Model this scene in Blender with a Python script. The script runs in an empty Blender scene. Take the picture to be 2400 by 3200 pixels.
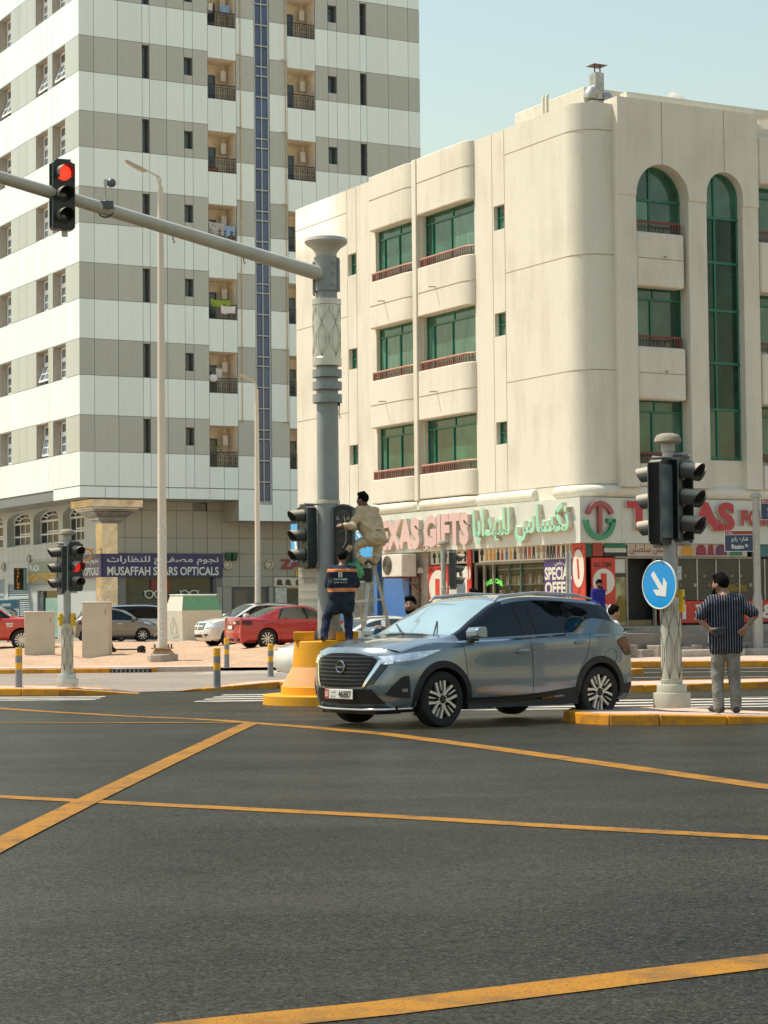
import bpy, bmesh, math, random
import numpy as np
from math import sin, cos, pi, radians, sqrt, atan2
from mathutils import Vector, Matrix
random.seed(7)
scn = bpy.context.scene
C = scn.collection
# ------------------------------------------------------------------ camera
cam_d = bpy.data.cameras.new('camera')
cam_d.sensor_fit = 'VERTICAL'; cam_d.sensor_height = 36.0
cam_d.lens = 36.0 * 6521.875 / 3200.0
cam_d.clip_start = 0.2; cam_d.clip_end = 6000
cam = bpy.data.objects.new('camera', cam_d); C.objects.link(cam)
PITCH, ROLL = 0.0468869715, -0.0097421681
_f = Vector((0, cos(PITCH), sin(PITCH))); _u = Vector((0, -sin(PITCH), cos(PITCH))); _r = Vector((1, 0, 0))
_r2 = _r*cos(ROLL) + _u*sin(ROLL); _u2 = -_r*sin(ROLL) + _u*cos(ROLL)
cam.matrix_world = Matrix(((_r2.x, _u2.x, -_f.x, 0), (_r2.y, _u2.y, -_f.y, 0), (_r2.z, _u2.z, -_f.z, 1.38), (0, 0, 0, 1)))
scn.camera = cam
# ------------------------------------------------------------------ light
SUN_EL = radians(60); SUN_H = Vector((-0.96, 0.28)).normalized()      # horizontal direction towards the sun
world = bpy.data.worlds.new('World'); scn.world = world; world.use_nodes = True
wn = world.node_tree.nodes; wl = world.node_tree.links
bg = wn['Background']; sky = wn.new('ShaderNodeTexSky'); sky.sky_type = 'NISHITA'; sky.sun_disc = False
sky.sun_elevation = SUN_EL; sky.sun_rotation = atan2(SUN_H.x, SUN_H.y)
sky.altitude = 0; sky.air_density = 2.3; sky.dust_density = 1.0; sky.ozone_density = 1.3
wl.new(sky.outputs[0], bg.inputs[0]); bg.inputs[1].default_value = 0.105
sun_d = bpy.data.lights.new('sun', 'SUN'); sun_d.energy = 3.9; sun_d.angle = radians(0.6); sun_d.color = (1.0, 0.91, 0.77)
sun = bpy.data.objects.new('sun', sun_d); C.objects.link(sun)
_to = Vector((SUN_H.x*cos(SUN_EL), SUN_H.y*cos(SUN_EL), sin(SUN_EL)))
sun.rotation_euler = _to.to_track_quat('Z', 'Y').to_euler(); sun.location = (-30, 20, 60)
vs = scn.view_settings; vs.view_transform = 'Standard'; vs.look = 'None'; vs.exposure = 0.48; vs.gamma = 1.0; vs.use_curve_mapping = False
scn.cycles.max_bounces = 6; scn.cycles.use_denoising = True

# ------------------------------------------------------------------ helpers
class MB:
    def __init__(s): s.v = []; s.f = []; s.m = []
    def add(s, vs_, fs, m=0):
        o = len(s.v); s.v += [tuple(p) for p in vs_]
        for f in fs: s.f.append(tuple(i+o for i in f)); s.m.append(m)
        return s
    def box(s, x0, x1, y0, y1, z0, z1, m=0):
        return s.add([(x0,y0,z0),(x1,y0,z0),(x1,y1,z0),(x0,y1,z0),(x0,y0,z1),(x1,y0,z1),(x1,y1,z1),(x0,y1,z1)],
                     [(0,3,2,1),(4,5,6,7),(0,1,5,4),(1,2,6,5),(2,3,7,6),(3,0,4,7)], m)
    def prism(s, poly, a, b, axis='z', m=0, cap=True):
        P = {'z': lambda p, t: (p[0], p[1], t), 'y': lambda p, t: (p[0], t, p[1]), 'x': lambda p, t: (t, p[0], p[1])}[axis]
        n = len(poly); vs_ = [P(p, a) for p in poly] + [P(p, b) for p in poly]
        fs = [(i, (i+1) % n, n+(i+1) % n, n+i) for i in range(n)]
        if cap: fs += [tuple(range(n-1, -1, -1)), tuple(range(n, 2*n))]
        return s.add(vs_, fs, m)
    def cyl(s, p0, p1, r0, r1=None, n=16, m=0, cap=True):
        r1 = r0 if r1 is None else r1
        p0 = Vector(p0); p1 = Vector(p1); d = (p1-p0).normalized()
        a = d.orthogonal().normalized(); b = d.cross(a)
        vs_ = [p0 + (a*cos(2*pi*i/n) + b*sin(2*pi*i/n))*r0 for i in range(n)] + [p1 + (a*cos(2*pi*i/n) + b*sin(2*pi*i/n))*r1 for i in range(n)]
        fs = [(i, (i+1) % n, n+(i+1) % n, n+i) for i in range(n)]
        if cap: fs += [tuple(range(n-1, -1, -1)), tuple(range(n, 2*n))]
        return s.add(vs_, fs, m)
    def tube(s, pts, r, n=8, m=0, closed=False):
        pts = [Vector(p) for p in pts]; k = len(pts); rr = r if isinstance(r, (list, tuple)) else [r]*k
        vs_ = []; ref = None
        for i, p in enumerate(pts):
            d = ((pts[(i+1) % k] if (closed or i < k-1) else p) - (pts[i-1] if (closed or i > 0) else p)).normalized()
            if ref is None: ref = d.orthogonal().normalized()
            a = (ref - d*ref.dot(d)).normalized(); ref = a; b = d.cross(a)
            vs_ += [p + (a*cos(2*pi*j/n) + b*sin(2*pi*j/n))*rr[i] for j in range(n)]
        fs = []
        for i in range(k if closed else k-1):
            q = (i+1) % k
            fs += [(i*n+j, i*n+(j+1) % n, q*n+(j+1) % n, q*n+j) for j in range(n)]
        if not closed: fs += [tuple(range(n-1, -1, -1)), tuple(range((k-1)*n, k*n))]
        return s.add(vs_, fs, m)
    def lathe(s, prof, n=24, c=(0, 0, 0), m=0, axis='z', cap=True):
        k = len(prof); vs_ = []
        for r, z in prof:
            for j in range(n):
                x, y = r*cos(2*pi*j/n), r*sin(2*pi*j/n)
                vs_.append({'z': (c[0]+x, c[1]+y, c[2]+z), 'y': (c[0]+x, c[1]+z, c[2]+y), 'x': (c[0]+z, c[1]+x, c[2]+y)}[axis])
        fs = [(i*n+j, i*n+(j+1) % n, (i+1)*n+(j+1) % n, (i+1)*n+j) for i in range(k-1) for j in range(n)]
        if cap and prof[0][0] > 1e-6: fs.append(tuple(range(n-1, -1, -1)))
        if cap and prof[-1][0] > 1e-6: fs.append(tuple(range((k-1)*n, k*n)))
        return s.add(vs_, fs, m)
    def xf(s, M):
        M = Matrix(M); s.v = [tuple(M @ Vector(p)) for p in s.v]; return s
    def join(s, o, m=None):
        k = len(s.v); s.v += o.v; s.f += [tuple(i+k for i in f) for f in o.f]; s.m += (o.m if m is None else [m]*len(o.f)); return s
    def mesh(s, name, mats=(), smooth=0):
        me = bpy.data.meshes.new(name); me.from_pydata([tuple(p) for p in s.v], [], s.f)
        for mt in (mats if isinstance(mats, (list, tuple)) else [mats]): me.materials.append(mt)
        me.polygons.foreach_set('material_index', s.m)
        me.validate(); me.update()
        bm = bmesh.new(); bm.from_mesh(me)
        if smooth: bmesh.ops.remove_doubles(bm, verts=bm.verts, dist=1e-5)
        bmesh.ops.recalc_face_normals(bm, faces=bm.faces); bm.to_mesh(me); bm.free()
        if smooth:
            me.polygons.foreach_set('use_smooth', [True]*len(me.polygons)); me.set_sharp_from_angle(angle=radians(smooth))
        return me
def link(name, data, parent=None, loc=(0,0,0), rot=(0,0,0), scale=(1,1,1)):
    o = bpy.data.objects.new(name, data); C.objects.link(o)
    o.location = loc; o.rotation_euler = rot; o.scale = scale
    if parent: o.parent = parent
    return o
def obj(name, mb, mats, parent=None, loc=(0,0,0), rot=(0,0,0), smooth=0, bevel=0, seg=2):
    me = mb.mesh(name, mats, smooth)
    o = link(name, me, parent, loc, rot)
    if bevel:
        b = o.modifiers.new('bevel', 'BEVEL'); b.width = bevel; b.segments = seg; b.limit_method = 'ANGLE'; b.angle_limit = radians(40)
        if not smooth:
            me.polygons.foreach_set('use_smooth', [True]*len(me.polygons)); me.set_sharp_from_angle(angle=radians(35))
        b.harden_normals = False
    return o
def tag(o, label, cat, group=None):
    o['label'] = label; o['category'] = cat
    if group: o['group'] = group
    return o
def thing(name, label, cat, loc=(0,0,0), rz=0, group=None):
    return tag(link(name, None, None, loc, (0, 0, rz)), label, cat, group)
def struct(name, mb, mats, parent=None, smooth=0, bevel=0, loc=(0,0,0)):
    o = obj(name, mb, mats, parent, loc, smooth=smooth, bevel=bevel)
    if not parent: o['kind'] = 'structure'
    return o
def copy_tree(o, parent=None, loc=None, rz=None, label=None, group=None):
    c = o.copy(); C.objects.link(c); c.parent = parent
    if loc is not None: c.location = loc
    if rz is not None: c.rotation_euler = (0, 0, rz)
    if label: c['label'] = label
    if group: c['group'] = group
    for ch in list(o.children): copy_tree(ch, c)
    return c
UNIT = MB().box(-.5, .5, -.5, .5, -.5, .5)

# ------------------------------------------------------------------ materials
MATS = {}
def mat(name, col, rough=0.6, metal=0.0, var=0.08, scale=6.0, bump=0.0, bscale=40.0, spec=0.5, emit=None, estr=0.0, dirt=None, dscale=1.0, damt=0.5, trans=0.0, rand=0.0, coat=0.0, stretch=None, ior=None, alpha=None):
    if name in MATS: return MATS[name]
    m = bpy.data.materials.new(name); m.use_nodes = True; MATS[name] = m
    nt = m.node_tree; N = nt.nodes; L = nt.links; b = N['Principled BSDF']
    b.inputs['Roughness'].default_value = rough; b.inputs['Metallic'].default_value = metal
    b.inputs['Specular IOR Level'].default_value = spec
    if ior: b.inputs['IOR'].default_value = ior
    if trans: b.inputs['Transmission Weight'].default_value = trans
    if coat: b.inputs['Coat Weight'].default_value = coat; b.inputs['Coat Roughness'].default_value = 0.03
    if alpha is not None: b.inputs['Alpha'].default_value = alpha
    c4 = (*col, 1.0); b.inputs['Base Color'].default_value = c4
    if emit: b.inputs['Emission Color'].default_value = (*emit, 1); b.inputs['Emission Strength'].default_value = estr
    tc = N.new('ShaderNodeTexCoord'); vec = tc.outputs['Object']
    if stretch:
        mp = N.new('ShaderNodeMapping'); mp.inputs['Scale'].default_value = stretch; L.new(vec, mp.inputs['Vector']); vec2 = mp.outputs[0]
    else: vec2 = vec
    out = None
    if var:
        n = N.new('ShaderNodeTexNoise'); n.inputs['Scale'].default_value = scale; n.inputs['Detail'].default_value = 5; L.new(vec2, n.inputs['Vector'])
        r = N.new('ShaderNodeMapRange'); r.inputs['From Min'].default_value = .3; r.inputs['From Max'].default_value = .7
        r.inputs['To Min'].default_value = 1-var; r.inputs['To Max'].default_value = 1+var; L.new(n.outputs[0], r.inputs[0])
        mx = N.new('ShaderNodeMix'); mx.data_type = 'RGBA'; mx.blend_type = 'MULTIPLY'; mx.inputs[0].default_value = 1
        mx.inputs[6].default_value = c4; L.new(r.outputs[0], mx.inputs[7]); out = mx.outputs[2]
    if rand:
        oi = N.new('ShaderNodeObjectInfo'); r = N.new('ShaderNodeMapRange'); r.inputs['To Min'].default_value = 1-rand; r.inputs['To Max'].default_value = 1+rand
        L.new(oi.outputs['Random'], r.inputs[0]); mx = N.new('ShaderNodeMix'); mx.data_type = 'RGBA'; mx.blend_type = 'MULTIPLY'; mx.inputs[0].default_value = 1
        if out: L.new(out, mx.inputs[6])
        else: mx.inputs[6].default_value = c4
        L.new(r.outputs[0], mx.inputs[7]); out = mx.outputs[2]
    if dirt:
        n = N.new('ShaderNodeTexNoise'); n.inputs['Scale'].default_value = dscale; n.inputs['Detail'].default_value = 8; n.inputs['Roughness'].default_value = .62; L.new(vec2, n.inputs['Vector'])
        r = N.new('ShaderNodeMapRange'); r.inputs['From Min'].default_value = .5; r.inputs['From Max'].default_value = .72; r.inputs['To Max'].default_value = damt; L.new(n.outputs[0], r.inputs[0])
        mx = N.new('ShaderNodeMix'); mx.data_type = 'RGBA'; L.new(r.outputs[0], mx.inputs[0])
        if out: L.new(out, mx.inputs[6])
        else: mx.inputs[6].default_value = c4
        mx.inputs[7].default_value = (*dirt, 1); out = mx.outputs[2]
    if out: L.new(out, b.inputs['Base Color'])
    if bump:
        n = N.new('ShaderNodeTexNoise'); n.inputs['Scale'].default_value = bscale; n.inputs['Detail'].default_value = 4; L.new(vec, n.inputs['Vector'])
        bp = N.new('ShaderNodeBump'); bp.inputs['Strength'].default_value = bump; bp.inputs['Distance'].default_value = .02
        L.new(n.outputs[0], bp.inputs['Height']); L.new(bp.outputs[0], b.inputs['Normal'])
    return m
# ------------------------------------------------------------------ writing
_AR = {'ا': ('\ufe8d','\ufe8e',None,None),'أ': ('\ufe83','\ufe84',None,None),'ب': ('\ufe8f','\ufe90','\ufe91','\ufe92'),'ت': ('\ufe95','\ufe96','\ufe97','\ufe98'),
 'ج': ('\ufe9d','\ufe9e','\ufe9f','\ufea0'),'خ': ('\ufea5','\ufea6','\ufea7','\ufea8'),'د': ('\ufea9','\ufeaa',None,None),'ر': ('\ufead','\ufeae',None,None),
 'ز': ('\ufeaf','\ufeb0',None,None),'س': ('\ufeb1','\ufeb2','\ufeb3','\ufeb4'),'ش': ('\ufeb5','\ufeb6','\ufeb7','\ufeb8'),'ص': ('\ufeb9','\ufeba','\ufebb','\ufebc'),
 'ض': ('\ufebd','\ufebe','\ufebf','\ufec0'),'ظ': ('\ufec5','\ufec6','\ufec7','\ufec8'),'ع': ('\ufec9','\ufeca','\ufecb','\ufecc'),'ف': ('\ufed1','\ufed2','\ufed3','\ufed4'),
 'ك': ('\ufed9','\ufeda','\ufedb','\ufedc'),'ل': ('\ufedd','\ufede','\ufedf','\ufee0'),'م': ('\ufee1','\ufee2','\ufee3','\ufee4'),'ن': ('\ufee5','\ufee6','\ufee7','\ufee8'),
 'ه': ('\ufee9','\ufeea','\ufeeb','\ufeec'),'و': ('\ufeed','\ufeee',None,None),'ي': ('\ufef1','\ufef2','\ufef3','\ufef4'),'ى': ('\ufeef','\ufef0',None,None),'ة': ('\ufe93','\ufe94',None,None)}
def arabic(s):
    out = []
    for w in s.split(' '):
        g = []
        for i, ch in enumerate(w):
            if ch not in _AR: g.append(ch); continue
            prev = i > 0 and w[i-1] in _AR and _AR[w[i-1]][2]
            nxt = i < len(w)-1 and w[i+1] in _AR
            F = _AR[ch]
            if F[2] is None: g.append(F[1] if prev else F[0])
            else: g.append(F[3] if prev and nxt else F[2] if nxt else F[1] if prev else F[0])
        out.append(''.join(reversed(g)))
    return ' '.join(reversed(out))
def text_mb(s, width=None, height=None, bold=0.0, depth=0.0, shear=0.0):
    """letters in the xz plane, origin at lower left, facing -y"""
    cu = bpy.data.curves.new('t', 'FONT'); cu.body = s; cu.resolution_u = 3; cu.offset = bold; cu.extrude = 0; cu.shear = shear; cu.space_line = .8
    o = bpy.data.objects.new('t', cu); C.objects.link(o)
    dg = bpy.context.evaluated_depsgraph_get(); me = bpy.data.meshes.new_from_object(o.evaluated_get(dg))
    bpy.data.objects.remove(o); bpy.data.curves.remove(cu)
    vs_ = [tuple(v.co) for v in me.vertices]; fs = [tuple(p.vertices) for p in me.polygons]
    bpy.data.meshes.remove(me)
    x0 = min(v[0] for v in vs_); x1 = max(v[0] for v in vs_); y0 = min(v[1] for v in vs_); y1 = max(v[1] for v in vs_)
    sx = (width/(x1-x0)) if width else None; sz = (height/(y1-y0)) if height else None
    if sx is None: sx = sz
    if sz is None: sz = sx
    V = [((v[0]-x0)*sx, 0.0, (v[1]-y0)*sz) for v in vs_]
    mb = MB()
    if depth:
        from collections import Counter
        key = lambda p: (round(p[0], 5), round(p[2], 5))
        idx = {}; un = []; rm = []
        for p in V:
            k = key(p)
            if k not in idx: idx[k] = len(un); un.append(p)
            rm.append(idx[k])
        F = [tuple(dict.fromkeys(rm[i] for i in f)) for f in fs]; F = [f for f in F if len(f) > 2]
        cnt = Counter()
        for f in F:
            for i in range(len(f)): cnt[frozenset((f[i], f[(i+1) % len(f)]))] += 1
        n = len(un)
        mb.add([(p[0], -depth, p[2]) for p in un] + [(p[0], 0, p[2]) for p in un], F, 0)
        side = []
        for f in F:
            for i in range(len(f)):
                a, b = f[i], f[(i+1) % len(f)]
                if cnt[frozenset((a, b))] == 1: side.append((a, b, b+n, a+n))
        for f in side: mb.f.append(f); mb.m.append(1)
    else: mb.add(V, fs)
    return mb
# ================================================================== ground, roads, islands
def nodes_of(m): return m.node_tree.nodes, m.node_tree.links, m.node_tree.nodes['Principled BSDF']
def ground_mat(name, col, col2, sp_scale, sp_amt, big_scale, big_amt, rough, bump, spec=.5, sand=None, stretch=(1, 1, 1), rz=0.0, dust=0):
    m = bpy.data.materials.new(name); m.use_nodes = True; N, L, b = nodes_of(m)
    b.inputs['Roughness'].default_value = rough; b.inputs['Specular IOR Level'].default_value = spec
    tc = N.new('ShaderNodeTexCoord')
    mp = N.new('ShaderNodeMapping'); mp.inputs['Scale'].default_value = stretch; mp.inputs['Rotation'].default_value = (0, 0, rz); L.new(tc.outputs['Object'], mp.inputs[0])
    big = N.new('ShaderNodeTexNoise'); big.inputs['Scale'].default_value = big_scale; big.inputs['Detail'].default_value = 6; L.new(mp.outputs[0], big.inputs[0])
    r1 = N.new('ShaderNodeMapRange'); r1.inputs[1].default_value = .35; r1.inputs[2].default_value = .65; L.new(big.outputs[0], r1.inputs[0])
    mx = N.new('ShaderNodeMix'); mx.data_type = 'RGBA'; mx.inputs[6].default_value = (*col, 1); mx.inputs[7].default_value = (*col2, 1); L.new(r1.outputs[0], mx.inputs[0])
    sp = N.new('ShaderNodeTexVoronoi'); sp.inputs['Scale'].default_value = sp_scale; L.new(tc.outputs['Object'], sp.inputs[0])
    sh = N.new('ShaderNodeSeparateColor'); L.new(sp.outputs['Color'], sh.inputs[0])
    r2 = N.new('ShaderNodeMapRange'); r2.inputs[3].default_value = 1-sp_amt; r2.inputs[4].default_value = 1+sp_amt; L.new(sh.outputs[0], r2.inputs[0])
    mu = N.new('ShaderNodeMix'); mu.data_type = 'RGBA'; mu.blend_type = 'MULTIPLY'; mu.inputs[0].default_value = 1; L.new(mx.outputs[2], mu.inputs[6]); L.new(r2.outputs[0], mu.inputs[7])
    md = N.new('ShaderNodeTexNoise'); md.inputs['Scale'].default_value = sp_scale*.22; md.inputs['Detail'].default_value = 6; md.inputs['Roughness'].default_value = .7; L.new(tc.outputs['Object'], md.inputs[0])
    rm_ = N.new('ShaderNodeMapRange'); rm_.inputs[1].default_value = .3; rm_.inputs[2].default_value = .7; rm_.inputs[3].default_value = 1-sp_amt*.45; rm_.inputs[4].default_value = 1+sp_amt*.45; L.new(md.outputs[0], rm_.inputs[0])
    mm_ = N.new('ShaderNodeMix'); mm_.data_type = 'RGBA'; mm_.blend_type = 'MULTIPLY'; mm_.inputs[0].default_value = 1; L.new(mu.outputs[2], mm_.inputs[6]); L.new(rm_.outputs[0], mm_.inputs[7])
    fin = mm_.outputs[2]
    # bright stone flecks
    pw = N.new('ShaderNodeMapRange'); pw.inputs[1].default_value = .955; pw.inputs[2].default_value = 1.0; pw.inputs[4].default_value = big_amt; L.new(sh.outputs[1], pw.inputs[0])
    fl = N.new('ShaderNodeMix'); fl.data_type = 'RGBA'; fl.inputs[7].default_value = (col[0]*4+.05, col[1]*4+.05, col[2]*4+.05, 1); L.new(pw.outputs[0], fl.inputs[0]); L.new(fin, fl.inputs[6]); fin = fl.outputs[2]
    if name == 'asphalt':      # oil drips and tyre-polished tracks
        on = N.new('ShaderNodeTexNoise'); on.inputs['Scale'].default_value = 1.1; on.inputs['Detail'].default_value = 9; on.inputs['Roughness'].default_value = .7; L.new(tc.outputs['Object'], on.inputs[0])
        ro = N.new('ShaderNodeMapRange'); ro.inputs[1].default_value = .54; ro.inputs[2].default_value = .70; ro.inputs[4].default_value = .55; L.new(on.outputs[0], ro.inputs[0])
        mo = N.new('ShaderNodeMix'); mo.data_type = 'RGBA'; mo.inputs[7].default_value = (.009, .009, .008, 1); L.new(ro.outputs[0], mo.inputs[0]); L.new(fin, mo.inputs[6]); fin = mo.outputs[2]
    if sand:
        sn = N.new('ShaderNodeTexNoise'); sn.inputs['Scale'].default_value = .35; sn.inputs['Detail'].default_value = 7; sn.inputs['Roughness'].default_value = .65; L.new(mp.outputs[0], sn.inputs[0])
        r3 = N.new('ShaderNodeMapRange'); r3.inputs[1].default_value = .5; r3.inputs[2].default_value = .75; r3.inputs[4].default_value = dust; L.new(sn.outputs[0], r3.inputs[0])
        m3 = N.new('ShaderNodeMix'); m3.data_type = 'RGBA'; m3.inputs[7].default_value = (*sand, 1); L.new(r3.outputs[0], m3.inputs[0]); L.new(fin, m3.inputs[6]); fin = m3.outputs[2]
    if name == 'asphalt':      # dust caught unevenly between the stones
        g1 = N.new('ShaderNodeTexNoise'); g1.inputs['Scale'].default_value = 34; g1.inputs['Detail'].default_value = 3; L.new(tc.outputs['Object'], g1.inputs[0])
        g2 = N.new('ShaderNodeTexNoise'); g2.inputs['Scale'].default_value = .8; g2.inputs['Detail'].default_value = 9; g2.inputs['Roughness'].default_value = .72; L.new(mp.outputs[0], g2.inputs[0])
        q1 = N.new('ShaderNodeMapRange'); q1.inputs[1].default_value = .32; q1.inputs[2].default_value = .68; q1.inputs[3].default_value = .15; q1.inputs[4].default_value = 1.9; L.new(g1.outputs[0], q1.inputs[0])
        q2 = N.new('ShaderNodeMapRange'); q2.inputs[1].default_value = .35; q2.inputs[2].default_value = .65; q2.inputs[3].default_value = .03; q2.inputs[4].default_value = .17; L.new(g2.outputs[0], q2.inputs[0])
        qm = N.new('ShaderNodeMath'); qm.operation = 'MULTIPLY'; qm.use_clamp = True; L.new(q1.outputs[0], qm.inputs[0]); L.new(q2.outputs[0], qm.inputs[1]); L.new(qm.outputs[0], b.inputs['Sheen Weight'])
    L.new(fin, b.inputs['Base Color'])
    n2 = N.new('ShaderNodeTexNoise'); n2.inputs['Scale'].default_value = sp_scale*.8; n2.inputs['Detail'].default_value = 3; L.new(tc.outputs['Object'], n2.inputs[0])
    bp = N.new('ShaderNodeBump'); bp.inputs['Strength'].default_value = bump; bp.inputs['Distance'].default_value = .012; L.new(n2.outputs[0], bp.inputs['Height']); L.new(bp.outputs[0], b.inputs['Normal'])
    return m
M_ASPH = ground_mat('asphalt', (.0185, .0182, .0145), (.032, .0308, .0238), 80, .85, .5, .6, .4, .3, .04, sand=(.075, .064, .046), stretch=(.45, 1.0, 1), rz=-.5, dust=.32)
_b = M_ASPH.node_tree.nodes['Principled BSDF']; _b.inputs['Sheen Weight'].default_value = .4; _b.inputs['Sheen Roughness'].default_value = .16; _b.inputs['Sheen Tint'].default_value = (.90, .90, .78, 1)   # fine road dust
M_SLIP = ground_mat('dusty_asphalt', (.24, .20, .16), (.29, .24, .19), 60, .25, .4, .2, .8, .4, .3)
M_SAND = ground_mat('sand', (.44, .295, .195), (.50, .345, .235), 30, .18, 1.4, .2, .95, .8, .1, sand=(.42, .27, .17), dust=.55)
M_PINK = ground_mat('paver_pink', (.50, .36, .29), (.58, .44, .36), 14, .13, .9, .15, .85, .4, .2, sand=(.55, .42, .30), dust=.5)
M_DUST = ground_mat('desert_dust', (.50, .38, .26), (.56, .44, .31), 6, .1, .2, .1, .95, .2, .1)
def paint_mat(name, col, wear, wearcol):
    m = bpy.data.materials.new(name); m.use_nodes = True; N, L, b = nodes_of(m); b.inputs['Roughness'].default_value = .6; b.inputs['Specular IOR Level'].default_value = .12
    tc = N.new('ShaderNodeTexCoord'); n = N.new('ShaderNodeTexNoise'); n.inputs['Scale'].default_value = 3.2; n.inputs['Detail'].default_value = 9; n.inputs['Roughness'].default_value = .68
    L.new(tc.outputs['Object'], n.inputs[0]); r = N.new('ShaderNodeMapRange'); r.inputs[1].default_value = .44; r.inputs[2].default_value = .72; r.inputs[4].default_value = wear; L.new(n.outputs[0], r.inputs[0])
    n2 = N.new('ShaderNodeTexNoise'); n2.inputs['Scale'].default_value = 70; n2.inputs['Detail'].default_value = 3; L.new(tc.outputs['Object'], n2.inputs[0])
    r2 = N.new('ShaderNodeMapRange'); r2.inputs[1].default_value = .56; r2.inputs[2].default_value = .68; r2.inputs[4].default_value = wear*.8; L.new(n2.outputs[0], r2.inputs[0])
    ad = N.new('ShaderNodeMath'); ad.operation = 'MAXIMUM'; L.new(r.outputs[0], ad.inputs[0]); L.new(r2.outputs[0], ad.inputs[1])
    mx = N.new('ShaderNodeMix'); mx.data_type = 'RGBA'; mx.inputs[6].default_value = (*col, 1); mx.inputs[7].default_value = (*wearcol, 1); L.new(ad.outputs[0], mx.inputs[0]); L.new(mx.outputs[2], b.inputs['Base Color'])
    bp = N.new('ShaderNodeBump'); bp.inputs['Strength'].default_value = .5; bp.inputs['Distance'].default_value = .01; L.new(n2.outputs[0], bp.inputs['Height']); L.new(bp.outputs[0], b.inputs['Normal'])
    return m
M_YLINE = paint_mat('yellow_line_paint', (.37, .165, .016), .85, (.06, .05, .035))
M_WLINE = paint_mat('white_line_paint', (.60, .55, .47), .75, (.15, .135, .11))
M_YKERB = paint_mat('yellow_kerb_paint', (.72, .30, .02), .8, (.13, .10, .07))
M_GKERB = mat('grey_kerb_concrete', (.30, .28, .25), .85, var=.25, scale=9, bump=.4, dirt=(.08, .07, .06), dscale=3)
M_CONC = mat('concrete', (.40, .34, .28), .9, var=.15, scale=5, bump=.5, dirt=(.16, .13, .10), dscale=1.3)

def zr(Y):
    t = min(1, max(0, (Y-25)/9)); return -.21*t*t*(3-2*t)
def sheet(xs, ys, zf, m=0):
    mb = MB(); nx = len(xs)
    mb.add([(x, y, zf(x, y)) for y in ys for x in xs], [(j*nx+i, j*nx+i+1, (j+1)*nx+i+1, (j+1)*nx+i) for j in range(len(ys)-1) for i in range(nx-1)], m)
    return mb
fr = lambda a, b, n: [a+(b-a)*i/n for i in range(n+1)]
struct('desert_ground', MB().add([(-2500, -400, -.9), (2500, -400, -.9), (2500, 3500, -.9), (-2500, 3500, -.9)], [(0, 1, 2, 3)]), M_DUST)
ROAD = struct('road', sheet(fr(-70, 70, 6), [-25, 0, 10, 20] + fr(25, 34, 18)[0:] + [40, 48, 57.5], lambda x, y: zr(y)), M_ASPH, smooth=60)
# dusty slip lane behind the left island
def zs(y): return zr(y)+.004
struct('slip_lane', MB().add([(-40, 42.2, zs(42)), (-5.2, 41.6, zs(41.6)), (-3.9, 42.4, zs(42)), (-2.9, 43.6, zs(43)), (.5, 45.2, zs(45)), (1.2, 52, zs(52)), (-1, 57.4, zs(57)), (-40, 57.4, zs(57))], [tuple(range(8))]), M_SLIP)
# sand lot rising towards the parked cars
def zsand(x, y):
    t = min(1, max(0, (y-56)/13)); base = -.12 + .26*t*t*(3-2*t)
    if y > 80: base -= min(1, (y-80)/8)*.06
    e = min(1, max(0, (y-56)/2.5))
    return base + e*.035*(sin(x*1.7+y*.9)+sin(x*.63-y*1.3)+.7*sin(x*3.1+1.1*y)+.5*sin(2.3*y-4.1*x))
SANDLOT = struct('sand_lot', sheet(fr(-34, 3.2, 124), fr(56.0, 90, 100), zsand), M_SAND, smooth=60)
struct('parking_road', MB().add([(-60, 88, .02), (30, 88, .02), (30, 140, .02), (-60, 140, .02)], [(0, 1, 2, 3)]), M_SLIP)
# raised pavement strips between kerb and sand / in front of the shops
struct('pavement_left', MB().box(-34, -4.6, 55.55, 57.2, -.6, -.075), M_PINK)
struct('pavement_right', MB().box(3.2, 34, 56.2, 90, -.6, -.06), M_PINK)

def line(pts, w, name, m, dz=.004, zf=zr):
    """painted strip following a polyline on the road"""
    P = [Vector((p[0], p[1])) for p in pts]; Q = []
    for a, b in zip(P[:-1], P[1:]):
        n = max(1, int((b-a).length/1.0)); Q += [a+(b-a)*i/n for i in range(n)]
    Q.append(P[-1]); L = []; Rr = []
    for i, q in enumerate(Q):
        d = (Q[min(i+1, len(Q)-1)]-Q[max(i-1, 0)]).normalized(); nn = Vector((-d.y, d.x))*w/2
        L.append((q.x+nn.x, q.y+nn.y, zf(q.y+nn.y)+dz)); Rr.append((q.x-nn.x, q.y-nn.y, zf(q.y-nn.y)+dz))
    k = len(Q)
    return struct(name, MB().add(L+Rr, [(i, i+1, k+i+1, k+i) for i in range(k-1)]), m)
line([(-9.2, 40.1), (-6.48, 35.15), (-4.57, 32.6), (-2.6, 28.12), (-1.66, 26.0), (-.02, 23.32), (.94, 21.05), (1.72, 19.06), (2.37, 17.42), (2.91, 16.01), (4.4, 12.9)], .25, 'yellow_road_line', M_YLINE)
line([(-9, 28.2), (-4.98, 27.01), (-3.67, 26.6), (-2.43, 26.28), (-1.67, 26.07)], .2, 'yellow_road_line', M_YLINE, .006)
line([(-1.66, 26.0), (-1.85, 22.3), (-2.03, 18.77), (-2.2, 15.23), (-2.31, 12.55), (-2.4, 9.5)], .2, 'yellow_road_line', M_YLINE, .008)
line([(-8, 19.1), (-2.91, 15.8), (-.02, 14.05), (1.19, 13.2), (2.27, 12.5), (5.2, 10.7)], .2, 'yellow_road_line', M_YLINE)
line([(-3.4, 5.5), (-.56, 7.04), (-.02, 7.3), (.69, 7.72), (1.48, 8.19), (4.5, 9.9)], .25, 'yellow_road_line', M_YLINE)
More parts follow.
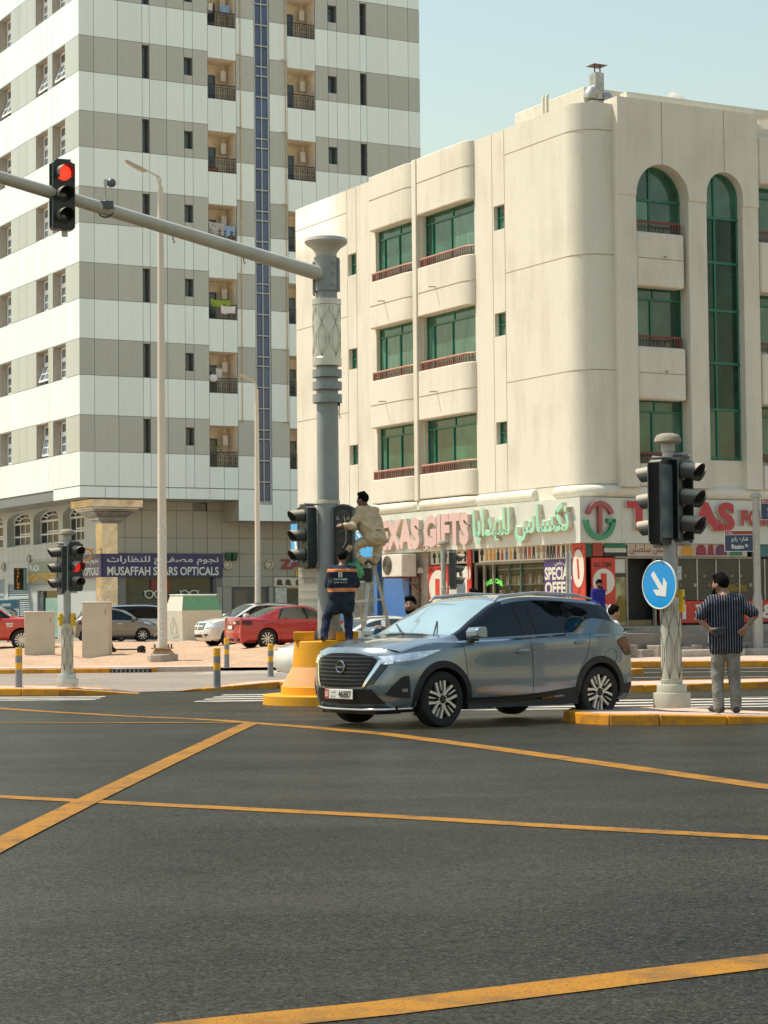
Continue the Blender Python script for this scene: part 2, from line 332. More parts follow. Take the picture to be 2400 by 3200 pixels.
def zebra(p0, dirn, perp, n, L, w=.5, gap=.55, name='zebra_stripe'):
    """crosswalk stripes laid side by side along dirn, each running along perp"""
    d = Vector(dirn).normalized(); q = Vector(perp).normalized()
    for i in range(n):
        a = Vector(p0)+d*i*(w+gap); pts = [a, a+d*w, a+d*w+q*L, a+q*L]
        struct(name, MB().add([(p.x, p.y, zr(p.y)+.0045) for p in pts], [(0, 1, 2, 3)]), M_WLINE)
zebra((-11.5, 38.5), (.0, 1), (1, -.06), 3, 6.2, .32, .35)
zebra((-3.4, 36.9), (.1, 1), (1, .06), 4, 3.0, .4, .5)
zebra((.2, 32.4), (.16, 1), (1, .08), 4, 9.5, .45, .55)
zebra((-4.9, 53.6), (.1, 1), (1, 0), 4, 6.0, .45, .6)
line([(5.6, 47.5), (20, 46.2)], .15, 'white_lane_line', M_WLINE); line([(3.6, 51.3), (20, 50.4)], .15, 'white_lane_line', M_WLINE); line([(5.2, 54.2), (22, 53.6)], .15, 'white_lane_line', M_WLINE)
line([(6.0, 36.6), (18, 36.9)], .15, 'white_lane_line', M_WLINE)
# cracks in the old asphalt
M_CRACK = mat('crack_tar', (.018, .017, .015), .9, var=.3)
def crack(p, q, w, amp, n):
    rnd = random.Random(int(p[0]*100+q[1]*7)); pts = []
    for i in range(n+1):
        t = i/n; pts.append((p[0]+(q[0]-p[0])*t + rnd.uniform(-amp, amp), p[1]+(q[1]-p[1])*t + rnd.uniform(-amp, amp)))
    L = [(x, y-w*rnd.uniform(.2, .9), zr(y)+.002) for x, y in pts]; H = [(x, y+w*rnd.uniform(.2, .9), zr(y)+.002) for x, y in pts]; k = len(L)
    struct('road_crack', MB().add(L+H, [(i, i+1, k+i+1, k+i) for i in range(k-1)]), M_CRACK)
crack((-1.6, 8.15), (-.5, 8.40), .003, .025, 70); crack((-.3, 8.5), (.1, 8.62), .003, .025, 40); crack((.1, 8.62), (.8, 9.2), .004, .03, 60); crack((1.0, 9.4), (1.6, 9.8), .003, .03, 60); crack((.45, 8.9), (.75, 8.2), .002, .025, 40)
crack((-3, 16.6), (-2.1, 17.2), .012, .04, 24); crack((-2.75, 17.0), (-2.8, 16.2), .01, .03, 14); crack((1.3, 8.55), (1.9, 8.3), .005, .02, 20)

def island(name, pts, top_m, zt, stone=.9, kw=.16, grey=(), back=True, chips=0):
    """traffic island: paved top plus separate kerb stones. pts = outline (x, y); zt(x, y) = top height"""
    P = []
    n0 = len(pts)
    for i in range(n0):
        a = Vector(pts[i]); b = Vector(pts[(i+1) % n0]); k = max(1, round((b-a).length/stone))
        P += [a+(b-a)*j/k for j in range(k)]
    n = len(P); cen = sum(P, Vector((0, 0)))/n
    inn = []
    for i, p in enumerate(P):
        d = (P[(i+1) % n]-P[i-1]).normalized(); nn = Vector((-d.y, d.x))
        inn.append(p+nn*kw)
    mb = MB(); mb.add([(p.x, p.y, zt(p.x, p.y)-.006) for p in inn] + [(p.x, p.y, zr(p.y)-.1) for p in inn], [tuple(range(n))] + [(i, (i+1) % n, n+(i+1) % n, n+i) for i in range(n)])
    I = struct(name, mb, top_m)
    for i in range(n):
        a, b, c, d = P[i], P[(i+1) % n], inn[(i+1) % n], inn[i]
        g = (b-a)*.004/max((b-a).length, .01); a = a+g; b = b-g
        vs_ = [(q.x, q.y, zr(q.y)-.1) for q in (a, b, c, d)] + [(q.x, q.y, zt(q.x, q.y)+random.uniform(-.004, .004)) for q in (a, b, c, d)]
        for q in (4, 5):   # battered face
            x, y, z = vs_[q]; w = (inn[i if q == 4 else (i+1) % n]-(a if q == 4 else b))*.12; vs_[q] = (x+w.x, y+w.y, z)
        obj('kerb_stone', MB().add(vs_, [(0, 3, 2, 1), (4, 5, 6, 7), (0, 1, 5, 4), (1, 2, 6, 5), (2, 3, 7, 6), (3, 0, 4, 7)]), M_GKERB if i in grey else M_YKERB, I, bevel=.018)
    return I
def arc(cx, cy, r, a0, a1, n): return [(cx+r*cos(radians(a0+(a1-a0)*i/n)), cy+r*sin(radians(a0+(a1-a0)*i/n))) for i in range(n+1)]
zR = lambda x, y: zr(y) + .13 - .075*min(1, max(0, (x-3.5)/1.5))
island('right_island', [(2.32, 25.0)] + [(2.62, 24.62), (3.2, 24.52), (4.0, 24.52), (5.2, 25.0), (9, 26.3), (9, 27.6), (5, 26.8), (3.6, 27.1), (2.75, 27.0), (2.3, 26.5), (2.16, 25.7)], M_PINK, zR, .62, grey=(4,))
zL = lambda x, y: zr(y) + .13 - .12*min(1, max(0, (x+6.1)/1.2))
island('left_island', [(-14, 42.2), (-7.6, 40.95), (-7.1, 40.75), (-6.3, 40.5), (-5.8, 40.5), (-4.85, 40.9), (-4.8, 41.3), (-5.8, 42.0), (-7, 42.5), (-14, 43.6)], M_PINK, zL, .9, grey=())
zM = lambda x, y: zr(y) + .012 + .12*min(1, max(0, (x+4.2)/1.8))
island('middle_island', [(-4.2, 41.6), (-3.1, 42.6), (-2.2, 43.2), (-.8, 42.0), (1.2, 39.3), (4.0, 38.9), (7.5, 40.6), (20, 43), (20, 45), (8, 42.6), (4.4, 41.5), (1.5, 43.5), (-.5, 45.5), (-3, 44.6)], M_PINK, zM, .95)
zF = lambda x, y: zr(y) + .12
far = [(-34, 56.0), (-10.2, 55.2), (-6.2, 55.2), (-5.6, 56.6), (-4.9, 57.6), (-4.9, 57.9), (-34, 57.9)]
island('far_left_kerb', far, M_PINK, zF, 1.05, grey=(26,))
island('far_right_kerb', [(3.4, 56.4), (6.5, 56.0), (10, 55.3), (26, 53.5), (26, 56), (10, 57), (3.4, 57.4)], M_PINK, lambda x, y: zr(y)+.15, 1.05, grey=(7, 8))
island('nose_island', [(2.0, 49.2), (5.6, 49.3), (6.1, 49.7), (6.2, 50.1), (5.6, 50.5), (2.0, 50.6)], M_PINK, lambda x, y: zr(y)+.14, .8)
# drain inlet in the far left kerb
M_BLACK = mat('dark_iron', (.02, .02, .02), .6, var=.2)
DI = thing('kerb_drain', 'black iron drain grate set in the grey far kerb by the sand', 'drain', (-6.72, 55.17, zr(55)))
g = MB().box(-.55, .55, -.02, .03, .0, .10)
obj('grate_frame', g, M_BLACK, DI)
for i in range(9): obj('grate_bar', MB().box(-.5+i*.115, -.46+i*.115, -.035, -.021, .01, .09), M_GKERB, DI)
# small stones and litter on the road
M_PEB = mat('pebbles', (.17, .145, .11), .9, var=.4, scale=30)
mb = MB(); rnd = random.Random(3)
for i in range(260):
    x = rnd.gauss(-3.2, .8) if i < 150 else rnd.uniform(-9, 6); y = rnd.gauss(32.4, 1.1) if i < 150 else rnd.uniform(9, 40); s = rnd.uniform(.004, .012)*(1 if i < 150 else y/60)
    z = zr(y); mb.add([(x-s, y-s*.8, z), (x+s, y-s, z), (x+s*.7, y+s, z), (x-s*.8, y+s*.9, z), (x, y, z+s*1.2)], [(0, 1, 4), (1, 2, 4), (2, 3, 4), (3, 0, 4)])
o = obj('gravel', mb, M_PEB); o['kind'] = 'stuff'; tag(o, 'scattered small pebbles on the asphalt of the junction', 'gravel')
# ================================================================== tall clad tower, left
RZ = pi/2 - 1.06719678
M_WPAN = mat('white_panel', (.77, .89, .855), .22, var=.035, scale=1.3, rand=.045, spec=.7, dirt=(.52, .50, .44), dscale=.5, damt=.25, stretch=(1, 1, .25))
M_GPAN = mat('grey_panel', (.46, .49, .435), .32, var=.05, scale=1.3, rand=.06, spec=.5, dirt=(.26, .25, .21), dscale=.5, damt=.3, stretch=(1, 1, .25))
M_JOINT = mat('joint_dark', (.2, .21, .195), .8, var=.1)
M_CREAM = mat('cream_plaster', (.80, .71, .56), .85, var=.1, scale=3, dirt=(.42, .33, .22), dscale=1.1, damt=.35)
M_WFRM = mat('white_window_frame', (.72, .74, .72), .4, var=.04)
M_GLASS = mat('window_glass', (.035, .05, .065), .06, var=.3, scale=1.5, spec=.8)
M_BGLASS = mat('blue_glass', (.055, .085, .17), .12, var=.25, scale=1.2, spec=.7, rand=.2)
M_IRON = mat('black_iron', (.018, .02, .02), .5, var=.2)
M_DFRAME = mat('dark_alu', (.09, .10, .105), .4, var=.1)
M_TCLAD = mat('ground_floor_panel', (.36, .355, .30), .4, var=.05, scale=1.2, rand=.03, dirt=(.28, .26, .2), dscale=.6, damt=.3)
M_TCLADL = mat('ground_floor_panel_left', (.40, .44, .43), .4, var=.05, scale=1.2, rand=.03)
M_RUST = mat('rusty_pipe', (.52, .36, .18), .7, var=.25, scale=4)
M_AC = mat('ac_white', (.66, .62, .54), .5, var=.08)
T = thing('apartment_tower', 'tall tower clad in white and grey stripes of flat panels, left', 'building', (-14.84688807, 102, 0), RZ)
STO, NST = 3.77, 7
def holes_wall(mb, a0, a1, z0, z1, holes, fmap, m=0, depth=None, dm=None):
    """flat wall with rectangular openings (a0, a1, z0, z1, depth); adds the reveals"""
    A = sorted({a0, a1, *[h[0] for h in holes], *[h[1] for h in holes]}); Zs = sorted({z0, z1, *[h[2] for h in holes], *[h[3] for h in holes]})
    A = [a for a in A if a0 <= a <= a1]; Zs = [z for z in Zs if z0 <= z <= z1]
    for i in range(len(A)-1):
        for j in range(len(Zs)-1):
            ca, cz = (A[i]+A[i+1])/2, (Zs[j]+Zs[j+1])/2
            if any(h[0] < ca < h[1] and h[2] < cz < h[3] for h in holes): continue
            mb.add([fmap(A[i], Zs[j], 0), fmap(A[i+1], Zs[j], 0), fmap(A[i+1], Zs[j+1], 0), fmap(A[i], Zs[j+1], 0)], [(0, 1, 2, 3)], m)
    for h in holes:
        d = h[4]; k = h[5] if len(h) > 5 else m
        a, b, c, e = h[:4]; q = [(a, c), (b, c), (b, e), (a, e)]
        for i in range(4):
            p, r = q[i], q[(i+1) % 4]
            mb.add([fmap(p[0], p[1], 0), fmap(r[0], r[1], 0), fmap(r[0], r[1], d), fmap(p[0], p[1], d)], [(0, 1, 2, 3)], k)
fR = lambda a, z, d: (a, d, z)      # right face of the tower, outward -y
fL = lambda a, z, d: (d, a, z)      # left face, outward -x
ZB = [9.3+STO*k for k in range(NST+1)]
slots = [(3.33, 3.69), (15.76, 16.11)]; smalls = [(5.61, 6.05), (13.84, 14.33)]; balcs = [(6.93, 8.47), (11.45, 13.04)]
hR = []
for k in range(NST):
    zb = ZB[k]
    for a, b in slots: hR.append((a, b, zb+.02, zb+1.7, .35))
    for a, b in smalls: hR.append((a, b, zb+.45, zb+1.34, .35))
    for a, b in balcs: hR.append((a, b, zb-.6, zb+1.49, 1.25, 1))
hR.append((9.53, 10.38, 6.84, ZB[-1]-.3, .12))
core = MB(); holes_wall(core, .03, 19.37, 7.03, ZB[-1], hR, fR, 0)
hL = []
WL = [(1.94, 3.74), (4.5, 6.24), (10.28, 12.1), (14.0, 15.8), (17.0, 18.8)]
for k in range(NST):
    for a, b in WL: hL.append((a, b, ZB[k]+.02, ZB[k]+1.74, .5, 4))
holes_wall(core, .03, 22, 7.05, ZB[-1], hL, fL, 0)
core.add([(.03, 0, ZB[-1]), (19.37, 0, ZB[-1]), (19.37, 22, ZB[-1]), (.03, 22, ZB[-1])], [(0, 1, 2, 3)], 2)
core.add([(19.37, 0, 7.03), (19.37, 22, 7.03), (19.37, 22, ZB[-1]), (19.37, 0, ZB[-1])], [(0, 1, 2, 3)], 2)
core.add([(0.03, 22, 7.03), (19.37, 22, 7.03), (19.37, 22, ZB[-1]), (0.03, 22, ZB[-1])], [(0, 1, 2, 3)], 2)
core.add([(.03, .03, 7.04), (19.37, .03, 7.04), (19.37, 22, 7.04), (.03, 22, 7.04)], [(0, 1, 2, 3)], 3)   # soffit
obj('wall', core, [M_JOINT, M_CREAM, M_WPAN, M_TCLAD, mat('reveal_taupe', (.44, .40, .34), .7, var=.1)], T)
panels = []          # (centre, size, material index, visible area)
g = .013
def panR(a, b, z0, z1, m): panels.append(((a+b)/2, -.02, (z0+z1)/2, b-a-2*g, .04, z1-z0-2*g, m))
def panL(a, b, z0, z1, m): panels.append((-.02, (a+b)/2, (z0+z1)/2, .04, b-a-2*g, z1-z0-2*g, m))
cols = [-.03, .74, 2.0, 3.31, 3.71, 4.64, 5.59, 6.07, 6.9, 8.5, 9.51, 10.4, 11.42, 13.07, 13.82, 14.35, 15.03, 15.74, 16.13, 17.44, 18.68, 19.4]
for k in range(NST):
    zb = ZB[k]; zt = zb+1.8; zw = zb+STO
    for a, b in zip(cols[:-1], cols[1:]):
        mid = (a+b)/2
        if 9.51 < mid < 10.4: continue
        if 6.9 < mid < 8.5 or 11.42 < mid < 13.07:
            h = (a+b)/2
            if k == 0:
                for p, q in ((a, h), (h, b)): panR(p, q, 7.61, zb-.6, 0)
            for p, q in ((a, h), (h, b)): panR(p, q, zt-.31, zw-.6 if k < NST-1 else zw, 0)
            continue
        panR(a, b, zt, zw, 0)
        if k == 0: panR(a, b, 7.61, zb, 0)
        if any(abs(mid-(s+t)/2) < .1 for s, t in slots): panR(a, b, zb+1.7, zt, 1); continue
        if any(abs(mid-(s+t)/2) < .1 for s, t in smalls): panR(a, b, zb, zb+.45, 1); panR(a, b, zb+1.34, zt, 1); continue
        panR(a, b, zb, zt, 1)
for a, b in zip([-.03, 1.28, 2.0, 3.31, 4.64, 5.59, 6.9, 7.7], [1.28, 2.0, 3.31, 4.64, 5.59, 6.9, 7.7, 8.5]): panR(a, b, 7.03, 7.59, 0)
panR(8.5, 9.51, 5.98, 7.59, 0); panR(10.4, 11.42, 5.98, 7.59, 0); panR(9.51, 10.4, 5.98, 6.84, 0); panR(11.42, 19.4, 5.98, 7.59, 0)
colL = [-.03, .58, 1.92, 2.86, 3.76, 4.48, 5.35, 6.26, 7.61, 8.89, 10.26, 11.15, 12.12, 13.0, 14.0, 14.9, 15.8, 17.0, 17.9, 18.8, 20.4, 22]
for k in range(NST):
    zb = ZB[k]; zt = zb+1.8; zw = zb+STO
    for a, b in zip(colL[:-1], colL[1:]):
        panL(a, b, zt, zw, 0)
        if k == 0: panL(a, b, 7.57 if b > 3.8 else 7.61, zb, 0)
    ga = [-.03, 1.92]; gb = [(-.03, 1.92), (3.76, 4.48), (6.26, 7.61), (7.61, 8.89), (8.89, 10.26), (12.12, 14.0), (15.8, 17.0), (18.8, 22)]
    for a, b in gb: panL(a, b, zb, zt, 1)
    for a, b in WL: panL(a-.02, b+.02, zb+1.75, zt, 1)
panL(-.03, 3.76, 7.03, 7.59, 0)
# largest in the picture first: near the corner and below the frame's top
def prio(p):
    vis = 1.0 if p[2] < 31.5+.14*p[0] and (p[3] < .05 and p[1] < 12.6 or p[4] < .05) else .05
    return -vis*max(p[3], p[4])*p[5]*(1 if p[4] < .05 else .55)
panels.sort(key=prio)
um = [UNIT.mesh('panel', M_WPAN), UNIT.mesh('panel', M_GPAN)]
for x, y, z, sx, sy, sz, m in panels[:298]: link('panel', um[m], T, (x, y, z), scale=(sx, sy, sz))
rest = MB()
for x, y, z, sx, sy, sz, m in panels[298:]: rest.box(x-sx/2, x+sx/2, y-sy/2, y+sy/2, z-sz/2, z+sz/2, m)
o = obj('cladding', rest, [M_WPAN, M_GPAN], T); o['kind'] = 'stuff'

# windows on the right face
def slot_window(a, b, z0, z1, y, name='window'):
    w = MB(); t = .05
    w.box(a, b, y-.04, y, z0, z0+t).box(a, b, y-.04, y, z1-t, z1).box(a, a+t, y-.04, y, z0, z1).box(b-t, b, y-.04, y, z0, z1)
    zm = z0+(z1-z0)*.62; w.box(a, b, y-.04, y, zm, zm+t)
    o = obj(name, w, M_DFRAME, T); obj('pane', MB().box(a+.01, b-.01, y-.01, y+.01, z0+.01, z1-.01), M_GLASS, o); return o
for k in range(NST):
    zb = ZB[k]
    for a, b in slots: slot_window(a, b, zb+.02, zb+1.7, .3)
    for a, b in smalls: slot_window(a, b, zb+.45, zb+1.34, .3)
# stair strip window
fb = MB(); z = 6.84; y0 = .03; panes = []
ZT = ZB[-1]-.3
while z < ZT-.5:
    for hgt in (.97, .97, .97, .36):
        if z+hgt > ZT: break
        fb.box(9.53, 10.38, y0-.03, y0+.05, z+.02, z+.085); panes.append((z+.1, z+.1+hgt)); z += hgt+.125
fb.box(9.53, 9.6, y0-.03, y0+.05, 6.84, ZT).box(9.93, 9.98, y0-.035, y0+.05, 6.84, ZT).box(10.31, 10.38, y0-.03, y0+.05, 6.84, ZT)
SW = obj('strip_window', fb, mat('strip_frame', (.40, .44, .46), .4, var=.05), T)
pm = UNIT.mesh('pane', M_BGLASS)
for z0, z1 in panes:
    for a, b in ((9.6, 9.915), (9.995, 10.31)): link('pane', pm, SW, ((a+b)/2, y0+.05, (z0+z1)/2), scale=(b-a, .02, z1-z0))
# balconies
def balcony(a, b, zb, k, side):
    z0 = zb-.6; z1 = zb+1.49
    B = obj('balcony', MB().add([(a, 1.25, z0), (b, 1.25, z0), (b, 1.25, z1), (a, 1.25, z1)], [(0, 1, 2, 3)]), M_CREAM, T)
    d = MB().box(a, a+.95, 1.2, 1.24, z0, z0+1.55, 0).box(a+.5, a+.92, 1.17, 1.2, z0, z0+1.45, 1).box(a+.05, a+.42, 1.17, 1.2, z0, z0+1.45, 2)
    obj('door', d, [M_DFRAME, M_GLASS, M_BGLASS], B)
    ac = MB().box(b-.5, b-.2, .7, .95, zb+.55, zb+1.1); obj('air_conditioner', ac, M_AC, B, bevel=.02)
    obj('pipe', MB().tube([(b-.3, .85, zb+1.1), (b-.3, .85, z1)], .025, 6), M_CREAM, B)
    r = MB(); zt = z0+.78; yy = .04
    r.box(a, b, yy-.02, yy+.02, zt-.04, zt).box(a, b, yy-.015, yy+.015, z0+.05, z0+.08).box(a, b, yy-.01, yy+.01, zt-.17, zt-.15)
    n = 15
    for i in range(n+1):
        x = a+(b-a)*i/n; r.box(x-.008, x+.008, yy-.01, yy+.01, z0, zt)
    for i in range(n):
        x = a+(b-a)*(i+.5)/n
        if i % 3 != 0:
            for zz in (z0+.22, z0+.46): r.tube([(x+.035*cos(t*pi/4), yy, zz+.085*sin(t*pi/4)) for t in range(8)], .008, 4, closed=True)
    obj('railing', r, M_IRON, B)
    return B
M_CL = [mat('laundry_green', (.24, .36, .05), .9, var=.2), mat('laundry_white', (.72, .70, .66), .9, var=.15), mat('laundry_blue', (.30, .42, .60), .9, var=.15), mat('laundry_patterned', (.42, .40, .38), .9, var=.7, scale=14), mat('laundry_red', (.45, .08, .06), .9, var=.2)]
def cloth_mb(a, b, z0, z1, y, sag=.06):
    mb = MB(); n = 10; vs_ = []
    for i in range(n+1):
        t = i/n; x = a+(b-a)*t
        for j in range(4): s = j/3; vs_.append((x+.03*sin(9*t+s), y+.05*sin(t*11)*(.3+s), z1-sag*sin(pi*t)-(z1-z0)*s*(1+.12*sin(7*t))))
    mb.add(vs_, [(i*4+j, i*4+j+1, (i+1)*4+j+1, (i+1)*4+j) for i in range(n) for j in range(3)])
    return mb
balco = {}
for k in range(NST):
    for s, (a, b) in enumerate(balcs): balco[(k, s)] = balcony(a, b, ZB[k], k, s)
TW = Matrix.Translation((-14.84688807, 102, 0)) @ Matrix.Rotation(RZ, 4, 'Z')
def laundry(name, label, a, b, z0, z1, y, m):
    mb = cloth_mb(a, b, z0, z1, y); o = obj(name, mb, m, smooth=60); o.matrix_world = TW; tag(o, label, 'laundry')
laundry('hanging_towel', 'green towel hung above the railing of the tower balcony second from below', 7.0, 8.1, ZB[2]+.1, ZB[2]+.42, -.02, M_CL[0])
laundry('hanging_towel', 'white striped towel over the railing below the green towel', 7.55, 8.35, ZB[2]-.25, ZB[2]+.12, -.06, M_CL[1])
laundry('hanging_sheet', 'patterned sheet drying on the balcony behind the mast arm', 6.95, 7.75, ZB[3]-.05, ZB[3]+.62, .0, M_CL[3])
laundry('hanging_sheet', 'pale blue sheet drying beside the patterned sheet', 7.76, 8.4, ZB[3]-.02, ZB[3]+.5, .02, M_CL[2])
laundry('hanging_shirt', 'white and blue washing hung in the topmost left balcony', 7.0, 7.35, ZB[6]+.2, ZB[6]+.7, .3, M_CL[1])
laundry('hanging_shirt', 'light blue cloth bunched on the topmost left balcony', 7.75, 8.3, ZB[6]+.25, ZB[6]+.7, .3, M_CL[2])
laundry('hanging_shirt', 'white clothes on a balcony rail above the street', 7.5, 7.85, ZB[1]+.1, ZB[1]+.75, .5, M_CL[1])
o = obj('rolled_blanket', MB().lathe([(.02, 0), (.2, .05), (.26, .2), (.2, .36), (.02, .4)], 12), M_CL[1], smooth=80); o.matrix_world = TW @ Matrix.Translation((7.15, .1, ZB[1]-.05)); tag(o, 'white bundle of bedding at the left end of a tower balcony', 'blanket')
o = obj('planter', MB().box(0, .5, .12, .32, 0, .2), mat('terracotta', (.55, .22, .10), .8), bevel=.02); o.matrix_world = TW @ Matrix.Translation((7.05, 0, ZB[4]-.55)); tag(o, 'orange flower box on the balcony floor above the mast arm', 'planter')
pl = MB(); rnd = random.Random(5)
for i in range(40):
    x = rnd.gauss(0, .09); y = rnd.gauss(0, .06); z = rnd.uniform(0, .6); a = rnd.uniform(0, 6.3); s = rnd.uniform(.05, .1)
    pl.add([(x, y, z), (x+s*cos(a), y+s*sin(a), z+s), (x+s*1.5*cos(a+.4), y+s*sin(a+.4), z+s*.3)], [(0, 1, 2)])
o = obj('potted_plant', pl, mat('plant_green', (.12, .22, .03), .7, var=.3)); o.matrix_world = TW @ Matrix.Translation((7.5, .2, ZB[0]-.1)); tag(o, 'small green plant on the lowest left tower balcony', 'plant')
# rusty gas pipes down the facade
for x in (8.72, 11.3):
    p = MB().tube([(x, -.09, ZB[0]+1.75), (x, -.09, ZB[-1])], .022, 6)
    for k in range(NST): p.tube([(x-.25, -.09, ZB[k]+1.75+.02*k), (x+.08, -.09, ZB[k]+1.75+.02*k)], .02, 6)
    obj('pipe', p, M_RUST, T)
# windows on the left face
M_GLASSL = mat('window_glass_pale', (.14, .19, .215), .08, var=.4, scale=1.2, spec=.9, rand=.3); M_WFRL = mat('white_window_frame_lit', (.84, .86, .84), .4, var=.03)  # sky reflection and sunlight put into the paler glass and frame colours
def casement(a, b, z0, z1, x, tilt=0):
    w = MB(); t = .095
    zm = z0+(z1-z0)*.62
    w.box(x-.05, x, a, b, z0, z0+t).box(x-.05, x, a, b, z1-t, z1).box(x-.05, x, a, a+t, z0, z1).box(x-.05, x, b-t, b, z0, z1).box(x-.05, x, a, b, zm, zm+t*1.4)
    c = (a+b)/2; w.box(x-.045, x, c-.03, c+.03, zm, z1)
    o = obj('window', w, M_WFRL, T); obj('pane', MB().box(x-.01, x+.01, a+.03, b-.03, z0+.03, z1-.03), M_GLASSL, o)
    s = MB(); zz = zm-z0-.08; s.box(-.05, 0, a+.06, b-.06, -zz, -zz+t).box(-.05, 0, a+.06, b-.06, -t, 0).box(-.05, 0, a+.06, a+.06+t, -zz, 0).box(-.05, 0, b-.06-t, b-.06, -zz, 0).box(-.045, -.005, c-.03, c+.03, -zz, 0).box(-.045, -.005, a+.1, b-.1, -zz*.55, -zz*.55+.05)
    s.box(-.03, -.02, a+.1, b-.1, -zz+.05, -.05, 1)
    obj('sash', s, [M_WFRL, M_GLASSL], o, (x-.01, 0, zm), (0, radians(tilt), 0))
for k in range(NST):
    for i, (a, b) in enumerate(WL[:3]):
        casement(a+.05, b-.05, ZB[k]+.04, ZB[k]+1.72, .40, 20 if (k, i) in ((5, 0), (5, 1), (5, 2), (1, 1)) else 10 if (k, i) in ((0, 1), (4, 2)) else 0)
# ---- ground floor, set back under the overhang
GX = GY = 1.86
gf = MB()
arches = [(4.42, 7.6, 5.1), (8.26, 12.21, 5.1), (12.72, 16.64, 5.1), (17.3, 21.2, 5.1)]; ZS = 6.45; RISE = .48
holes_wall(gf, GX, 19.3, -.3, 7.03, [(7.2, 7.8, 6.18, 6.98, .2), (3.1, 8.05, -.2, 3.16, .25), (8.95, 11.05, -.2, 2.68, .2), (12.1, 14.2, -.2, 2.6, .25), (14.6, 18.6, -.2, 2.6, .25)], lambda a, z, d: (a, GY+d, z), 0)
hl = [(8.4, 11.6, -.2, 2.6, .3), (12.75, 16.5, -.2, 3.1, .15), (17.1, 20.5, -.2, 3.4, .15)]
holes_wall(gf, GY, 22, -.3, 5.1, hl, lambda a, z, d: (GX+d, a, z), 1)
xs_ = [GY]+[q for a, b, z in arches for q in (a, b)]+[22]
for k in range(0, len(xs_), 2): gf.box(GX, GX+.5, xs_[k], xs_[k+1], 5.1, ZS, 1)
for a, b, z in arches:
    n = 14; c = (a+b)/2; r = (b-a)/2; ar_ = [(c-r*cos(pi*i/n), ZS+RISE*sin(pi*i/n)) for i in range(n+1)]
    V = [(GX, p, q) for p, q in ar_]+[(GX, p, 7.6) for p, q in ar_]+[(GX+.5, p, q) for p, q in ar_]; k = n+1
    gf.add(V, [(i, i+1, k+i+1, k+i) for i in range(n)]+[(i, 2*k+i, 2*k+i+1, i+1) for i in range(n)], 1)
    gf.add([(GX, a, 5.1), (GX+.5, a, 5.1), (GX+.5, b, 5.1), (GX, b, 5.1)], [(0, 1, 2, 3)], 1)
for k in range(0, len(xs_), 2): gf.add([(GX, xs_[k], ZS), (GX, xs_[k+1], ZS), (GX, xs_[k+1], 7.6), (GX, xs_[k], 7.6)], [(0, 1, 2, 3)], 1)
obj('ground_floor_wall', gf, [M_JOINT, M_TCLADL], T)
um2 = UNIT.mesh('panel', M_TCLAD)
ex = [GX+.75, 3.05, 3.95, 4.9, 5.85, 6.77, 7.57, 8.4, 9.37, 10.3, 11.3, 12.13, 13.1, 14.2, 15.4, 16.6, 18, 19.3]
ez = [2.65, 3.18, 4.35, 5.15, 6.55, 7.0]
for a, b in zip(ex[:-1], ex[1:]):
    for c, d in zip(ez[:-1], ez[1:]):
        if c == 3.18 and a < 8.3: continue
        if c == 2.65 and (a < 8.0 or a > 12): continue
        if a == 6.77 and c == 6.55: continue
        link('wall_panel', um2, T, ((a+b)/2, GY-.015, (c+d)/2), scale=(b-a-.03, .03, d-c-.03))
for a, b in ((8.08, 8.4), (8.42, 8.93), (11.07, 11.3)): link('wall_panel', um2, T, ((a+b)/2, GY-.015, 1.2), scale=(b-a-.03, .03, 2.86))
um3 = UNIT.mesh('panel', M_TCLADL)
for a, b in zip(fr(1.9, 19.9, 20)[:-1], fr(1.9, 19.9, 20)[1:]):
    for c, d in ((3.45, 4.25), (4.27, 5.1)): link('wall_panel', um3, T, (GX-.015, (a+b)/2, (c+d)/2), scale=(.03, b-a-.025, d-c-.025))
# arched windows: wall infill between rectangle and arch, frame and glass
for a, b, z in arches:
    c = (a+b)/2; r = (b-a)/2; n = 14; X0, X1 = GX+.42, GX+.48; w = MB(); t = .09
    w.box(X0, X1, a, b, z, z+t).box(X0, X1, a, a+t, z, ZS).box(X0, X1, b-t, b, z, ZS).box(X0-.02, X1, a, b, 5.6, 5.7).box(X0-.02, X1, a, b, ZS-.14, ZS-.03)
    for y in (a+.28*(b-a), c, b-.28*(b-a)): w.box(X0, X1, y-.05, y+.05, z, ZS-.1)
    w.box(X0-.02, X1, c-.22*(b-a), c+.22*(b-a), 5.74, 5.82)
    W = obj('window', w, M_WFRM, T)
    ring = [(c-(r-.03)*cos(pi*i/n), ZS+(RISE-.02)*sin(pi*i/n)) for i in range(n+1)]; inn_ = [(c-r*.5*cos(pi*i/n), ZS+RISE*.5*sin(pi*i/n)) for i in range(n+1)]
    hd = MB().tube([(X0, *p) for p in ring], .05, 6).tube([(X0, *p) for p in inn_], .045, 6)
    for i in (2, 4, 7, 10, 12): hd.tube([(X0, *inn_[i]), (X0, *ring[i])], .035, 6)
    obj('fanlight', hd, M_WFRM, W)
    obj('pane', MB().prism([(a, z), (b, z)]+[p for p in ring[::-1]], X1-.03, X1, 'x'), mat('arch_glass', (.022, .032, .048), .2, var=.3, scale=1.2, spec=.25), W)
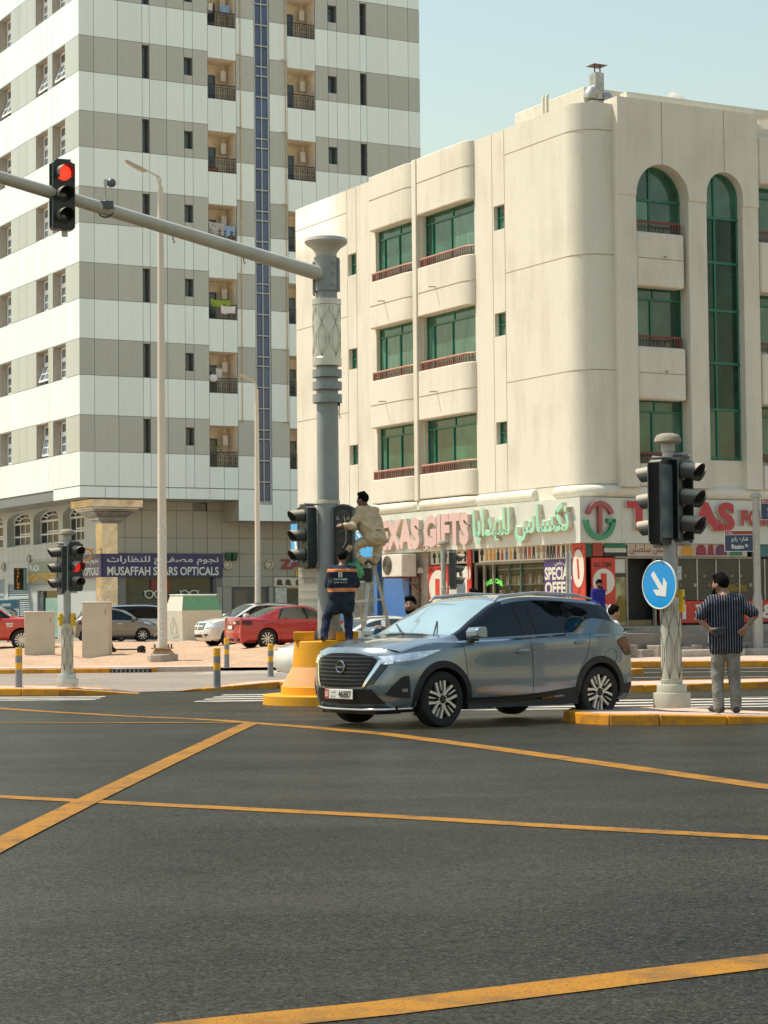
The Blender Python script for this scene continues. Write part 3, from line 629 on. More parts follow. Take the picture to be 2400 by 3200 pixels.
# mirror-gold corner column
M_GOLD = mat('gold_mirror_cladding', (.62, .57, .48), .10, metal=.75, var=.2, scale=1.6, bump=.9, bscale=1.7)
q = MB(); cx = GX+.36; cy = GY+.36
q.box(GX-.06, GX+.78, GY-.06, GY+.78, 0, 5.85)
def frust(mb, z0, h0, z1, h1, m=0): 
    mb.add([(cx-h0, cy-h0, z0), (cx+h0, cy-h0, z0), (cx+h0, cy+h0, z0), (cx-h0, cy+h0, z0), (cx-h1, cy-h1, z1), (cx+h1, cy-h1, z1), (cx+h1, cy+h1, z1), (cx-h1, cy+h1, z1)], [(0, 3, 2, 1), (4, 5, 6, 7), (0, 1, 5, 4), (1, 2, 6, 5), (2, 3, 7, 6), (3, 0, 4, 7)], m)
for z0, h0, z1, h1 in ((5.85, .50, 5.93, .55), (5.93, .55, 6.03, .64), (6.03, .68, 6.12, .72), (6.12, .72, 6.42, 1.10), (6.44, 1.14, 6.52, 1.18), (6.54, 1.22, 6.62, 1.24), (6.64, 1.38, 7.0, 1.40)): frust(q, z0, h0, z1, h1)
obj('corner_column', q, M_GOLD, T)
# soffit return box under the stair strip
obj('stair_box', MB().box(8.52, 13.0, .02, GY-.05, 5.99, 7.02), [M_TCLAD], T)
obj('wall_window', MB().box(7.2, 7.8, GY+.1, GY+.14, 6.18, 6.98, 0).box(7.24, 7.58, GY+.08, GY+.1, 6.6, 6.94, 1).box(7.24, 7.58, GY+.08, GY+.1, 6.22, 6.5, 1), [M_DFRAME, M_GLASS], T)
# optical shop front
M_SHOPG = mat('shop_glass', (.03, .055, .05), .05, var=.4, scale=2.2, spec=.8)
M_GREENG = mat('frosted_green_glass', (.25, .40, .34), .2, var=.15)
M_NAVY = mat('navy_sign', (.030, .032, .125), .35, var=.06)
M_SWHITE = mat('sign_white', (.72, .76, .66), .5, var=.04)
SH = obj('shop_window', MB().box(3.1, 8.05, GY+.2, GY+.24, 0, 3.16, 0).box(7.7, 8.05, GY+.1, GY+.2, 0, 2.3, 1).box(7.9, 8.05, GY+.02, GY+.2, 0, 3.16, 2), [M_SHOPG, M_GREENG, M_DFRAME], T)
shelf = MB(); 
for z in (1.2, 1.5, 1.8, 2.1): shelf.box(3.4, 7.5, GY+.15, GY+.2, z, z+.05)
obj('shelf', shelf, mat('shelf_grey', (.10, .13, .12), .6), SH)
obj('poster', MB().box(4.5, 5.6, GY+.12, GY+.15, 2.45, 3.05), mat('poster_red', (.22, .05, .03), .5), SH)
def glasses_mb(w, d=.02):
    mb = MB(); r = w*.2
    for s in (-1, 1):
        c = s*w*.26; mb.tube([(c+r*1.05*cos(a*pi/8)*(1.15 if sin(a*pi/8) > .3 else 1), 0, r*.95*sin(a*pi/8)) for a in range(16)], w*.035, 6, closed=True)
        mb.tube([(s*w*.46, 0, r*.7), (s*w*.54, 0, r*.95)], w*.035, 6)
    mb.tube([(-w*.08, 0, r*.35), (0, 0, r*.55), (w*.08, 0, r*.35)], w*.03, 6)
    return mb
for x in (4.35+.3, 6.45+.15): obj('glasses_decal', glasses_mb(1.0), M_SWHITE, SH, (x, GY+.1, 2.28), smooth=60)
obj('door', MB().box(8.97, 11.03, GY+.1, GY+.15, 0, 2.66, 0).box(9.1, 9.85, GY+.07, GY+.1, .1, 2.45, 1).box(10.15, 10.85, GY+.07, GY+.1, .1, 2.45, 1), [M_DFRAME, mat('door_glass', (.10, .11, .09), .15, spec=.6)], T)
# sign MUSAFFAH STARS OPTICALS, both faces
SG = tag(link('shop_sign', None), 'navy shop sign reading MUSAFFAH STARS OPTICALS on the tower corner', 'sign'); SG.matrix_world = TW
s = MB().box(GX-.1, 8.38, GY-.16, GY-.06, 3.16, 4.33).box(GX-.16, GX-.06, GY-.16, 7.9, 3.16, 4.33)
obj('sign_board', s, M_NAVY, SG)
obj('sign_text', text_mb('MUSAFFAH STARS OPTICALS', 6.1, .44, .022), M_SWHITE, SG, (GX+.18, GY-.165, 3.24))
obj('sign_text', text_mb(arabic('نجوم مصفح للنظارات'), 6.1, .46, .012), M_SWHITE, SG, (GX+.18, GY-.165, 3.76))
obj('sign_text', text_mb('MUSAFFAH STARS OPTICALS', 5.6, .40, .022), M_SWHITE, SG, (GX-.165, 7.6, 3.26), (0, 0, -pi/2))
obj('sign_text', text_mb(arabic('نجوم مصفح للنظارات'), 5.6, .42, .012), M_SWHITE, SG, (GX-.165, 7.6, 3.76), (0, 0, -pi/2))
o = obj('glasses_sign', glasses_mb(1.5), mat('orange_sign', (.72, .33, .03), .5), smooth=60); o.matrix_world = TW @ Matrix.Translation((GX-.95, GY+1.0, 4.3)) @ Matrix.Rotation(-RZ, 4, 'Z') @ Matrix.Scale(1.0, 4); tag(o, 'orange spectacles-shaped sign hanging at the tower corner', 'sign')
# round wall lamps and little emblem
M_LAMP = mat('lamp_cream', (.55, .50, .38), .4, var=.1)
def wall_lamp(face, a, z, lab):
    L = tag(link('wall_lamp', None), lab, 'wall lamp', 'round wall lamps on the tower')
    L.matrix_world = TW @ (Matrix.Translation((a, GY-.04, z)) if face == 'R' else Matrix.Translation((GX-.04, a, z)) @ Matrix.Rotation(-pi/2, 4, 'Z'))
    obj('lamp_ring', MB().tube([(.2*cos(t*pi/10), -.08, .2*sin(t*pi/10)) for t in range(20)], .05, 8, closed=True), M_LAMP, L, smooth=60)
    obj('lamp_glass', MB().lathe([(.0, -.07), (.1, -.06), (.17, -.03), (.18, .04)], 16, axis='y'), mat('lamp_globe', (.62, .57, .44), .3, var=.05), L, smooth=60)
wall_lamp('R', 8.68, 3.78, 'round cream wall lamp beside the right end of the navy sign')
wall_lamp('R', 11.05, 3.8, 'round cream wall lamp right of the second street lamp pole')
wall_lamp('L', 17.05, 4.0, 'round cream wall lamp at the left edge of the picture')
wall_lamp('L', 12.75, 4.35, 'round cream wall lamp above the vertical typing sign')
o = obj('green_emblem', MB().lathe([(.0, 0), (.12, .02), (.16, .2), (.19, .42), (.15, .44), (.0, .38)], 10, (-.17, 0, 0)).lathe([(.0, 0), (.12, .02), (.16, .2), (.19, .42), (.15, .44), (.0, .38)], 10, (.17, 0, 0)), mat('emblem_green', (.02, .10, .05), .4, var=.2), smooth=40); o.matrix_world = TW @ Matrix.Translation((8.85, GY-.2, 3.98)); tag(o, 'dark green double emblem above a round lamp beside the navy sign', 'sign')
# ---- left face shops
M_LOUV = mat('louver_grey', (.36, .42, .42), .5, var=.06)
def louver(a, b, z0, z1, nm):
    L = obj(nm, MB().box(GX+.1, GX+.13, a, b, z0, z1).box(GX-.02, GX+.05, a, a+.08, z0, z1).box(GX-.02, GX+.05, b-.08, b, z0, z1).box(GX-.02, GX+.05, a, b, z1-.08, z1).box(GX-.02, GX+.05, a, b, z0+(z1-z0)*.7, z0+(z1-z0)*.7+.12).box(GX-.02, GX+.05, (a+b)/2-.05, (a+b)/2+.05, z0, z0+(z1-z0)*.7), M_LOUV, T)
    sm = None
    z = z0+.06
    while z < z1-.12:
        o2 = MB().add([(GX-.0, a+.08, z), (GX-.0, b-.08, z), (GX+.07, b-.08, z+.09), (GX+.07, a+.08, z+.09)], [(0, 1, 2, 3)])
        obj('slat', o2, M_LOUV, L); z += .115
louver(12.77, 16.48, .05, 3.08, 'louver_door'); louver(17.12, 20.4, .05, 3.38, 'louver_door')
obj('shop_door', MB().box(GX+.2, GX+.24, 8.4, 11.6, 0, 2.58, 0).box(GX+.1, GX+.2, 10.9, 11.6, 0, 2.58, 2).box(GX+.12, GX+.2, 8.5, 10.6, .1, 2.2, 1), [M_SHOPG, M_GREENG, M_DFRAME], T)
YT = tag(link('shop_sign', None), 'long grey shop board with yellow letters beside the typing sign', 'sign'); YT.matrix_world = TW
obj('sign_board', MB().box(GX-.14, GX-.04, 8.2, 12.6, 2.95, 4.15), mat('olive_board', (.22, .25, .19), .5), YT)
obj('sign_text', text_mb('MEDHAT TYPING SER', 4.0, .42, .03), mat('sign_yellow', (.72, .40, .02), .5), YT, (GX-.15, 12.4, 3.1), (0, 0, -pi/2))
obj('sign_text', text_mb('PLAZA', 1.6, .32, .02), M_SWHITE, YT, (GX-.15, 12.4, 3.66), (0, 0, -pi/2))
TY = tag(link('typing_sign', None), 'black vertical sign with orange letters spelling TYPING', 'sign'); TY.matrix_world = TW @ Matrix.Translation((GX-.45, 13.1, 2.66))
obj('sign_board', MB().box(-.35, .36, -.05, .05, 0, 1.2, 0).box(.18, .33, -.06, -.05, .04, 1.16, 1), [mat('sign_black', (.015, .015, .015), .4), M_GREENG], TY)
for i, ch in enumerate('TYPING'): obj('letter', text_mb(ch, None, .15, .03), mat('neon_orange', (.75, .26, .03), .5, emit=(.9, .3, .02), estr=.15), TY, (-.2, -.056, 1.0-i*.185))
K = thing('atm_kiosk', 'blue topped cash machine standing before the louvred doors', 'cash machine', tuple(TW @ Vector((GX-1.0, 13.5, .03))), RZ-.5)
obj('body', MB().prism([(-.45, 0), (.45, 0), (.45, 1.45), (.2, 1.6), (-.45, 1.6)], -.5, .5, 'y'), mat('kiosk_grey', (.40, .42, .38), .5), K, bevel=.02)
obj('canopy', MB().prism([(-.62, 1.6), (.55, 1.6), (.5, 2.1), (-.5, 2.1)], -.55, .55, 'y').box(-.62, -.47, -.55, -.4, .4, 1.6), mat('kiosk_blue', (.05, .20, .30), .4), K, bevel=.03)
obj('screen', MB().box(-.3, .3, -.53, -.505, 1.05, 1.4), mat('screen_dark', (.02, .04, .05), .2), K); obj('sign_strip', MB().box(-.25, .25, -.57, -.555, 1.75, 1.9), M_SWHITE, K)
# small shop right of the door: shoe posters, dark window, red letters
P = obj('poster_board', MB().box(11.35, 18, GY-.08, GY-.03, 2.64, 3.12), mat('poster_cream', (.66, .60, .48), .6, var=.1), T)
for i, x in enumerate((11.5, 12.0, 12.6, 13.3, 14.0)):
    obj('poster_print', MB().lathe([(0, 0), (.13, .002), (.16, .004)], 10, (x+.15, GY-.09, 2.88), axis='y').box(x, x+.35, GY-.088, GY-.082, 2.72, 2.8), mat('print_dark', (.09, .06, .05), .6, var=.4, scale=12), P)
obj('shop_window', MB().box(12.1, 14.2, GY+.12, GY+.2, 0, 2.58, 0).box(14.6, 18.6, GY+.12, GY+.2, 0, 2.58, 0).box(11.42, 12.0, GY-.07, GY-.02, .4, 2.6, 1).box(12.02, 12.1, GY-.03, GY+.2, 0, 2.6, 1), [M_SHOPG, mat('poster_pale', (.60, .60, .52), .6, var=.25, scale=5)], T)
Zs = tag(link('shop_sign', None), 'red raised letters ZAF above yellow letters, right of the street lamp', 'sign'); Zs.matrix_world = TW
obj('sign_text', text_mb('ZARA', 2.4, .5, .03, .1), [mat('letter_red', (.34, .03, .035), .5), mat('letter_side', (.4, .3, .28), .6)], Zs, (11.7, GY-.04, 3.58)); obj('sign_text', text_mb('FOR', 1.2, .36, .03, .06), [mat('sign_yellow', (.72, .40, .02), .5), M_LAMP], Zs, (12.6, GY-.04, 3.18))
# ================================================================== beige corner building, right
def stucco(name, col, dark, bump=.5):
    m = bpy.data.materials.new(name); m.use_nodes = True; N, L, b = nodes_of(m); b.inputs['Roughness'].default_value = .9; b.inputs['Specular IOR Level'].default_value = .2
    tc = N.new('ShaderNodeTexCoord')
    mp = N.new('ShaderNodeMapping'); mp.inputs['Scale'].default_value = (1, 1, .16); L.new(tc.outputs['Object'], mp.inputs[0])
    a = N.new('ShaderNodeTexNoise'); a.inputs['Scale'].default_value = 2.2; a.inputs['Detail'].default_value = 8; a.inputs['Roughness'].default_value = .65; L.new(mp.outputs[0], a.inputs[0])
    c = N.new('ShaderNodeTexNoise'); c.inputs['Scale'].default_value = .45; c.inputs['Detail'].default_value = 6; L.new(tc.outputs['Object'], c.inputs[0])
    f = N.new('ShaderNodeTexNoise'); f.inputs['Scale'].default_value = 26; f.inputs['Detail'].default_value = 4; L.new(tc.outputs['Object'], f.inputs[0])
    mu = N.new('ShaderNodeMath'); mu.operation = 'MULTIPLY'; L.new(a.outputs[0], mu.inputs[0]); L.new(c.outputs[0], mu.inputs[1])
    r = N.new('ShaderNodeMapRange'); r.inputs[1].default_value = .22; r.inputs[2].default_value = .46; r.inputs[4].default_value = .8; L.new(mu.outputs[0], r.inputs[0])
    mx = N.new('ShaderNodeMix'); mx.data_type = 'RGBA'; mx.inputs[6].default_value = (*col, 1); mx.inputs[7].default_value = (*dark, 1); L.new(r.outputs[0], mx.inputs[0])
    r2 = N.new('ShaderNodeMapRange'); r2.inputs[1].default_value = .3; r2.inputs[2].default_value = .7; r2.inputs[3].default_value = .93; r2.inputs[4].default_value = 1.05; L.new(f.outputs[0], r2.inputs[0])
    m2 = N.new('ShaderNodeMix'); m2.data_type = 'RGBA'; m2.blend_type = 'MULTIPLY'; m2.inputs[0].default_value = 1; L.new(mx.outputs[2], m2.inputs[6]); L.new(r2.outputs[0], m2.inputs[7]); L.new(m2.outputs[2], b.inputs['Base Color'])
    bp = N.new('ShaderNodeBump'); bp.inputs['Strength'].default_value = bump; bp.inputs['Distance'].default_value = .015; L.new(f.outputs[0], bp.inputs['Height']); L.new(bp.outputs[0], b.inputs['Normal'])
    return m
M_ST = stucco('beige_stucco', (.71, .675, .56), (.54, .50, .395))
M_STG = mat('stucco_groove', (.34, .27, .19), .9, var=.1)
M_GFR = mat('green_window_frame', (.007, .15, .09), .35, var=.1)
M_GGL = mat('green_tinted_glass', (.022, .095, .058), .07, var=.5, scale=1.3, spec=.8, rand=.3)
M_GGLD = mat('green_tinted_glass_curtained', (.08, .18, .125), .12, var=.4, scale=2.5, spec=.7, rand=.3, stretch=(1, 4, .4))
M_RAIL = mat('maroon_rail', (.20, .055, .045), .5, var=.15)
M_RAILT = mat('handrail_dusty', (.48, .24, .17), .5, var=.15)
BX, BY = 5.82796377, 62.0
BW = Matrix.Translation((BX, BY, 0)) @ Matrix.Rotation(RZ, 4, 'Z')
B = thing('corner_building', 'four storey beige stucco building with green windows and rounded corner', 'building', (BX, BY, 0), RZ)
WX = .30            # left facade plane (outward -x)
RY = .12            # corner block, right side plane (outward -y)
PY = -.15           # pier plane on the right face
TOP = 16.68
wl_ = MB()
LH = [(6.31, 9.72, 12.97, 14.78, .35), (10.12, 13.05, 12.97, 14.78, .35), (6.31, 9.72, 9.44, 11.31, .35), (10.12, 13.05, 9.44, 11.31, .35), (6.31, 9.72, 5.94, 7.78, .35), (10.12, 13.05, 5.94, 7.78, .35)]
for z0, z1 in ((13.51, 14.3), (10.09, 10.84), (6.62, 7.34)): LH += [(4.45, 5.12, z0, z1, .3), (14.48, 15.15, z0, z1, .3)]
RC = .85
holes_wall(wl_, RY+RC, 19.4, 4.6, TOP, LH, lambda a, z, d: (WX+d, a, z))
n = 10; arcp = [(WX+RC-RC*cos(pi/2*i/n), RY+RC-RC*sin(pi/2*i/n)) for i in range(n+1)]
vs_ = [(p[0], p[1], 4.6) for p in arcp] + [(p[0], p[1], TOP) for p in arcp]
wl_.add(vs_, [(i, i+1, n+2+i, n+1+i) for i in range(n)])
wl_.add([(WX+RC, RY, 4.6), (1.6, RY, 4.6), (1.6, RY, TOP), (WX+RC, RY, TOP)], [(0, 1, 2, 3)])
wl_.add([(WX, 19.4, 0), (14, 19.4, 0), (14, 19.4, TOP), (WX, 19.4, TOP)], [(0, 1, 2, 3)])
wl_.add([(WX, 13.0, -.2), (WX, 19.4, -.2), (WX, 19.4, 4.6), (WX, 13.0, 4.6)], [(0, 1, 2, 3)])
roofp = arcp + [(1.6, RY), (1.6, .4), (14, .4), (14, 19.4), (WX, 19.4)]
wl_.add([(p[0], p[1], TOP-.25) for p in roofp], [tuple(range(len(roofp)))])
inner = [(p[0]+(.22 if p[0] < 1.5 else 0), p[1]+(.22 if p[1] < 1.5 else 0), TOP) for p in arcp] 
wl_.add([(p[0], p[1], TOP) for p in arcp]+inner, [(i, i+1, n+2+i, n+1+i) for i in range(n)])
wl_.add([(WX, RY+RC, TOP), (WX, 19.4, TOP), (WX+.22, 19.4, TOP), (WX+.22, RY+RC, TOP)], [(0, 1, 2, 3)])
wall_o = obj('wall', wl_, M_ST, B, smooth=50)
# shallow control joints (thin raised dark fillets set in the render)
def jl(y0, y1, z, x=WX): obj('joint', MB().box(x-.004, x+.01, y0, y1, z-.012, z+.012), M_STG, B)
def jv(y, z0, z1, x=WX): obj('joint', MB().box(x-.004, x+.01, y-.012, y+.012, z0, z1), M_STG, B)
for z in (15.85, 12.05, 8.55, 5.1): jl(RY+RC, 4.46, z)
for y in (4.46, 5.2): jv(y, 5.1, TOP-.02)
jl(4.46, 6.3, 5.1)
jv(14.5, 4.7, TOP-.02); jv(15.2, 4.7, TOP-.02)
for z in (15.85, 12.05, 8.55, 5.1): jl(15.2, 19.38, z)
jr = MB()
for z in (15.85, 12.05, 8.55, 5.1):
    jr.tube([(p[0]-.002*cos(pi/2*i/n), p[1]-.002*sin(pi/2*i/n), z) for i, p in enumerate(arcp)] + [(1.44, RY-.002, z)], .012, 5)
obj('corner_joint', jr, M_STG, B)
# rounded base roll above the sign, in lengths
def roll(y0, y1, x=WX-.1, z=4.88, r=.2):
    mb = MB(); mb.tube([(x+.12, y0, z), (x+.12, y0+.06, z), (x+.12, y1-.06, z), (x+.12, y1, z)], [r*.6, r, r, r*.6], 14)
    return mb
for a, b in ((2.75, 6.2), ): obj('base_roll', roll(a, b), M_ST, B, smooth=50)
cr = [(WX+.02, 1.65, 4.88), (WX+.02, RY+RC, 4.88)] + [(p[0]+.03*cos(pi/2*i/n), p[1]+.03*sin(pi/2*i/n), 4.88) for i, p in enumerate(arcp)] + [(1.5, RY+.03, 4.88), (12, RY+.03, 4.88)]
obj('base_roll', MB().tube(cr, .2, 14), M_ST, B, smooth=50)
# balcony bays
def bay_plan(y0, y1, px=.05, rx=.27, ry=.6, n=8, inner=None):
    pts = []
    for i in range(n+1): a = pi/2*i/n; pts.append((px+rx-rx*sin(a), y0+ry-ry*cos(a)))
    for i in range(n+1): a = pi/2*i/n; pts.append((px+.15-.15*cos(a), y1-.2+.2*sin(a)))
    return pts
for nm, y0, y1 in (('near', 6.28, 9.76), ('far', 10.08, 13.16)):
    pl = bay_plan(y0, y1); poly = pl + [(WX+.02, y1), (WX+.02, y0)]
    bands = [(14.78, 16.72), (11.31, 12.96), (7.78, 9.44), (5.1, 5.94)]
    for z0, z1 in bands:
        bb = obj('balcony', MB().prism(poly, z0, z1, 'z'), M_ST, B, smooth=40, bevel=.03)
        zm = z1-.86
        if z0 < 14 and z0 > 6:
            obj('joint', MB().tube([(p[0]-.003, p[1], zm) for p in pl], .011, 5), M_STG, bb)
            ym = y0+(y1-y0)*.62
            obj('drain_spout', MB().tube([(.08, ym, zm+.07), (-.22, ym, zm+.05)], .02, 6), M_STG, bb)
        if z0 > 14: obj('joint', MB().tube([(p[0]-.003, p[1], 15.88) for p in pl], .011, 5), M_STG, bb)
    obj('base_roll', MB().tube([(WX+.05, y0+.02, 4.88)] + [(p[0]+.12, p[1], 4.88) for p in bay_plan(y0+.06, y1-.06)] + [(WX+.05, y1-.02, 4.88)], .2, 14), M_ST, B, smooth=50)
    for zs_ in (12.96, 9.44, 5.94):
        r = MB(); path = [(p[0]+.08, p[1]) for p in bay_plan(y0+.04, y1-.04)]
        zt = zs_+.29
        r.tube([(p[0], p[1], zt) for p in path], .035, 6, 1); r.tube([(p[0], p[1], zs_+.02) for p in path], .02, 5, 0)
        # balusters spaced evenly
        acc = 0; P = [Vector(p) for p in path]; nxt = .07
        for a, b in zip(P[:-1], P[1:]):
            L_ = (b-a).length
            while acc+L_ > nxt:
                q = a+(b-a)*((nxt-acc)/L_); r.box(q.x-.012, q.x+.012, q.y-.022, q.y+.022, zs_, zt); nxt += .135
            acc += L_
        obj('railing', r, [M_RAIL, M_RAILT], B)
obj('pilaster', MB().box(.07, WX+.02, 9.78, 10.06, 5.05, TOP+.06).box(.15, WX, 9.8, 10.04, 4.75, 5.05), M_ST, B, bevel=.03)
# green windows in the bays
def green_window(y0, y1, z0, z1, x, seedi, f=fL, cols_=(0, .5, .86, 1), tr=.84, parent=None, left=True):
    w = MB(); t = .055
    def fb(a0, a1, c0, c1, th=.06, m=0):
        if left: w.box(x-th, x, a0, a1, c0, c1, m)
        else: w.box(a0, a1, x-th, x, c0, c1, m)
    zt = z0+(z1-z0)*tr
    fb(y0, y1, z0, z0+t); fb(y0, y1, z1-t, z1); fb(y0, y1, zt-t/2, zt+t/2, .08)
    for c in (0, 1): a = y0+(y1-y0)*c; fb(a-(t if c else 0), a+(0 if c else t), z0, z1)
    for i, c in enumerate(cols_[1:-1]): a = y0+(y1-y0)*c; fb(a-t*.6, a+t*.6, z0, zt, .075)
    a = y0+(y1-y0)*.47; fb(a-t/2, a+t/2, zt, z1)
    o = obj('window', w, M_GFR, parent or B)
    rnd = random.Random(seedi)
    E_ = [y0+(y1-y0)*c for c in cols_]
    for a, b in zip(E_[:-1], E_[1:]):
        m = M_GGLD if rnd.random() < .55 else M_GGL
        obj('pane', (MB().box(x-.03, x-.02, a+.02, b-.02, z0+.02, zt) if left else MB().box(a+.02, b-.02, x-.03, x-.02, z0+.02, zt)), m, o)
    obj('pane', (MB().box(x-.03, x-.02, y0+.02, y1-.02, zt, z1-.02) if left else MB().box(y0+.02, y1-.02, x-.03, x-.02, zt, z1-.02)), M_GGL, o)
    return o
i = 0
for y0, y1, z0, z1, d in LH:
    i += 1
    if y1-y0 > 2: green_window(y0+.01, y1-.01, z0-.25, z1+.01, WX+.2, i)
    else:
        o = obj('window', MB().box(WX+.2, WX+.26, y0, y1, z0, z1, 1).box(WX+.15, WX+.2, y0, y1, z0+(z1-z0)*.48, z0+(z1-z0)*.56, 0).box(WX+.15, WX+.2, y0, y0+.06, z0, z1, 0).box(WX+.15, WX+.2, y1-.06, y1, z0, z1, 0).box(WX+.15, WX+.2, y0, y1, z0, z0+.05, 0), [M_GFR, M_GGLD], B)
        obj('extractor_fan', MB().lathe([(.0, -.02), (.1, -.02), (.14, 0)], 12, (WX+.18, (y0+y1)/2, z1-.17), axis='x'), M_DFRAME, o)
# ---- right face: pier with two arches
def arch_poly(x0, x1, zs_, zb, n=16):
    c = (x0+x1)/2; r = (x1-x0)/2
    return [(x0, zb), (x0, zs_)] + [(c-r*cos(pi*i/n), zs_+r*sin(pi*i/n)) for i in range(1, n)] + [(x1, zs_), (x1, zb)]
def arch_wall(mb, X0, X1, Zb, Zt, A, yf, yb):
    """wall X0..X1 with arched openings down to their own sill; strips"""
    xs = [X0]; 
    for (x0, x1, zs_, zb) in A: xs += [x0, x1]
    xs.append(X1)
    for k in range(0, len(xs), 2): mb.box(xs[k], xs[k+1], yf, yb, Zb, Zt)
    for (x0, x1, zs_, zb) in A:
        ap = arch_poly(x0, x1, zs_, zb); top = ap[1:-1]
        k = len(top)
        V = [(p[0], yf, p[1]) for p in top] + [(p[0], yf, Zt) for p in top] + [(p[0], yb, p[1]) for p in top] + [(p[0], yb, Zt) for p in top]
        F = []
        for i in range(k-1): F += [(i, i+1, k+i+1, k+i), (2*k+i, 3*k+i, 3*k+i+1, 2*k+i+1), (i, 2*k+i, 2*k+i+1, i+1), (k+i, k+i+1, 3*k+i+1, 3*k+i)]
        mb.add(V, F)
        if zb > Zb: mb.box(x0, x1, yf, yb, Zb, zb)
A1 = (2.13, 4.11, 13.94, 5.0); A2 = (4.80, 6.22, 14.2, 5.92)
pw = MB(); arch_wall(pw, 1.46, 6.84, 13.9, 16.87, [(2.13, 4.11, 13.94, 13.9), (4.80, 6.22, 14.2, 13.9)], PY, .55)
arch_wall(pw, 1.47, 6.83, 5.02, 13.9, [(2.13, 4.11, 13.88, 5.02)], PY+.05, .55) if False else None
for x0, x1 in ((1.47, 2.13), (4.11, 4.80), (6.22, 6.83)): pw.box(x0, x1, PY+.035, .55, 5.02, 13.9)
pw.box(4.80, 6.22, .12, .55, 4.9, 5.92); pw.box(1.47, 6.83, .5, .6, 4.6, 16.8)
obj('arched_pier', pw, M_ST, B, smooth=30)
for x_ in (3.10, 5.49): obj('joint', MB().box(x_, x_+.024, PY-.004, PY+.01, 14.93, 16.85), M_STG, B)
# windows of the arches
def arched_glass(x0, x1, zs_, zb, y, mull, trans, seedi):
    w = MB(); n = 16; c = (x0+x1)/2; r = (x1-x0)/2
    ap = arch_poly(x0, x1, zs_, zb)
    w.tube([(p[0], y, p[1]) for p in ap], .05, 6); w.box(x0, x1, y-.04, y+.02, zb, zb+.07)
    top = zs_+r
    for m in mull:
        hx = zs_+sqrt(max(0, r*r-(m-c)**2)); w.box(m-.035, m+.035, y-.05, y+.02, zb, hx)
    for z in trans: w.box(x0, x1, y-.06, y+.02, z-.04, z+.04)
    o = obj('window', w, M_GFR, B)
    ed = [x0]+list(mull)+[x1]; zz = [zb]+list(trans)+[None]
    rnd = random.Random(seedi)
    for a, b in zip(ed[:-1], ed[1:]):
        for c0, c1 in zip(zz[:-1], zz[1:]):
            if c1 is not None: obj('pane', MB().box(a+.02, b-.02, y-.01, y, c0+.02, c1-.02), M_GGLD if rnd.random() < .25 else M_GGL, o)
            else:
                k = 8; pts = [(a+(b-a)*i/k, zs_+sqrt(max(0, (r-.02)**2-(a+(b-a)*i/k-c)**2))) for i in range(k+1)]
                obj('pane', MB().prism([(a, c0), (b, c0)]+pts[::-1], y-.01, y, 'y'), M_GGL, o)
    return o
arched_glass(2.13, 4.11, 13.94, 12.6, .38, (2.95,), (13.88,), 1)
arched_glass(4.80, 6.22, 14.2, 5.94, .2, (5.3, ), (13.5, 12.1, 10.6, 8.95, 7.5), 2)
for z0, z1 in ((8.9, 11.3), (5.4, 7.85)): green_window(2.13, 4.11, z0, z1, .42, int(z0*10), cols_=(0, .42, 1), tr=.80, left=False)
for z0, z1 in ((11.15, 12.84), (7.7, 9.32), (5.06, 5.75)):
    b_ = obj('balcony', MB().box(2.15, 3.98, -.06, .42, z0, z1), M_ST, B, bevel=.09, seg=4)
    if z0 > 6: obj('joint', MB().box(2.22, 3.93, -.064, -.05, z1-.83, z1-.806), M_STG, b_); obj('drain_spout', MB().tube([(3.2, -.05, z1-.75), (3.2, -.16, z1-.76)], .025, 6), M_STG, b_)
    r = MB(); zt = z1+.31; path = [(2.17, 0), (3.8, 0), (3.92, .08), (3.95, .25)]
    r.tube([(p[0], p[1], zt) for p in path], .035, 6, 1)
    for k in range(16): r.box(2.2+k*.105, 2.22+k*.105, -.01, .01, z1-.02, zt)
    for y in (.1, .25): r.box(3.93, 3.96, y, y+.02, z1-.02, zt)
    obj('railing', r, [M_RAIL, M_RAIL], B)
# next bay along the street (edge of the picture and beyond)
nb = MB(); holes_wall(nb, 6.83, 14, 4.9, 16.3, [(7.05, 9.4, 12.9, 14.7, .5), (7.05, 9.4, 9.4, 11.25, .5), (7.05, 9.4, 5.9, 7.7, .5), (10.6, 12.6, 12.9, 14.7, .5), (10.6, 12.6, 9.4, 11.25, .5), (10.6, 12.6, 5.9, 7.7, .5)], lambda a, z, d: (a, .15+d, z))
obj('street_wall', nb, M_ST, B)
for x0 in (7.05, 10.6):
    x1 = x0+(2.35 if x0 < 8 else 2.0)
    for z0, z1 in ((12.6, 14.71), (9.1, 11.26), (5.6, 7.71)): green_window(x0, x1, z0, z1, .55, int(z0*7), cols_=(0, .5, 1), left=False)
    for z0, z1 in ((14.7, 16.2), (11.25, 12.85), (7.7, 9.32), (5.0, 5.8)):
        obj('balcony', MB().box(x0-.12, x1+.12, -.08, .2, z0, z1), M_ST, B, bevel=.08, seg=4)
        if z0 < 14:
            r = MB().tube([(x0-.1, -.02, z1+.31), (x1+.1, -.02, z1+.31)], .035, 6, 1)
            for k in range(22): r.box(x0-.08+k*.105, x0-.06+k*.105, -.03, -.01, z1-.02, z1+.31)
            obj('railing', r, [M_RAIL, M_RAIL], B)
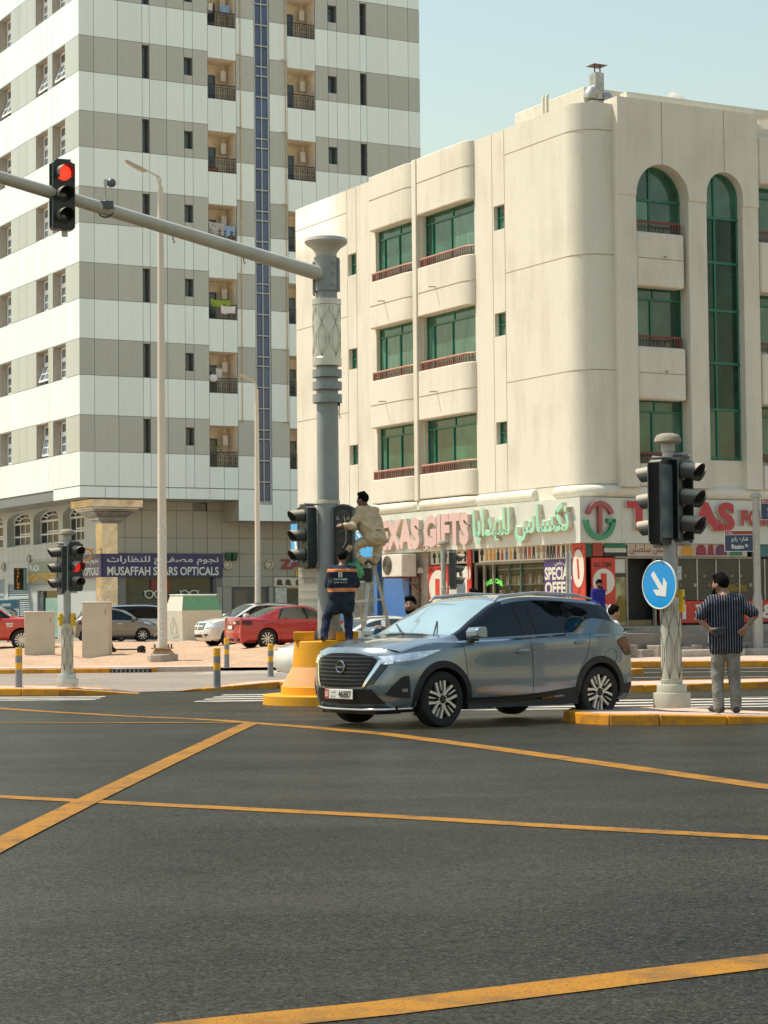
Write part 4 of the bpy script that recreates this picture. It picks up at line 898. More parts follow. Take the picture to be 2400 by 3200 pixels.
# rooftop: penthouse, pipes, coping, dish antennas, exhaust duct
obj('penthouse', MB().box(1.4, 9, 1.5, 5.5, TOP-.25, TOP+.85), M_ST, B, bevel=.03)
rb = MB().box(2.0, 14, .1, .45, 16.9, 17.12).box(6.84, 14, 0.2, .5, 16.3, 16.55); obj('roof_coping', rb, M_ST, B)
for x in (9.0, 9.7): obj('roof_fin', MB().prism([(x, 16.5), (x+.18, 16.5), (x+.05, 17.0)], .1, .3, 'y'), M_ST, B)
for yy in (2.62, 2.42): obj('vent_pipe', MB().tube([(.62, yy, TOP-.2), (.62, yy, TOP+.62), (.66, yy, TOP+.7)], .06, 8), M_ST, B, smooth=60)
M_GALV = mat('galvanised_duct', (.42, .42, .38), .45, metal=.5, var=.2, scale=4, dirt=(.35, .27, .18), dscale=3)
D = tag(link('exhaust_duct', None), 'bent galvanised exhaust duct with a rain cap on the roof corner', 'duct'); D.matrix_world = BW @ Matrix.Translation((1.5, 1.1, TOP-.25))
obj('duct_base', MB().box(-.18, .22, -.15, .25, 0, .55), M_GALV, D); obj('elbow', MB().tube([(.02+.16*cos(a), .05, .62+.26*sin(a)) for a in [pi-pi*i/8 for i in range(9)]], .2, 10).cyl((.25, .05, .62), (.5, .05, .6), .26, .3, 14).cyl((.5, .05, .6), (.66, .05, .6), .16, .08, 12), M_GALV, D, smooth=40)
obj('stack', MB().box(-.02, .30, -.1, .22, .9, 1.45), M_GALV, D); obj('rain_cap', MB().box(.02, .05, 0, .03, 1.45, 1.68).box(.22, .25, 0, .03, 1.45, 1.68).add([(-.12, -.2, 1.68), (.4, -.2, 1.68), (.4, .3, 1.68), (-.12, .3, 1.68), (.14, .05, 1.76)], [(0, 1, 4), (1, 2, 4), (2, 3, 4), (3, 0, 4), (0, 3, 2, 1)]), mat('rusty_cap', (.16, .07, .06), .8), D)
for k, (x, z, s, lab) in enumerate(((4.35, 17.2, .32, 'pale satellite dish on the roof above the first arch'), (7.3, 16.75, .3, 'pale satellite dish on the roof at the right edge'))):
    o = obj('satellite_dish', MB().lathe([(0, -.1), (.35*s*2, -.07), (.6*s*2, 0), (.58*s*2, .01), (.33*s*2, -.05), (0, -.08)], 16, axis='y').tube([(0, .0, -s*.8), (0, .3, -s*1.2)], .03, 5), M_AC, smooth=50); o.matrix_world = BW @ Matrix.Translation((x, .6, z)) @ Matrix.Rotation(radians(-35), 4, 'X'); tag(o, lab, 'antenna')
# ---- shop floor
M_SIGNB = mat('sign_panel_pale', (.60, .62, .54), .45, var=.05, scale=1.0, dirt=(.5, .47, .38), dscale=.7, damt=.3)
M_RED = mat('shop_red', (.58, .045, .028), .45, var=.06)
M_CRM = mat('disc_cream', (.70, .66, .54), .5, var=.04)
M_INK = mat('print_black', (.03, .025, .03), .6)
M_INT = mat('shop_interior_dark', (.025, .030, .026), .25, var=.5, scale=1.5, spec=.6)
gs = MB(); gs.box(WX+.5, 14, RY+.55, 12.45, .82, 3.3)
obj('shop_core', gs, M_INT, B)
obj('plinth', MB().box(.1, 14, -.05, 12.45, -.3, .82), M_CONC, B)
SGN = tag(link('shop_sign_band', None), 'pale sign band with raised pink and green letters reading TEXAS GIFTS', 'sign'); SGN.matrix_world = BW
for a, b in zip((0, 3.4, 6.5, 9.3), (3.4, 6.5, 9.3, 12.45)): obj('sign_panel', MB().box(0, .32, a+.006, b-.006, 3.32, 4.68), M_SIGNB, SGN)
for a, b in zip((.0, 1.5, 4.2, 7.1, 10), (1.5, 4.2, 7.1, 10, 14)): obj('sign_panel', MB().box(a+.006 if a else .33, b-.006, -.0, .3, 3.32, 4.68) if a else MB().box(.0+.002, b-.006, -.004, -.001, 3.325, 4.675).box(.33, b-.006, 0, .3, 3.32, 4.68), M_SIGNB, SGN)
M_PINK_L = mat('letter_pink', (.64, .44, .40), .45, var=.05); M_LSIDE = mat('letter_side_grey', (.55, .50, .42), .6, var=.06)
M_MINT = mat('letter_mint', (.30, .64, .46), .45, var=.05); M_CRMS = mat('letter_side_cream', (.66, .62, .48), .6)
M_LRED = mat('letter_red_raised', (.46, .045, .05), .45, var=.06); M_LROSE = mat('letter_rose', (.36, .10, .10), .45, var=.06)
RL = (0, 0, -pi/2)
obj('letters', text_mb('TEXAS', 3.55, 1.06, .055, .16), [M_PINK_L, M_LSIDE], SGN, (-.005, 12.95-.06, 3.42), RL)
obj('letters', text_mb('GIFTS', 2.9, 1.08, .055, .16), [M_PINK_L, M_LSIDE], SGN, (-.005, 9.05, 3.45), RL)
obj('letters', text_mb('FOR', .52, .2, .03, .05), [M_PINK_L, M_LSIDE], SGN, (-.005, 9.42, 3.36), RL)
obj('letters', text_mb(arabic('تكساس للهدايا'), 5.55, 1.12, .03, .16), [M_MINT, M_CRMS], SGN, (-.005, 5.9, 3.44), RL)
# round TG emblem on the street side
em = MB(); n = 14; cx, cz = .65, 4.0
def arc_band(a0, a1, r0, r1, m, k=14):
    pts = [(cx+r1*cos(a0+(a1-a0)*i/k), cz+r1*1.08*sin(a0+(a1-a0)*i/k)) for i in range(k+1)] + [(cx+r0*cos(a1-(a1-a0)*i/k), cz+r0*1.08*sin(a1-(a1-a0)*i/k)) for i in range(k+1)]
    em.prism(pts, -.14, -.005, 'y', m)
arc_band(radians(22), radians(158), .40, .53, 0); em.box(cx-.06, cx+.06, -.14, -.005, 3.62, 4.47, 0)
arc_band(radians(180), radians(362), .42, .55, 1); em.box(cx+.26, cx+.55, -.14, -.005, 3.92, 4.05, 1)
obj('emblem', em, [M_LROSE, mat('letter_green', (.06, .30, .15), .45)], SGN)
obj('letters', text_mb('TEXAS', 4.1, .9, .05, .12), [M_LRED, M_LSIDE], SGN, (1.6, -.005, 3.7)); obj('letters', text_mb('FOR', 1.2, .5, .04, .1), [M_LRED, M_LSIDE], SGN, (5.95, -.005, 3.88)); obj('letters', text_mb('GIFTS', 3.6, .9, .05, .12), [M_LRED, M_LSIDE], SGN, (7.5, -.005, 3.7))
# product poster strip under the sign, left side
def rect_poster(name, label, cat, y0, y1, z0, z1, m, x=.25):
    o = obj(name, MB().box(x, x+.04, y0, y1, z0, z1), m); o.matrix_world = BW; tag(o, label, cat); return o
PS = tag(link('product_posters', None), 'strip of pictures of clothes and bottles under the pale sign band', 'poster'); PS.matrix_world = BW
for a, b in ((6.6, 9.35), (3.85, 6.25), (.75, 3.83)): obj('poster_panel', MB().box(.28, .32, a, b, 2.88, 3.32), M_CRM, PS)
pc = [mat('cloth_print_%d' % k, c, .6, var=.25, scale=20) for k, c in enumerate(((.03, .03, .035), (.02, .22, .08), (.30, .04, .06), (.62, .30, .03), (.10, .20, .34), (.34, .28, .22), (.45, .07, .03), (.16, .05, .10)))]
rnd = random.Random(11)
def shirt_print(y, z, h, m):
    w = h*.32; obj('poster_print', MB().prism([(y-w*.5, z), (y+w*.5, z), (y+w*.5, z+h*.62), (y+w*.95, z+h*.5), (y+w*1.0, z+h*.68), (y+w*.45, z+h), (y-w*.45, z+h), (y-w*1.0, z+h*.68), (y-w*.95, z+h*.5), (y-w*.5, z+h*.62)], .268, .279, 'x'), m, PS)
def trouser_print(y, z, h, m):
    w = h*.2; obj('poster_print', MB().prism([(y-w, z), (y-w*.45, z), (y, z+h*.66), (y+w*.45, z), (y+w, z), (y+w*.8, z+h), (y-w*.8, z+h)], .268, .279, 'x'), m, PS)
def bottle_print(y, z, h, m):
    w = h*.2; obj('poster_print', MB().prism([(y-w, z), (y+w, z), (y+w, z+h*.62), (y+w*.35, z+h*.72), (y+w*.35, z+h), (y-w*.35, z+h), (y-w*.35, z+h*.72), (y-w, z+h*.62)], .268, .279, 'x'), m, PS)
for k, y in enumerate((9.1, 8.75, 8.35, 7.5, 7.1, 6.85)): shirt_print(y, 2.93, .34, pc[(0, 1, 0, 2, 0, 0)[k]])
for k, y in enumerate((6.05, 5.75, 5.5, 5.28, 5.06, 4.82, 4.55, 4.3, 4.06)): (shirt_print if k in (0, ) else bottle_print)(y, 2.93, .33 if k % 2 else .37, pc[(0, 3, 3, 3, 0, 6, 4, 3, 0)[k]])
for k, y in enumerate((3.7, 3.45, 3.22, 2.98, 2.7, 2.4, 2.18, 2.0, 1.83, 1.6, 1.32, 1.1, .9)): (shirt_print if k in (0, 4, 5) else trouser_print)(y, 2.92, .37, pc[(5, 7, 6, 0, 5, 5, 0, 0, 0, 2, 0, 5, 5)[k]])
# shop window left side: frames, shelves and goods
M_SHF = mat('shop_frame_dusty', (.28, .25, .18), .6, var=.15)
M_SHGR = mat('shop_frame_green', (.05, .12, .08), .5)
SHW = tag(link('shop_window', None), 'glass shop front with shelves of folded clothes behind the grey car', 'shop window'); SHW.matrix_world = BW
f = MB().box(.30, .38, .7, 6.55, 2.80, 2.88)
for y in (6.5, 5.95, 5.4, 2.36, .72): f.box(.30, .38, y, y+.06, .82, 2.82)
obj('frame', f, M_SHF, SHW)
for y in (4.5, 3.8): obj('mullion', MB().box(.33, .37, y, y+(.07 if y == 3.8 else .03), .82, 2.8), M_SHGR, SHW)
sh = MB()
for z in (2.62, 2.12, 1.62, 1.12): sh.box(.44, .5, 2.42, 5.35, z, z+.03)
obj('shelf', sh, mat('shelf_light', (.36, .40, .34), .4), SHW)
gm = [mat('goods_%d' % k, c, .8, var=.3, scale=10) for k, c in enumerate(((.24, .14, .10), (.30, .20, .15), (.18, .08, .07), (.40, .36, .30), (.10, .08, .06), (.34, .24, .10)))]
for z in (2.15, 1.65, 1.15):
    y = 2.5
    while y < 5.25:
        w = rnd.uniform(.05, .13)
        if rnd.random() < .62: obj('folded_garment', MB().box(.43, .48, y, y+w-.015, z, z+rnd.uniform(.22, .36)), gm[rnd.randrange(6)], SHW)
        y += w
obj('pane', MB().box(.395, .40, .78, 6.5, .84, 2.8), mat('clear_shop_glass', (.8, .85, .82), .03, trans=1.0, var=0, ior=1.2), SHW)
wel = text_mb('WELCOME', 1.0, .16, .02); wel.v = [(.5+ (x-.5)*1.0, y, z - .5*(x-.5)**2) for x, y, z in wel.v]
obj('neon_text', wel, mat('neon_green', (.10, .5, .08), .4, emit=(.2, .9, .1), estr=.6), SHW, (.36, 6.45-.5, 2.2), (0, 0, -pi/2))
# banners
SP = tag(link('offer_banner', None), 'purple banner reading SPECIAL OFFER in the shop window', 'banner'); SP.matrix_world = BW
obj('banner_sheet', MB().box(.22, .25, .73, 2.33, 1.3, 2.86), mat('banner_purple', (.055, .03, .15), .4, var=.08), SP)
obj('banner_text', text_mb('SPECIAL', 1.48, .40, .035), M_CRM, SP, (.215, 2.28, 2.24), RL); obj('banner_text', text_mb('OFFER', 1.46, .40, .035), M_CRM, SP, (.215, 2.28, 1.79), RL)
obj('banner_text', text_mb(arabic('عرض خاص'), .9, .17, .01), M_CRM, SP, (.215, 1.72, 2.66), RL); obj('banner_disc', MB().lathe([(0, -.01), (.42, -.01), (.42, 0)], 24, (.215, 1.35, 1.3), axis='x'), M_RED, SP)
def disc(mb, c, r, sz=1.0, axis='x', m=0, d=.012, k=28):
    P = [(r*cos(2*pi*i/k), r*sz*sin(2*pi*i/k)) for i in range(k)]
    if axis == 'x': mb.prism([(c[1]+p[0], c[2]+p[1]) for p in P], c[0]-d, c[0], 'x', m)
    else: mb.prism([(c[0]+p[0], c[2]+p[1]) for p in P], c[1]-d, c[1], 'y', m)
    return mb
def red_banner_left(y0, y1, z0, z1, lab, numeral, words):
    o = tag(link('price_banner', None), lab, 'banner', 'red price banners of the gift shop'); o.matrix_world = BW
    obj('banner_sheet', MB().box(.18, .22, y0, y1, z0, z1), M_RED, o); yc = (y0+y1)/2; w = (y1-y0)
    obj('banner_disc', disc(MB(), (.178, yc, z1-.75), w*.46, 1.0 if w > .8 else 1.9), M_CRM, o)
    obj('banner_text', text_mb(numeral, w*.22 if numeral == '1' else .14, .62, .05), M_RED, o, (.16, yc+w*.13, z1-1.06), RL)
    if words[0]: obj('banner_text', text_mb(words[0], w*.8, .13, .02), M_INK, o, (.175, y1-w*.1, z1-.2), RL)
    if words[1]: obj('banner_text', text_mb(words[1], w*.22, .16, .02), M_INK, o, (.175, yc+w*.11, z1-1.5), RL)
    obj('banner_disc', disc(MB(), (.178, yc, z1-2.05), w*.46), M_CRM, o)
    return o
red_banner_left(8.05, 9.35, .85, 2.84, 'red banner reading ALL ITEMS 1 TO behind the signal pole', '1', ('ALL ITEMS', 'TO'))
red_banner_left(6.58, 6.85, .85, 3.3, 'narrow red banner left of the shop window frame', '1', (None, None))
CP = tag(link('couple_poster', None), 'poster of a woman and a man in a grey jacket', 'poster'); CP.matrix_world = BW
obj('poster_sheet', MB().box(.2, .24, 6.86, 8.03, .85, 2.78), mat('poster_white', (.66, .66, .58), .5, var=.05), CP)
def flatfig(y, z0, h, jm, hm, name):
    s = h/1.75
    obj(name, MB().prism([(y-.18*s, z0), (y+.18*s, z0), (y+.25*s, z0+.7*s), (y+.27*s, z0+1.25*s), (y+.2*s, z0+1.42*s), (y-.2*s, z0+1.42*s), (y-.27*s, z0+1.25*s), (y-.25*s, z0+.7*s)], .188, .198, 'x'), jm, CP)
    k = MB(); disc(k, (.198, y, z0+1.58*s), .1*s, 1.25); obj('face', k, mat('print_skin', (.45, .27, .17), .6), CP)
    k = MB(); disc(k, (.186, y, z0+1.66*s), .1*s, .7); obj('hair', k, hm, CP)
flatfig(7.25, .9, 1.72, mat('print_jacket', (.12, .15, .19), .6, var=.3), pc[0], 'figure'); flatfig(7.72, .9, 1.45, mat('print_blouse', (.55, .50, .44), .6), mat('print_hair', (.20, .10, .05), .6), 'figure')
# air conditioner hung under the sign, bare wall strip, tree-like trunk pipe
AC = tag(link('air_conditioner', None), 'dusty wall mounted air conditioner under the left half of the sign band', 'air conditioner'); AC.matrix_world = BW
obj('case', MB().box(-.62, -.05, 9.75, 11.15, 2.5, 3.26), M_AC, AC, bevel=.025); obj('fan_grille', MB().lathe([(.0, -.01), (.30, -.01), (.33, 0)], 20, (-.63, 10.75, 2.9), axis='x'), mat('grille_brown', (.20, .16, .10), .6, var=.3, scale=30), AC)
g_ = MB()
for k in range(5): g_.tube([(-.65, 10.75+(.06+k*.055)*cos(a*pi/10), 2.9+(.06+k*.055)*sin(a*pi/10)) for a in range(20)], .008, 4, closed=True)
obj('fan_guard', g_, M_DFRAME, AC); 
for q_ in (((-.6, 9.9, 2.48), (.2, 9.9, 2.48)), ((-.5, 9.9, 2.48), (.2, 9.9, 2.0)), ((-.6, 11.0, 2.48), (.2, 11.0, 2.48))): obj('bracket', MB().tube(q_, .025, 5), M_RAIL, AC)
obj('wall_strip', MB().box(.2, .6, 9.4, 10.3, .8, 3.3), M_CONC, B)
obj('drain_pipe', MB().tube([(.1, 10.05, .5), (.1, 10.05, 2.5)], .16, 8), mat('bark_grey', (.20, .16, .12), .9, var=.4, scale=8, bump=.6), B, smooth=60)
# blue neighbour shop
M_BLUE = mat('shop_blue', (.045, .16, .42), .4, var=.06); M_CYAN = mat('sign_cyan', (.05, .36, .72), .4, var=.05)
obj('shop_wall', MB().box(.1, .6, 10.55, 12.3, .3, 3.22), M_BLUE, B); obj('shop_wall', MB().box(.3, .6, 12.3, 19.4, .3, 3.2), [mat('shop_teal_window', (.10, .17, .19), .15, spec=.7, var=.4)], B)
for y_ in (12.9, 15.4): obj('shop_post', MB().box(.15, .35, y_, y_+.25, .3, 3.2), M_BLUE, B)
BS = tag(link('shop_sign', None), 'bright blue shop sign with white letters behind the signal mast', 'sign'); BS.matrix_world = BW
obj('sign_board', MB().box(-.05, .3, 12.55, 19.3, 3.25, 4.65), M_CYAN, BS); obj('sign_text', text_mb(arabic('لوكس'), 2.2, .8, .02), M_SWHITE, BS, (-.06, 15.2, 3.55), RL); obj('sign_text', text_mb('O', .7, .9, .05), M_SWHITE, BS, (-.06, 19.0, 3.5), RL)
# ---- street side shops
def red_banner_right(x0, x1, z0, z1, y, lab, num, words, tall):
    o = tag(link('price_banner', None), lab, 'banner', 'red price banners of the gift shop'); o.matrix_world = BW; xc = (x0+x1)/2; w = x1-x0
    obj('banner_sheet', MB().box(x0, x1, y, y+.04, z0, z1), M_RED, o)
    obj('banner_disc', disc(MB(), (xc, y-.002, z1-tall), w*.46, 1.0 if w > .7 else 1.9, 'y'), M_CRM, o)
    obj('banner_text', text_mb(num, w*.25, .55, .05), M_RED, o, (xc-w*.13, y-.02, z1-tall-.3))
    if words: obj('banner_text', text_mb(words, w*.75, .14, .02), M_INK, o, (x0+w*.1, y-.006, z1-.28 if tall < .9 else z1-.2))
    obj('banner_disc', disc(MB(), (xc, y-.002, z1-tall-1.05), w*.44, 1.0, 'y'), M_CRM, o); return o
red_banner_left(.05, .70, .85, 3.31, 'tall red banner with an Arabic numeral one beside the purple banner', arabic('١'), (arabic('كل شى'), arabic('الى')))
red_banner_right(.44, 1.3, .85, 2.88, .08, 'red banner with a big white disc behind the man in blue', '1', 'ALL ITEMS', .72)
UP = tag(link('upper_boards', None), 'row of boards over the door with a green white and black flag', 'sign'); UP.matrix_world = BW
for x0, x1, z0, z1, m in ((.2, .44, 2.9, 3.3, mat('board_green', (.02, .09, .05), .5)), (.48, .85, 2.92, 3.31, mat('board_red_dark', (.35, .05, .03), .5)), (.9, 1.7, 3.17, 3.31, mat('flag_green', (.02, .16, .08), .5)), (.9, 1.7, 3.04, 3.169, mat('flag_white', (.55, .52, .44), .5)), (.9, 1.7, 2.92, 3.039, mat('flag_black', (.02, .02, .025), .5)), (1.75, 3.55, 2.93, 3.31, mat('board_sand', (.50, .42, .33), .5, var=.1)), (3.6, 6.3, 2.93, 3.31, mat('board_sand', (.5, .42, .33), .5)), (6.5, 9, 2.93, 3.31, mat('board_teal', (.05, .16, .16), .5))):
    obj('board', MB().box(x0, x1, .06, .1, z0, z1), m, UP)
obj('board_text', text_mb(arabic('سلصلن سلصلن'), 1.65, .3, .0), mat('script_red', (.22, .04, .03), .5), UP, (1.82, .05, 2.98))
for x0, x1, c in ((3.75, 4.2, 3), (4.3, 4.7, 2), (4.75, 5.0, 2), (5.05, 5.5, 7), (5.6, 6.1, 1)): obj('poster_print', MB().prism([(x0, 2.97), (x1, 2.97), (x1-.03, 3.2), ((x0+x1)/2+.08, 3.29), ((x0+x1)/2-.08, 3.29), (x0+.03, 3.2)], .045, .055, 'y'), pc[c], UP)
DR = tag(link('shop_entrance', None), 'dark open shop entrance with glass side panel behind the round sign', 'shop entrance'); DR.matrix_world = BW
obj('frame', MB().box(1.3, 6.5, .05, .16, 2.86, 2.92).box(1.68, 1.74, .05, .16, .82, 2.88).box(2.72, 2.78, .05, .16, .82, 2.88).box(3.55, 3.63, .05, .16, .82, 2.9), M_SHF, DR)
obj('opening', MB().box(1.74, 2.72, .5, .56, .84, 2.86), mat('entrance_dark', (.010, .011, .010), .6, var=.5), DR)
obj('side_panel', MB().box(1.31, 1.68, .1, .13, .84, 2.3, 0).box(1.31, 1.68, .1, .13, 2.42, 2.84, 1).box(1.31, 1.68, .09, .13, 2.3, 2.42, 2), [mat('poster_glass', (.30, .29, .15), .2, var=.5, scale=3), mat('white_box', (.58, .57, .50), .5), M_INT], DR)
obj('hoodie_display', MB().prism([(1.34, .95), (1.62, .95), (1.64, 1.5), (1.55, 1.72), (1.42, 1.72), (1.33, 1.5)], .06, .09, 'y'), mat('mustard', (.22, .16, .03), .8), DR)
obj('mat_step', MB().box(1.8, 2.7, .2, .45, .83, 1.0), mat('ochre_mat', (.24, .18, .09), .8), DR)
W2 = tag(link('shop_window', None), 'dark shop window with thin white bars behind the man in stripes', 'shop window'); W2.matrix_world = BW
obj('pane', MB().box(2.78, 14, .12, .15, 1.58, 2.86), M_INT, W2)
for x in (3.6, 4.36, 5.09, 6.0, 7.0, 8.0): obj('mullion', MB().box(x, x+.025, .09, .12, 1.58, 2.86), M_AC, W2)
obj('shelf', MB().box(3.6, 9, .105, .12, 2.58, 2.59).box(3.6, 9, .105, .12, 2.28, 2.29).box(3.6, 9, .105, .12, 1.98, 1.99).box(3.6, 9, .105, .12, 1.75, 1.76), M_SHGR, W2)
for k in range(26): obj('folded_garment', MB().box(3.7+k*.18, 3.8+k*.18, .1, .118, 2.3 if k % 3 else 2.0, 2.36 if k % 3 else 2.1), gm[k % 6], W2)
obj('reflected_canopy', MB().prism([(5.15, 1.85), (6.3, 1.85), (6.3, 2.05), (5.7, 2.08), (5.3, 1.98)], .1, .118, 'y'), mat('ochre_reflection', (.22, .15, .02), .7), W2)  # reflection of a canopy, painted on as a flat ochre shape
RB_ = tag(link('price_strip', None), 'low red strip with big white figures under the shop window', 'sign'); RB_.matrix_world = BW
obj('strip_board', MB().box(2.9, 14, .02, .1, .9, 1.56), M_RED, RB_); obj('strip_text', text_mb('1 TO 10 & MORE', 6.2, .46, .03), M_SWHITE, RB_, (3.72, .01, 1.0))
obj('strip_text', text_mb('1 TO 10', 3.0, .46, .03), M_SWHITE, RB_, (10.4, .01, 1.0))
# steps, broken stone and blocks in front of the shops
st = MB(); 
obj('shop_step', MB().box(.0, 14, -1.4, -.06, -.3, .62), mat('step_concrete', (.26, .22, .185), .9, var=.2, scale=3, bump=.5, dirt=(.12, .10, .08), dscale=1.5), B, bevel=.02)
rnd = random.Random(9)
for k in range(26):
    x = -.3+k*.5+rnd.uniform(-.1, .1); w = rnd.uniform(.3, .52); h = rnd.uniform(.25, .42)
    obj('stone_block', MB().box(x, x+w, -1.95+rnd.uniform(-.2, .1), -1.42, -.3, h-.1), mat('block_stone', (.30, .26, .21), .9, var=.25, scale=4, bump=.6), B, bevel=.03)
for k, (x, w) in enumerate(((1.5, 2.3), (4.1, 2.6), (7.2, 2))): obj('concrete_curb', MB().box(x, x+w, -2.9, -2.35, -.1, .14), mat('curb_concrete', (.44, .39, .31), .9, var=.12, bump=.4), B, bevel=.03)
obj('shop_step', MB().box(-1.5, -.02, -2.2, 12.4, -.3, .5), MATS['step_concrete'], B, bevel=.02)
# ================================================================== street furniture
M_POLE = mat('pole_grey_green', (.38, .38, .34), .5, var=.12, scale=5, dirt=(.30, .25, .17), dscale=2.5, damt=.4)
M_POLEC = mat('pole_sleeve_cream', (.52, .50, .40), .45, var=.1, scale=4, dirt=(.34, .28, .2), dscale=2.0, damt=.4)
M_POLED = mat('mast_grey', (.30, .32, .30), .5, var=.1, scale=4, dirt=(.24, .21, .16), dscale=2.0, damt=.4)
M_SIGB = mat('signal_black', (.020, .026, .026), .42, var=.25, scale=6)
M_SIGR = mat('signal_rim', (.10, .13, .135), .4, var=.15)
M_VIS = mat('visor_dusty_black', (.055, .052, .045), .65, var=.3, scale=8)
M_VIST = mat('visor_dust', (.30, .26, .19), .8, var=.2, scale=9)
M_LENSD = mat('lens_dark', (.03, .045, .04), .12, var=.3, scale=9, spec=.7)
M_LENSR = mat('lens_red_lit', (.6, .01, .005), .3, emit=(1.0, .035, .015), estr=1.6, var=0)
M_LENSRD = mat('lens_red_off', (.16, .012, .012), .15, var=.3, scale=9)
M_STEEL = mat('steel', (.45, .45, .42), .35, metal=.7, var=.15)
M_YBOX = mat('yellow_box', (.75, .45, .01), .45, var=.08)
M_LAT = mat('lattice_dark', (.07, .075, .06), .6)
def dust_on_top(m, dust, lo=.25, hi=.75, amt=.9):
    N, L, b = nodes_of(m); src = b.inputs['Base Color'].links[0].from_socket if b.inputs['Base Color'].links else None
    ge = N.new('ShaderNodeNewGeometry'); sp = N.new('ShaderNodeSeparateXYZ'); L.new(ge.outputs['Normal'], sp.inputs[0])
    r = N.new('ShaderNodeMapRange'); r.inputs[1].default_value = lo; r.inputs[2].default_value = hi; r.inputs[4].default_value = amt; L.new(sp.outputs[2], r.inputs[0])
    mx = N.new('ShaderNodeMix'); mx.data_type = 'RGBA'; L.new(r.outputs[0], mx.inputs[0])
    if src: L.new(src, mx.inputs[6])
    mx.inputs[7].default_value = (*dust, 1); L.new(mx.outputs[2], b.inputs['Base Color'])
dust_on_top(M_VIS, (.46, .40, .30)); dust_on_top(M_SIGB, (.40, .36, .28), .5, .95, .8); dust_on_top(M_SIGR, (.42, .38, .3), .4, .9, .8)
def visor_mb(r=.125, L=.27, m=0, n=20):
    """tunnel visor facing -y with a cut-away underside"""
    mb = MB(); a0, a1 = radians(-40), radians(220); V = []
    for k in range(n+1):
        a = a0+(a1-a0)*k/n; l = L*(.40+.60*max(0, .5+.5*sin(a))**.8); dr = -.012*sin(a)
        c, s = cos(a), sin(a)
        for (rr, yy) in ((r, 0), (r*.97, -l), (r*.97-.006, -l), (r-.008, 0)): V.append((rr*c, yy, rr*s-yy*-.10))
    F = []
    for k in range(n):
        for j in range(4): F.append((k*4+j, k*4+(j+1) % 4, (k+1)*4+(j+1) % 4, (k+1)*4+j))
    mb.add(V, F, m); return mb
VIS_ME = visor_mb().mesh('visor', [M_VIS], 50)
LENS_MB = MB().lathe([(0, -.035), (.06, -.03), (.10, -.015), (.118, 0)], 20, axis='y')
LENS_ME = {k: LENS_MB.mesh('lens', [m], 60) for k, m in (('d', M_LENSD), ('R', M_LENSR), ('r', M_LENSRD), ('m', mat('lens_red_dim', (.45, .01, .008), .25, emit=(1.0, .03, .02), estr=.45, var=.2, scale=20)))}
def housing_mb(w=.36, h=1.08, d=.17):
    mb = MB(); a = [(-w/2, -h/2+.04), (-w/2+.03, -h/2), (w/2-.03, -h/2), (w/2, -h/2+.04), (w/2, h/2-.06), (w/2*.55, h/2-.012), (0, h/2), (-w/2*.55, h/2-.012), (-w/2, h/2-.06)]
    mb.prism(a, 0, d, 'y'); return mb
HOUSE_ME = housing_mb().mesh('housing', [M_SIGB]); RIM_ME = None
def signal_head(parent, loc, rz, lenses='ddd', visors=True, s=1.0, name='signal_head'):
    """part of a signal: housing (> visor, lens, rim)"""
    H = link(name, HOUSE_ME, parent, loc, (0, 0, rz), (s, s, s))
    rim = MB()
    for x in (-.18, .165): rim.box(x, x+.015, -.012, .175, -.5, .49)
    rim.box(-.17, .17, .171, .19, -.46, .46); rim.box(-.12, .12, -.005, .175, .535, .552)
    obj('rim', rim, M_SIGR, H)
    for i, c in enumerate(lenses):
        z = .335-i*.335
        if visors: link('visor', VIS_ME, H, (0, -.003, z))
        link('lens', LENS_ME[c], H, (0, -.006, z))
    return H
def bracket_mb(p, q, r=.02): return MB().tube([p, q], r, 6)
LAT_CACHE = {}
def lattice_me(r, h, N=5):
    key = (r, h)
    if key in LAT_CACHE: return LAT_CACHE[key]
    mb = MB(); R_ = r+.0005; N = 6; w = .0024
    for k in range(N):
        t0 = 2*pi*k/N+.2
        for sg in (-1, 1):
            for amp, ph in ((1.0, 0), (.55, 0)):
                pts = []
                for i in range(37):
                    t = i/36; f_ = abs(sin(pi*1.5*t+pi/2*0))**1.25; th = t0+sg*amp*(pi/N)*f_; pts.append((R_*cos(th), R_*sin(th), h*t))
                mb.tube(pts, w, 4)
        mb.tube([(R_*cos(t0), R_*sin(t0), h*.0), (R_*cos(t0), R_*sin(t0), h*.16)], w, 4); mb.tube([(R_*cos(t0+pi/N), R_*sin(t0+pi/N), h*.82), (R_*cos(t0+pi/N), R_*sin(t0+pi/N), h)], w, 4)
    LAT_CACHE[key] = mb.mesh('lattice', [M_LAT]); return LAT_CACHE[key]
def short_pole(label, loc, s=1.0, group='short signal poles with mushroom caps', cap_m=None, sleeve_m=None):
    P = thing('traffic_signal', label, 'traffic light', loc, 0, group); P.scale = (s, s, s)
    obj('base', MB().lathe([(.23, 0), (.233, .02), (.233, .175), (.228, .187), (.188, .19), (.186, .28), (.18, .29), (.13, .295)], 32), sleeve_m or M_POLEC, P, smooth=35)
    sl = obj('sleeve', MB().lathe([(.13, .29), (.136, .30), (.136, .35), (.130, .352), (.130, 1.29), (.138, 1.292), (.138, 1.37), (.09, 1.38)], 32), sleeve_m or M_POLEC, P, smooth=35)
    link('lattice', lattice_me(.130, .93), sl, (0, 0, .355))
    obj('pole', MB().lathe([(.085, 1.36), (.083, 2.1), (.074, 2.11), (.072, 3.2), (.088, 3.21), (.088, 3.32), (.07, 3.33)], 24), M_POLE, P, smooth=35)
    obj('cap', MB().lathe([(.06, 3.31), (.15, 3.315), (.172, 3.335), (.165, 3.375), (.135, 3.42), (.07, 3.44), (0, 3.445)], 28), cap_m or M_VIST, P, smooth=50)
    return P
